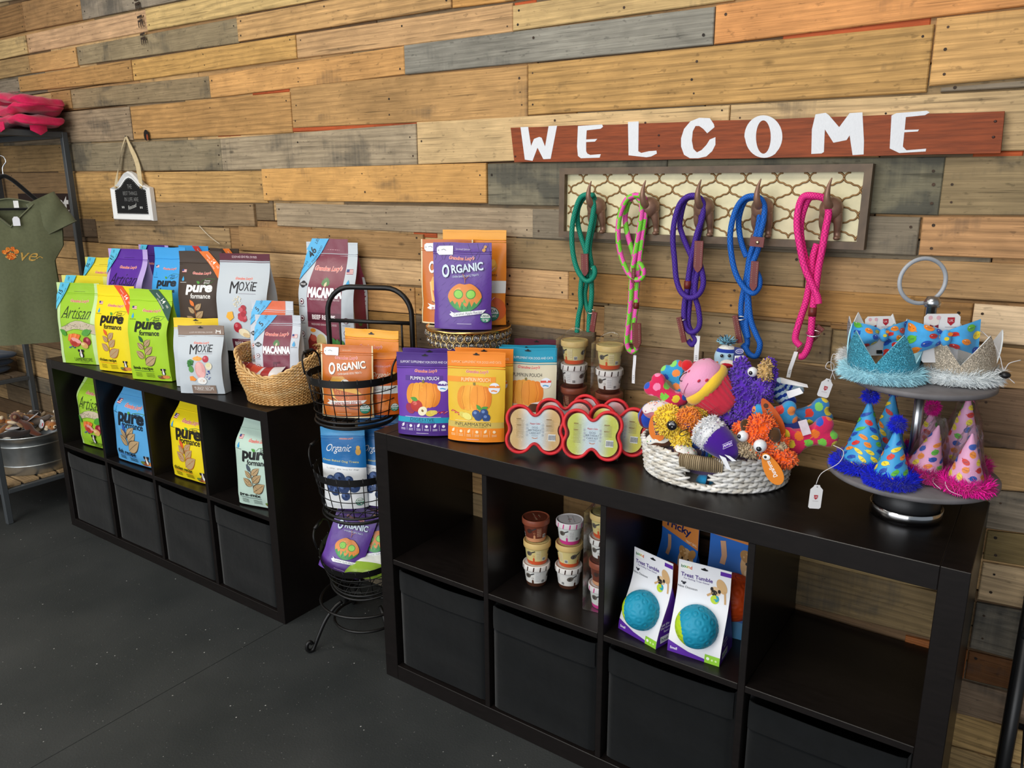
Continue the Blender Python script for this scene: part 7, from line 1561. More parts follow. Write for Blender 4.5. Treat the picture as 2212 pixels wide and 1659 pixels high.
def toy(name, label, cat='plush toy', loc=(0, 0, 0)): return empty(name, loc, 0, label, cat, GTY)
def cupcake():
    c = tp(690, 585, -.235); e = toy('cupcake_toy', 'large pink cupcake plush with a yellow band and a ribbed red case', loc=c); T = frame((0, 0, 0), (-.62, -.22, .62))
    mb = MB(); mb.T = T; wob = lambda a, z: 1 + (.035 * math.cos(a * 22))
    mb.lathe([(0, -.064), (.030, -.0635), (.036, -.061), (.040, -.054), (.046, -.03), (.051, -.008), (.053, .002)], 132, 'd83048', wob=lambda a, z: 1 + .030 * math.cos(a * 24) * sstep(-.063, -.05, z)); build('ribbed_case', mb, 'plush', e)
    mb = MB(); mb.T = T; mb.lathe([(.052, -.004), (.057, .002), (.059, .010), (.057, .018), (.053, .021)], 48, 'f2c83a', wob=lambda a, z: 1 + .03 * math.sin(a * 5)); build('yellow_band', mb, 'plush', e)
    mb = MB(); mb.T = T; pr = [(.053, .016), (.0545, .024), (.052, .038), (.045, .051), (.033, .060), (.018, .065), (0, .066)]; mb.lathe(pr, 48, 'eaa0c4', wob=lambda a, z: 1 + .02 * math.sin(a * 4 + z * 90)); R = random.Random(4)
    for i in range(26):
        a = R.uniform(0, 2 * PI); b = R.uniform(.1, 1.35); q = Vector((.0535 * math.cos(a) * math.cos(b * .98), .0535 * math.sin(a) * math.cos(b * .98), .020 + .046 * math.sin(b))); mb.ell(q, (.0048, .0048, .003), R.choice(['2f7ac8', 'e8862c', 'c02848', '6a3a9a', 'e8c03a']), 8, 6)
    mb.tube(smooth_path([Vector((.055 * math.cos(t) * math.cos(.25 + .3 * math.sin(3 * t)), .055 * math.sin(t) * math.cos(.25 + .3 * math.sin(3 * t)), .019 + .048 * math.sin(.45 + .2 * math.sin(3 * t)))) for t in [i * .35 for i in range(14)]], 3), .0009, 5, 'c86a9a'); build('frosting', mb, 'plush', e)
    mb = MB(); mb.T = T; mb.ell((0, 0, .072), .0135, 'd02028', 14, 10, noise_amp=.08); build('pompom_cherry', mb, 'plush', e)
    mb = MB(); w = Vector((.029, -.045, -.031)); lf = lambda x, y: w + Vector((x * .74 + y * .55 - .014, -.001 - .1 * abs(x - .014) + .004, -x * .05 + y * .8 + x * .62 - .02)); art(mb, [('p', [(0, 0), (26, 0), (26, 11), (0, 11)], 'c02840'), ('l', [(0, 0), (26, 0), (26, 11), (0, 11), (0, 0)], 1, '1a1418'), ('t', 'PaWty!', 13, 5.5, 8, '1a1418', {'w': 22, 'b': .03})], lf, .001, L=.01, lift=.001); build('stitched_label', mb, 'cloth', e)
    mb = MB(); mb.tube(smooth_path([tp(490, 440, -.27) - c, tp(450, 460, -.28) - c, tp(418, 500, -.28) - c, tp(430, 525, -.28) - c, tp(460, 510, -.275) - c], 4), .0011, 5, '1a1a1c'); build('hang_loop', mb, 'plastic', e)
cupcake()
def purple_moppy():
    c = tp(1010, 620, -.215); e = toy('mop_monkey_toy', 'purple mop-yarn plush with tan paws and one white eye, sitting highest on the heap', loc=c); o = lambda x, y, d: tp(x, y, d) - c
    mb = MB(); mop(mb, [(o(1010, 640, -.215), (.036, .030, .045)), (o(985, 520, -.21), (.028, .024, .034)), (o(990, 410, -.205), (.016, .013, .024)), (o(1230, 470, -.205), (.015, .013, .036)), (o(1160, 600, -.225), (.024, .020, .024)), (o(890, 880, -.24), (.026, .018, .014)), (o(1040, 790, -.225), (.032, .026, .028)), (o(1180, 660, -.22), (.018, .016, .028))], 2300, .0075, .0017, ('5a2cb0', '6836c4', '4c249a', '5e30b8'), 6); build('mop_body', mb, 'plush', e)
    mb = MB(); mop(mb, [(o(1205, 440, -.222), (.012, .009, .026))], 190, .007, .0017, ('c8a264', 'd8b67c', 'b08c50'), 7); build('tan_paw', mb, 'plush', e); eye(e, o(1088, 440, -.225), .0115, (-.1, -1, -.05))
    mb = MB(); mb.ell(o(870, 780, -.24), (.006, .005, .011), 'c8b08a', 10, 8, noise_amp=.2); build('tan_foot', mb, 'plush', e)
purple_moppy()
def sock_monkey():
    c = tp(850, 320, -.105); e = toy('sock_monkey_toy', 'cream and blue sock monkey plush with a yarn tuft at the back of the heap', loc=c); o = lambda x, y, d: tp(x, y, d) - c; h = o(850, 310, -.105)
    mb = MB(); ew = .030
    def hc(u, v): return 'e4e2da' if v > .74 else ('1f3a9a' if v > .66 else ('a8c8dc' if v > .30 else '22409c'))
    def hf(u, v): a = 2 * PI * u; b = PI * (v - .5); return h + Vector((.030 * math.cos(a) * math.cos(b), .026 * math.sin(a) * math.cos(b), .034 * math.sin(b)))
    mb.grid(hf, 24, 32, hc, wu=True)
    for i, (x, y) in enumerate(((850, 470), (870, 560), (890, 650))): mb.ell(o(x, y, -.11), (.030, .024, .018), ('1c3c9c', 'cfe0ea', '1c3c9c')[i], 14, 8)
    build('knit_body', mb, 'cloth', e)
    mb = MB(); m = o(865, 375, -.138); mb.ell(m, (.021, .012, .0125), 'e9e6de', 16, 10); mb.ell(m + Vector((0, -.004, 0)), (.0165, .0105, .0075), 'b8182c', 16, 8); mb.tube([m + Vector((x, -.0142 + .3 * x * x / .02, 0)) for x in (-.014, -.007, 0, .007, .014)], .0006, 4, '5a0c18'); build('red_muzzle', mb, 'cloth', e)
    for x in (800, 870): b = MB(); b.ell(o(x + 5, 292, -.134), .0042, '1a1a1e', 10, 8); build('button_eye', b, 'eye', e)
    R = random.Random(3); mb = MB()
    for i in range(90):
        b = o(850, 190, -.105); d = Vector((R.gauss(0, .8), R.gauss(0, .6), R.uniform(.25, 1.2))).normalized(); l = R.uniform(.016, .030); mb.tube([b, b + d * l * .6, b + d * l + Vector((R.gauss(0, .004), 0, -.002))], .0013, 4, R.choice(['6fa8bc', '86bccc', '17202c', '4f8aa4']))
    build('yarn_tuft', mb, 'plush', e)
    mb = MB(); q = [o(920, 210, -.150), o(1000, 222, -.150), o(1010, 370, -.150), o(905, 372, -.150)]; mb.add(q + [p + Vector((0, .0008, 0)) for p in q], [(3, 2, 1, 0), (4, 5, 6, 7), (0, 1, 5, 4), (1, 2, 6, 5), (2, 3, 7, 6), (3, 0, 4, 7)], '1c2c6a', 0, False)
    X = q[2] - q[3]; Y = q[0] - q[3]; f = lambda x, y: q[3] + X * x + Y * y + Vector((0, -.0004, 0)); art(mb, [('e', .5, .74, .36, .14, 'd8d8e6'), ('e', .5, .74, .32, .115, '5a5a9a'), ('r', .12, .06, .92, .50, 'eeeef0'), ('t', '3AD1', .4, .40, .10, '30303a'), ('t', 'Sock Toy', .5, .74, .08, 'f0f0f4', {'w': .44})] + [('l', [(.2 + i * .07, .12), (.2 + i * .07, .30)], .03, '30303a') for i in range(9)], f, 1, L=.2, lift=.0002, step=.00002); build('header_card', mb, 'card', e)
    for k, (x, y, s) in enumerate(((1330, 640, 0), (1420, 600, 1))):
        lb = MB()
        for i in range(7): lb.ell(o(x - 60 + i * 22 - 20 * s, y - 60 + i * 20 * (1 if s == 0 else .4) + s * 10, -.13 - .03 * (1 - s)), (.022, .018, .015), ('163a9c', 'b8d4e4')[(i + s) % 2], 12, 8)
        build('striped_limb', lb, 'cloth', e)
    tb = MB(); q = [o(1345, 490, -.15), o(1590, 555, -.15), o(1600, 585, -.16), o(1350, 545, -.16)]; tb.add(q, [(0, 3, 2, 1)], 'e6e6e8', 0, False); q = [o(1395, 620, -.18), o(1520, 585, -.18), o(1555, 635, -.185), o(1420, 685, -.185)]; tb.add(q, [(0, 3, 2, 1)], 'ececee', 0, False); build('care_tag', tb, 'paper', e)
sock_monkey()
def leaf_tag(par, c, w, h, rot, col, text, tilt=0):
    mb = MB(); r = math.radians(rot); P = [(w * math.sin(t) * (1 - .25 * math.cos(t)), h * math.cos(t)) for t in [2 * PI * i / 28 for i in range(28)]]; Q = [(x * math.cos(r) - z * math.sin(r), x * math.sin(r) + z * math.cos(r)) for x, z in P]
    mb.T = Matrix.Translation(Vector(c)) @ Matrix.Rotation(tilt, 4, 'X'); mb.prism([q for q in Q][::-1], -.0006, .0006, col); f = lambda x, z: Vector((x, -.0007, z)); art(mb, [('t', text, 0, 0, w * 550, 'f8f0e8', {'rot': rot + 90 if h > w * 1.5 else rot, 'w': min(h, w * 3) * 1000, 'b': .03})] + ([('e', h * 1000 * .62 * -math.sin(r), h * 1000 * .62 * math.cos(r), w * 320, w * 320, '4a2c1c')] if text == 'MIGHTY' else []), f, .001, L=.02); build('orange_tag', mb, 'card', par)
def duck():
    c = tp(310, 890, -.285); e = toy('mop_duck_toy', 'yellow mop-yarn duck plush with an orange beak, at the front left of the basket', loc=c); o = lambda x, y, d: tp(x, y, d) - c
    mb = MB(); mop(mb, [(o(320, 890, -.285), (.032, .028, .036)), (o(435, 1060, -.290), (.022, .02, .022)), (o(590, 810, -.255), (.020, .018, .014))], 1300, .0062, .0015, ('fad636', 'ffe056', 'f0c828'), 11); build('mop_body', mb, 'plush', e)
    mb = MB(); mop(mb, [(o(500, 870, -.292), (.026, .020, .024))], 520, .0055, .0014, ('f08a24', 'f89a38', 'e07c1c'), 12); build('orange_beak', mb, 'plush', e)
    mb = MB(); p = o(345, 932, -.325); mb.ell(p, (.0125, .005, .0118), '16141a', 16, 10); mb.ell(p + Vector((-.003, -.0045, .003)), .0024, 'e8e8ea', 8, 6); mb.ell(p + Vector((.003, -.0045, -.002)), .0014, 'e8e8ea', 8, 6); build('black_eye', mb, 'eye', e); leaf_tag(e, o(205, 955, -.300), .020, .032, 12, 'e07a2c', 'MIGHTY')
duck()
def popcorn():
    c = tp(770, 1060, -.305); e = toy('ice_cup_toy', 'white fluffy and purple cone plush lying across the front rim of the basket', loc=c); o = lambda x, y, d: tp(x, y, d) - c; ax = o(980, 1240, -.31) - o(640, 940, -.30)
    T = frame(o(700, 1010, -.305), ax); mb = MB(); mb.T = T; mb.lathe([(0, -.030), (.02, -.028), (.032, -.016), (.036, 0), (.035, .012), (0, .018)], 32, 'e8e8ea', wob=lambda a, z: 1 + .06 * noise.noise(Vector((math.cos(a) * 2, math.sin(a) * 2, z * 60)))); R = random.Random(5); W = [T @ Vector((.033 * math.cos(a), .033 * math.sin(a), z)) for z in (-.018, -.006, .006) for a in [2 * PI * i / 18 for i in range(19)]] + [T @ Vector((.018 * math.cos(a), .018 * math.sin(a), -.028)) for a in [2 * PI * i / 8 for i in range(9)]]
    mb.T = None; fluff(mb, W, .004, 3600, .0085, ('eceef0', 'f4f6f8', 'dcdfe4'), 55, .0010)
    for i in range(26):
        a = R.uniform(0, 2 * PI); z = R.uniform(-.022, .01); mb.ell(T @ Vector((.0385 * math.cos(a), .0385 * math.sin(a), z)), .0013, R.choice(['6a6aa0', '9a6a9a', '6a9a7a', 'b0884a']), 6, 4)
    build('fluffy_top', mb, 'fluff', e); mb = MB(); mb.T = T; mb.lathe([(.036, .010), (.0365, .016), (.034, .03), (.028, .052), (.020, .068), (.012, .076), (0, .078)], 36, '45188c'); build('purple_cone', mb, 'plush', e)
    mb = MB(); s = MB(); k = Vector((o(870, 1115, -.343))); lf = lambda x, y: k + Vector((x * .80 - .012 - y * .2, .0, x * .52 - .012 + y * .9)); art(mb, [('p', [(0, 1), (2, 6), (0, 12), (26, 12), (24, 6), (26, 1)], '5a2ca0'), ('l', [(0, 1), (26, 1), (24, 6), (26, 12), (0, 12), (2, 6), (0, 1)], .8, 'e6e0f0'), ('t', 'PaWty!', 13, 6.5, 7, 'f0ecf6', {'w': 20, 'b': .02})], lf, .001, L=.02, lift=.0004); build('stitched_label', mb, 'cloth', e)
    mb = MB(); mb.T = frame(o(490, 905, -.30), ax); mb.lathe([(0, -.012), (.008, -.011), (.010, 0), (.008, .012), (0, .013)], 16, '4a1f90'); build('purple_knob', mb, 'plush', e)
    mb = MB()
    for q in ([(780, 1205), (840, 1230), (895, 1350), (850, 1330)], [(830, 1200), (880, 1215), (940, 1260), (900, 1262)]): V = [o(x, y, -.345) for x, y in q]; mb.add(V + [v + Vector((0, .0007, 0)) for v in V], [(3, 2, 1, 0), (4, 5, 6, 7)], 'e8eaee', 0, False)
    build('care_tag', mb, 'cloth', e); mb = MB(); mb.tube(smooth_path([o(x, y, -.335) for x, y in ((500, 960), (440, 985), (415, 1015), (440, 1030), (480, 1010))], 4), .0011, 5, '1a1a1c'); build('hang_loop', mb, 'plastic', e)
popcorn()
def orange_mop():
    c = tp(1160, 1050, -.290); e = toy('mop_monster_toy', 'orange mop-yarn plush with bulging white eyes and brown horns, at the front right', loc=c); o = lambda x, y, d: tp(x, y, d) - c
    mb = MB(); mop(mb, [(o(1160, 990, -.285), (.032, .028, .036)), (o(1200, 1130, -.292), (.030, .024, .020)), (o(975, 960, -.275), (.014, .012, .012)), (o(1350, 1230, -.295), (.030, .018, .018)), (o(1350, 1090, -.270), (.014, .012, .014))], 1650, .0072, .0016, ('ff6a1c', 'ff7c30', 'f25c14'), 21); build('mop_body', mb, 'plush', e)
    mb = MB(); mop(mb, [(o(1065, 1155, -.305), (.027, .014, .015)), (o(1335, 1130, -.292), (.014, .012, .008))], 420, .0058, .0013, ('b8a280', 'c8b494', 'a08a68'), 22); build('tan_muzzle', mb, 'plush', e); eye(e, o(1158, 1120, -.322), .0145, (.1, -1, -.25)); eye(e, o(1000, 1030, -.312), .0125, (-.5, -1, .1))
    for x, y, r in ((1020, 932, .011), (1292, 1022, .0135)): mb = MB(); mb.ell(o(x, y, -.298), (r, r * .7, r * 1.25), '4a3018', 12, 10, noise_amp=.15); build('brown_horn', mb, 'plush', e)
    leaf_tag(e, o(1265, 1330, -.335), .018, .037, 32, 'e08426', 'DuraForce'); leaf_tag(e, o(1270, 860, -.262), .017, .047, 32, 'b8521c', 'MIGHTY'); mb = MB(); mb.ell(o(1215, 1225, -.338), (.0085, .002, .0065), 'f0ece6', 12, 8); mb.ell(o(1205, 1222, -.3402), (.003, .001, .003), '222222', 8, 6); build('tag_picture', mb, 'card', e)
orange_mop()
def plush_bone(label, c, w, h, rot, col, seed, cols, tilt=0, yaw=0):
    O = bone_outline(w, h, 80); n = len(O); th = h * .26; R = random.Random(seed); dots = []
    for _ in range(400):
        x, z = R.uniform(-w / 2, w / 2), R.uniform(-h / 2, h / 2)
        if all((x - a) ** 2 + (z - b) ** 2 > (.0225) ** 2 for a, b, _c, _s in dots): dots.append((x, z, R.choice(cols), R.choice((-1, 1))))
    mb = MB()
    def P(u, v):
        i = u * n; a = O[int(i) % n]; b = O[(int(i) + 1) % n]; t = i - int(i); s = max(0, math.sin(PI * v)) ** .55; x, z = (a[0] + (b[0] - a[0]) * t) * s, (a[1] + (b[1] - a[1]) * t) * s; return Vector((x, -th * math.cos(PI * v), z))
    def cf(u, v):
        p = P(u, v)
        for x, z, k, s in dots:
            if ((p.x - x) / .0088) ** 2 + ((p.z - z) / .0102) ** 2 < 1: return k
        return col
    mb.grid(P, n * 2, 60, cf, wu=True); e = build('bone_toy', mb, 'plush', None, tuple(c), None, label, 'plush toy', GTY); e.rotation_mode = 'QUATERNION'; e.rotation_quaternion = (Matrix.Rotation(math.radians(yaw), 3, 'Z') @ Matrix.Rotation(math.radians(tilt), 3, 'X') @ Matrix.Rotation(math.radians(-rot), 3, 'Y')).to_quaternion(); return e
PK = ('f2d83a', '7ad04a', 'f08cb4', 'f0782c', '2f5ac0'); BL = ('f2d83a', 'f0924a', '8ad86a', '2a50b8', 'e8463a')
b_ = plush_bone('pink plush bone with party-balloon spots, poking out over the right rim', tp(1600, 1035, -.215), .118, .070, 22, 'd8285a', 1, PK, 0, 20); mb = MB(); mb.box((-.010, -.0215, .012), (.008, -.0205, .046), 'e8d8e0'); build('care_tag', mb, 'cloth', b_)
plush_bone('blue plush bone with balloon spots, behind the pink bone at the right rim', tp(1555, 850, -.150), .122, .066, 18, '3a8ac8', 2, BL, -10, 20)
plush_bone('pink plush bone with balloon spots at the left end of the basket', tp(290, 640, -.205), .105, .062, -38, 'd8285a', 3, PK, 0, 15)
plush_bone('blue plush bone with balloon spots beside the pom-pom of the cupcake', tp(420, 540, -.165), .110, .062, -60, '3a9ad0', 4, BL, 0, 15)
plush_bone('blue plush bone wedged between the purple and orange mop toys', tp(1290, 830, -.225), .095, .055, 10, '3a9ad0', 5, BL, 0, 20)
def iced_toy(label, c, r, top, base, seed):
    R = random.Random(seed); mb = MB(); mb.ell((0, 0, 0), (r, r * .8, r * .62), base, 24, 14); o = build('iced_toy', mb, 'plush', None, tuple(c), (0, math.radians(R.uniform(-20, 20)), .3), label, 'plush toy', GTY); mb = MB(); mb.grid(lambda u, v: Vector((r * 1.03 * math.cos(2 * PI * u) * math.cos(v * 1.45), r * .83 * math.sin(2 * PI * u) * math.cos(v * 1.45), r * .64 * math.sin(v * 1.45) + r * (.05 + .06 * math.sin(2 * PI * u * 6)) * (1 - v))), 48, 10, top, wu=True)
    for i in range(30): a, b = R.uniform(0, 2 * PI), R.uniform(.15, 1.3); mb.ell((r * 1.04 * math.cos(a) * math.cos(b), r * .84 * math.sin(a) * math.cos(b), r * .65 * math.sin(b)), r * .045, R.choice(['d8487a', '4a9ad0', '6ab04a', 'e8a03a']), 6, 5)
    build('icing', mb, 'plush', o); return o
iced_toy('white-iced brown cake plush under the duck, low in the basket', tp(250, 1065, -.272), .036, 'e4e0d8', '5a3420', 1)
iced_toy('white-iced cake plush with sprinkles just below the fluffy cone toy', tp(470, 1180, -.300), .027, 'e8e4de', '6a3c28', 2)
iced_toy('pale pink iced cake plush at the left behind the duck', tp(215, 790, -.225), .036, 'e8dcdc', 'c8788c', 3)
def rainbow():
    c = tp(620, 1140, -.270); e = toy('rainbow_toy', 'rainbow-striped plush arch under the purple cone toy', loc=c)
    for i, k in enumerate(('b8202c', 'e0782c', 'e8c03a', '3f8a4a', '2a5ab0', '1f2f6a')): mb = MB(); r = .052 - i * .0078; mb.tube([(r * math.cos(t), -.004 * (i % 2), r * math.sin(t) - .012) for t in [PI * j / 16 for j in range(17)]], .0046, 7, k, flat=1.6); build('colour_stripe', mb, 'plush', e)
    e.rotation_euler = (0, math.radians(38), .2)
rainbow()
def navy_toy(label, c, r, col, c2, seed):
    mb = MB(); mb.ell((0, 0, 0), r, col, 18, 12, noise_amp=.15); o = build('stuffed_toy', mb, 'plush', None, tuple(c), (.2, .3, seed), label, 'plush toy', GTY); mb = MB(); mb.tube([(r[0] * 1.0 * math.cos(t), -r[1] * .2 + 0 * t, r[2] * 1.0 * math.sin(t)) for t in [2 * PI * i / 24 for i in range(24)]], .004, 6, c2, closed=True); build('trim', mb, 'plush', o)
navy_toy('blue plush disc with a maroon rim at the far left end of the basket', tp(150, 830, -.215), (.030, .022, .034), '1f4ac0', '7a1c3c', 1)
navy_toy('bright blue plush low inside the basket, seen through the handle hole', tp(650, 1440, -.262), (.024, .02, .018), '2a9ad0', '1a1a2a', 2)
navy_toy('red plush low inside the basket near the handle hole', tp(880, 1420, -.258), (.022, .02, .018), 'b03048', '8a6a5a', 3)
navy_toy('navy plush under the blue spotted bone', tp(1440, 960, -.205), (.030, .024, .026), '24347a', '8ab4d0', 4)
navy_toy('brown plush at the heart of the heap, under the cupcake', tp(700, 800, -.215), (.042, .034, .026), '6a4028', 'c88a3a', 5)
mb = MB(); mb.ell((BX, BY + .01, HB + .034), (.135, .105, .026), '5a4a6a', 24, 10, noise_amp=.2); build('stuffed_toy', mb, 'plush', label='mixed dark plush filling the bottom of the white basket', cat='plush toy', group=GTY)
# ---------------------------------------------------------------- the clothes rack at the far left
RX0, RX1, RY0, RY1 = -2.925, -2.212, -.53, -.045; RZT = 1.722
def clothes_rack():
    e = empty('clothes_rack', (0, 0, 0), 0, 'dark grey metal garment rack with slatted wooden shelves, at the far left of the wall', 'rack'); g = '44484b'; t = .0125
    def bar(n, lo, hi): mb = MB(); mb.box(lo, hi, g, .002); build(n, mb, 'black', e)
    for x in (RX0, RX1):
        for y in (RY0, RY1): bar('post', (x - t, y - t, 0), (x + t, y + t, RZT))
        bar('side_rail', (x - t, RY0 + t, RZT - .025), (x + t, RY1 - t, RZT))
        for z in ((.16, .50) if x == RX0 else (.16,)): bar('side_rail', (x - t, RY0 + t, z - .02), (x + t, RY1 - t, z))
    for y in (RY0, RY1):
        bar('long_rail', (RX0 + t, y - t, RZT - .025), (RX1 - t, y + t, RZT))
        bar('long_rail', (RX0 + t, y - t, .14), (RX1 - t, y + t, .16)); bar('long_rail', (RX0 - .72, y - t, .48), (RX0 - t, y + t, .50)); bar('post', (RX0 - .745, y - t, 0), (RX0 - .72, y + t, RZT))
    for z, col in ((.160, 'a58a66'), (.500, '6a5a48')):
        mb = MB()
        for i in range(6): y = RY0 + .012 + i * .0785; mb.box((RX0 + t if z < .3 else RX0 - .72, y, z), (RX1 - t if z < .3 else RX0 - t, y + .066, z + .012), col, .001)
        build('slatted_shelf', mb, 'rawwood', e)
    mb = MB(); mb.box((RX0, RY0, RZT), (RX1, RY1, RZT + .004), '34373a'); build('top_shelf', mb, 'black', e)
    A = at_d(2, 276, (RX1, RY0 + .02, 0)); mb = MB(); q = smooth_path([(RX1 + .02, RY0 + .02, RZT - .03), (RX1 + .045, RY0 + .01, RZT - .06), (RX1 + .05, RY0 + .005, RZT - .115), (RX1 + .035, RY0 + .0, RZT - .15), (RX1 + .005, RY0 - .01, RZT - .155), (RX1 - .04, RY0 - .02, RZT - .15)], 5); mb.tube(q, .011, 8, g); build('face_out_hook', mb, 'black', e)
    return e
clothes_rack()
def shirt_stack():
    R = random.Random(6); z = RZT + .005; A = at_y(70, 285, -.16); grp = 'folded pink shirts on the clothes rack'
    for k, nm in enumerate(('bottom', 'middle', 'top')):
        w, d, h = .175 - .006 * k, .108, .046 - .004 * k; mb = MB(); sd = k * 3.7 + 1
        def f(u, v, w=w, d=d, h=h, sd=sd):
            a = 2 * PI * u; b = PI * (v - .5); sx = math.copysign(abs(math.cos(a)) ** .45, math.cos(a)); sy = math.copysign(abs(math.sin(a)) ** .45, math.sin(a)); c = max(0, math.cos(b)) ** .35; p = Vector((w * sx * c, d * sy * c, h / 2 * math.sin(b)))
            q = p * 1.0; n1 = noise.noise(Vector((q.x * 9, q.y * 9, sd))); n2 = noise.noise(Vector((q.x * 22 + sd, q.y * 22, q.z * 60))); p.z += .016 * n1 + .007 * n2 + .006 * math.sin(p.x * 60 + 5 * n1); p.x += .016 * noise.noise(Vector((q.y * 16, q.z * 90, sd))) * c; p.y += .010 * noise.noise(Vector((q.x * 16, q.z * 90, sd + 5)))
            p.z += .018 * math.sin(q.x * 16 + sd) * (1 - v * .2) * max(0, q.x / w) ; return p
        mb.grid(f, 72, 18, 'c81c50', wu=True)
        if k == 2: art(mb, [('t', 'Be', -70, -60, 70, 'f0dfe4', {'w': 80, 'sh': .4, 'rot': -30}), ('t', 'love', 20, -40, 60, 'f0dfe4', {'w': 100, 'sh': .4, 'rot': -30})], lambda x, y: Vector((x, y, h / 2 + .006 + .010 * noise.noise(Vector((x * 9, y * 9, sd))) + .004)), .001, L=.01, lift=.003)
        o = build('folded_shirt', mb, 'cloth', None, (RX1 - .105 + .006 * k, -.150, z + h / 2 + .012), .05 * k, nm + ' shirt of the folded hot pink pile on the clothes rack', 'shirt', grp); z += h * 1.02
        if k == 0:
            for i, (x, y) in enumerate(((.10, -.13), (.03, -.14), (.145, -.02))): tb = MB(); tb.grid(lambda u, v, i=i: Vector(((u - .5) * .07, -.006 - .010 * math.sin(PI * u), -v * (.05 - .02 * abs(2 * u - 1)))), 10, 6, 'c81c50'); tb.grid(lambda u, v, i=i: Vector(((u - .5) * .07, -.004 - .010 * math.sin(PI * u), -v * (.05 - .02 * abs(2 * u - 1)))), 10, 6, 'c81c50', flip=True); t_ = build('hanging_sleeve', tb, 'cloth', o, (x * 1.05, y * 1.12, -.012), (0, 0, 0 if i < 2 else PI / 2))
shirt_stack()
# ---------------------------------------------------------------- olive shirt on a black hanger, facing the camera
SP = Vector((-2.05, -.44, 0)); SR = math.radians(56)
def sz(px, py): return at_d(px, py, SP)
def hanging_shirt():
    X = Vector((math.cos(SR), math.sin(SR), 0)); n = Vector((math.sin(SR), -math.cos(SR), 0)); O = Vector((SP.x, SP.y, 0))
    def L(px, py): p = sz(px, py); return ((p - O).dot(X), p.z)
    cx = L(14, 430)[0]; zt = L(90, 418)[1]; zb = L(60, 742)[1]; half = L(118, 600)[0] - cx
    e = empty('olive_shirt', (SP.x, SP.y, 0), SR, 'olive green v-neck shirt with a glittery orange love print, hanging on the clothes rack', 'shirt'); g = '5c5f46'
    rows = [(zt, L(88, 418)[0] - cx), (L(120, 470)[1], L(124, 470)[0] - cx), (L(120, 520)[1], L(128, 520)[0] - cx), (L(120, 560)[1], half), (L(120, 650)[1], half * 1.02), (zb, half * 1.08)]
    def wz(v):
        z = zt + (zb - zt) * v
        for i in range(len(rows) - 1):
            if rows[i][0] >= z >= rows[i + 1][0]: t = (rows[i][0] - z) / (rows[i][0] - rows[i + 1][0] + 1e-9); return rows[i][1] + (rows[i + 1][1] - rows[i][1]) * t
        return rows[-1][1]
    nd = zt - L(40, 490)[1]; nw = L(68, 425)[0] - cx
    def body(u, v, s):
        w = wz(v); x = (2 * u - 1) * w; z = zt + (zb - zt) * v
        sl = .055 * (abs(x) / (rows[0][1] + 1e-6)) ** 1.2 * (1 - v) ** 3; z -= sl if v < .6 else 0
        if s < 0:      # the front neckline drops to a V
            k = max(0, 1 - abs(x) / nw); z -= nd * k * max(0, 1 - v * 3.2)
        else: k = max(0, 1 - abs(x) / nw); z -= .018 * k * max(0, 1 - v * 6)
        y = s * (.012 + .022 * (1 - (2 * u - 1) ** 2) * min(1, v * 2 + .25)) + .007 * math.sin(x * 38 + 1) * v + .006 * noise.noise(Vector((x * 12, z * 7, s * 3)))
        return Vector((cx + x, y, z))
    mb = MB(); mb.grid(lambda u, v: body(u, v, -1), 48, 40, g); mb.grid(lambda u, v: body(u, v, 1), 48, 40, g, flip=True)
    def fr(x, y): u = (x - cx) / (2 * wz(.5)) + .5; v = (zt - y) / (zt - zb); return body(min(1, max(0, u)), min(1, max(0, v)), -1)
    a = L(0, 548); b = L(86, 548); ox = a[0]; k = (b[0] - a[0]) / 86
    pr = [('t', 'l', .0, 0, 46, 'c88a3a', {'sh': .35}), ('t', 've', 58, -6, 20, 'c8a050', {'w': 34, 'sh': .35}), ('l', [(74, -10), (80, -4), (86, -8)], 2, 'c8a050'), ('e', 26, -5, 9, 8, 'd86a1c'), ('e', 16, 6, 4.4, 5.4, 'd8741c', 20), ('e', 23, 11, 4, 5.6, 'e0862c'), ('e', 31, 11, 4, 5.6, 'd86a1c'), ('e', 37, 5, 4.4, 5.4, 'e0862c', -20)] + blobs(3, 60, 26, 0, 12, 13, .7, 1.2, ['f0b04a', 'c84a10', 'f0c878'])
    mb2 = MB(); art(mb2, pr, lambda x, y: fr(ox + x, a[1] + y), k, L=.01, lift=.0012, step=.00001)
    build('shirt_body', mb, 'cloth', e); build('glitter_print', mb2, 'glitter', e)['label'] = 'orange glitter lettering with a paw print'
    for s in (1, -1):
        sb = MB(); sh = Vector((cx + s * rows[0][1] * .93, 0, zt - .045)); A = L(157, 490)[0] - cx
        ax = Vector((s * .085, 0, -.105))
        ax = Vector((s * .060, 0, -.125)); bx = Vector((.125 * s, 0, .060)).normalized()
        def sl(u, v, s=s): t = 2 * PI * u * s; return sh + Vector((0, 0, .012)) + ax * (v - .12) + bx * ((.060 + .008 * v) * math.cos(t)) + Vector((0, (.022 + .006 * v) * math.sin(t) + .004 * math.sin(v * 9 + 3 * math.cos(t)), 0))
        sb.grid(sl, 24, 8, g, wu=True); sb.tube([sl(i / 24, 1) for i in range(24)], .0025, 5, '585b44', closed=True); build('sleeve', sb, 'cloth', e)
    nb = MB(); P = [body(.5 + (i / 24 - .5) * nw / rows[0][1] * .98, .004, -1) + Vector((0, -.002, 0)) for i in range(25)]; nb.tube(P, .0055, 6, '62654c', flat=.6); P = [body(.5 + (i / 24 - .5) * nw / rows[0][1] * .98, .004, 1) + Vector((0, -.004, 0)) for i in range(25)]; nb.tube(P, .0055, 6, '62654c', flat=.6); build('neck_binding', nb, 'cloth', e)
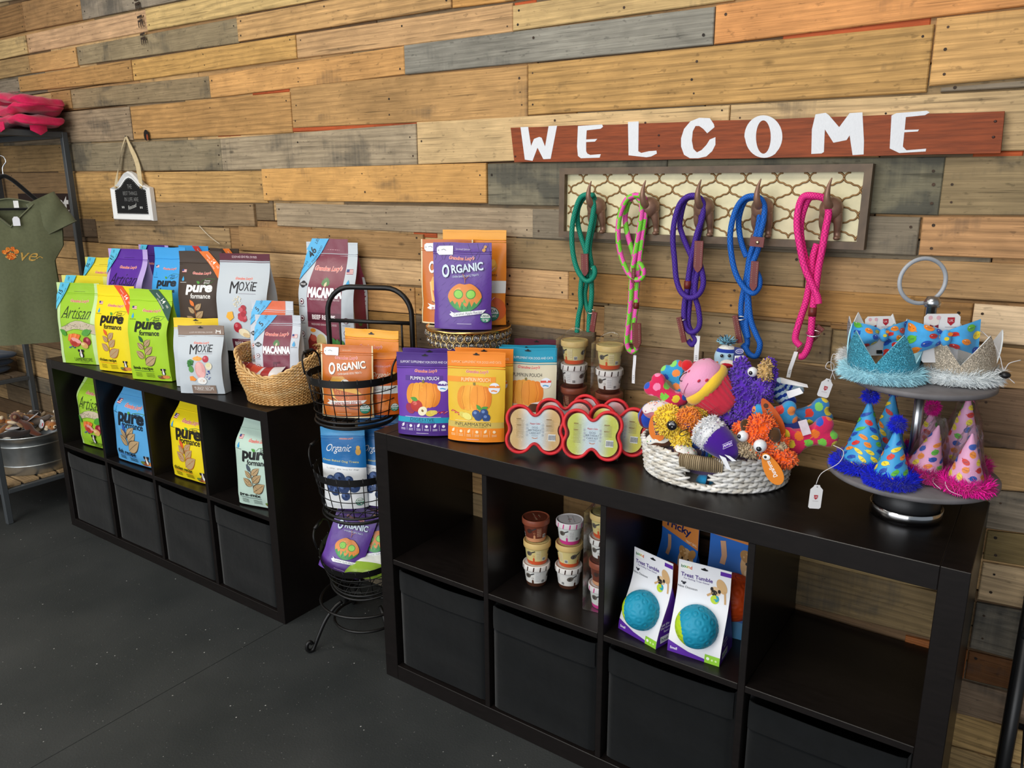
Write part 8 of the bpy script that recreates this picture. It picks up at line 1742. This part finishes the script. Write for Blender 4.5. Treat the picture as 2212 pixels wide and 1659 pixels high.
    tb = MB(); p = L(30, 437); tb.box((p[0] - .008, .0, p[1] - .028), (p[0] + .010, .0015, p[1] + .006), 'e4e4e2'); build('neck_label', tb, 'cloth', e); p = L(36, 478); tb = MB(); tb.prism([(p[0] - .013, p[1] - .018), (p[0] + .013, p[1] - .018), (p[0] + .013, p[1] + .010), (p[0] + .006, p[1] + .019), (p[0] - .006, p[1] + .019), (p[0] - .013, p[1] + .010)], -.036, -.0352, 'dcdce2'); build('price_tag', tb, 'paper', e)
    h = empty('clothes_hanger', (SP.x, SP.y, 0), SR, 'black velvet hanger holding the olive shirt on the clothes rack', 'hanger'); hb = MB(); c0 = L(8, 385)
    hb.tube(smooth_path([(cx - rows[0][1] * .98, -.002, zt - .050), (cx - .09, -.002, zt - .012), (cx - .02, -.002, c0[1] + .0), (cx + .02, -.002, c0[1] + .0), (cx + .09, -.002, zt - .012), (cx + rows[0][1] * .98, -.002, zt - .050)], 6), .0085, 8, '0e0e0e'); zb_ = L(30, 452)[1]; hb.tube([(cx - rows[0][1] * .96, -.002, zt - .052), (cx - .12, -.002, zb_), (cx + .12, -.002, zb_), (cx + rows[0][1] * .96, -.002, zt - .052)], .005, 8, '0e0e0e'); build('velvet_arms', hb, 'bin', h)
    hb = MB(); zc = c0[1] + .006; hb.tube(smooth_path([(cx, -.002, zc), (cx, -.002, zc + .030), (cx + .006, -.002, zc + .045), (cx + .016, -.002, zc + .060), (cx + .010, -.002, zc + .078), (cx - .006, -.002, zc + .082), (cx - .016, -.002, zc + .070)], 5), .0024, 8, 'c8ccd0'); build('wire_hook', hb, 'chrome', h)
hanging_shirt()
def jeans_pile():
    R = random.Random(2)
    for k in range(3):
        mb = MB(); sd = k * 2.3
        def f(u, v, sd=sd): a = 2 * PI * u; b = PI * (v - .5); sx = math.copysign(abs(math.cos(a)) ** .5, math.cos(a)); sy = math.copysign(abs(math.sin(a)) ** .5, math.sin(a)); c = max(0, math.cos(b)) ** .4; return Vector((.15 * sx * c, .13 * sy * c, .018 * math.sin(b) + .006 * noise.noise(Vector((sx * 3, sy * 3, sd)))))
        mb.grid(f, 40, 10, ('2c3646', '242e3e', '354256')[k], wu=True); build('folded_garment', mb, 'cloth', None, (-3.16 + .012 * k, -.20 + .01 * k, .534 + k * .036), .1 * k, ('bottom', 'middle', 'top')[k] + ' piece of the folded slate blue pile on the rack shelf', 'garment', 'folded blue garments on the rack')
jeans_pile()
# ---------------------------------------------------------------- galvanised tub of plush chews
TUB = Vector((-2.400, -.300, .1725))
def tub():
    e = empty('metal_tub', TUB, 0, 'round galvanised metal tub full of plush chews on the low rack shelf', 'tub'); r = .168; h = .185
    mb = MB(); mb.lathe([(0, 0), (r * .90, 0), (r * .91, .004), (r * .93, .04), (r * .934, .043), (r * .94, .05), (r * .975, .135), (r * .985, .139), (r * .985, .147), (r, h - .004), (r * 1.02, h - .003), (r * 1.02, h + .004), (r * .99, h + .004), (r * .985, h - .004), (r * .90, .008), (0, .008)], 64, 'b8bcbc'); build('tub_body', mb, 'zinc', e); mb = MB()
    for z, q in ((.046, .945), (.142, .988)): mb.tube([(r * q * math.cos(t), r * q * math.sin(t), z) for t in [2 * PI * i / 64 for i in range(64)]], .0028, 6, 'c4c8c8', closed=True)
    build('rolled_bead', mb, 'zinc', e)
tub()
GTB = 'plush chews in the metal tub'; R = random.Random(14); kinds = [('raccoon', '5a5048', '2c2826'), ('squirrel', '8a5a34', 'c8a878'), ('fox', 'a86a34', 'd8c4a4'), ('rabbit', 'a89478', 'd8ccb8'), ('skunk', '2c2420', 'c8c4bc'), ('beaver', '5a3020', '8a6a4a')]
tags = ['lying across the near rim', 'standing upright at the right side', 'pressed against the right rim', 'curled at the left front', 'under the white tags', 'behind the others', 'at the very middle', 'leaning over the back rim', 'beside the leg of the rack', 'topmost of the heap', 'tucked low at the front', 'at the far left']
for i in range(12):
    nm, c1, c2 = kinds[i % 6]; a = i * 2.4; q = .125 * math.sqrt((i + .5) / 12); px, py = TUB.x + q * math.cos(a), TUB.y + q * math.sin(a); pz = TUB.z + .175 + .055 * (1 - q / .13) + .012 * (i % 3)
    e = empty('plush_chew', (px, py, pz), (R.uniform(-.7, .7), R.uniform(-.7, .7), R.uniform(0, 6.2)), ('brown', 'tan', 'rust', 'beige', 'black', 'dark brown')[i % 6] + ' flat plush chew ' + tags[i] + ' of the metal tub' * ('tub' not in tags[i]), 'plush toy', GTB)
    mb = MB(); P = smooth_path([(-.085, 0, .006), (-.04, .006, .0), (0, 0, .004), (.035, -.004, .0), (.06, 0, .004)], 4); mb.tube(P, [.010 + .012 * math.sin(PI * min(1, j / (len(P) - 1) * 1.05)) for j in range(len(P))], 9, c1, flat=.7); mb.ell((.074, 0, .004), (.026, .022, .019), c1, 14, 10, noise_amp=.2); build('furry_body', mb, 'plush', e); mb = MB()
    for s in (-1, 1): mb.ell((.066, s * .018, .016), (.009, .007, .009), c2, 10, 8); mb.ell((.02, s * .022, 0), (.022, .008, .008), c2, 10, 8)
    mb.ell((.096, 0, .0), (.009, .010, .008), c2, 10, 8); build('ears_and_paws', mb, 'plush', e)
    mb = MB()
    for s in (-1, 1): mb.ell((.088, s * .011, .013), .0035, '121212', 8, 6)
    mb.ell((.1045, 0, .002), .004, '1a1210', 8, 6); build('button_eyes', mb, 'eye', e)
    if i % 2 == 0:
        tb = MB(); tb.prism([(.034 * math.cos(t) + .01, .021 * math.sin(t)) for t in [2 * PI * j / 20 for j in range(20)]], -.0008, 0, 'e0e2e6'); art(tb, [('r', 24, -8, 36, 8, 'c8303a')] + lines(-14, 18, [9, 4, -1, -6], '9a9aa4', 1.1), lambda x, z: Vector((x, -.001, z)), .001, L=.02); t_ = build('swing_tag', tb, 'card', e, (-.02, -.012, .026), (-1.0, .1, R.uniform(-.5, .5))); t_['label'] = 'white oval swing tag with a red end'
# ---------------------------------------------------------------- black rack just inside the right edge
def right_rack():
    x = 1.589; e = empty('wire_rack', (x, -.235, 0), 0, 'black tubular metal rack beside the near cube shelf at the right edge', 'rack')
    for dx in (0, .42):
        for dy in (0, .17): mb = MB(); mb.tube([(dx, dy, .0), (dx, dy, .61)], .0115, 10, '131314'); mb.ell((dx, dy, .612), .0125, '131314', 10, 8); build('post', mb, 'black', e)
    for z in (.305, .585):
        for dy in (0, .17): mb = MB(); mb.tube([(0, dy, z), (.42, dy, z)], .007, 8, '131314'); build('rail', mb, 'black', e)
        for dx in (0, .42): mb = MB(); mb.tube([(dx, 0, z), (dx, .17, z)], .007, 8, '131314'); build('rail', mb, 'black', e)
        mb = MB()
        for i in range(9): mb.tube([(.03 + i * .045, 0, z + .006), (.03 + i * .045, .17, z + .006)], .0025, 6, '131314')
        build('wire_shelf', mb, 'black', e)
right_rack()
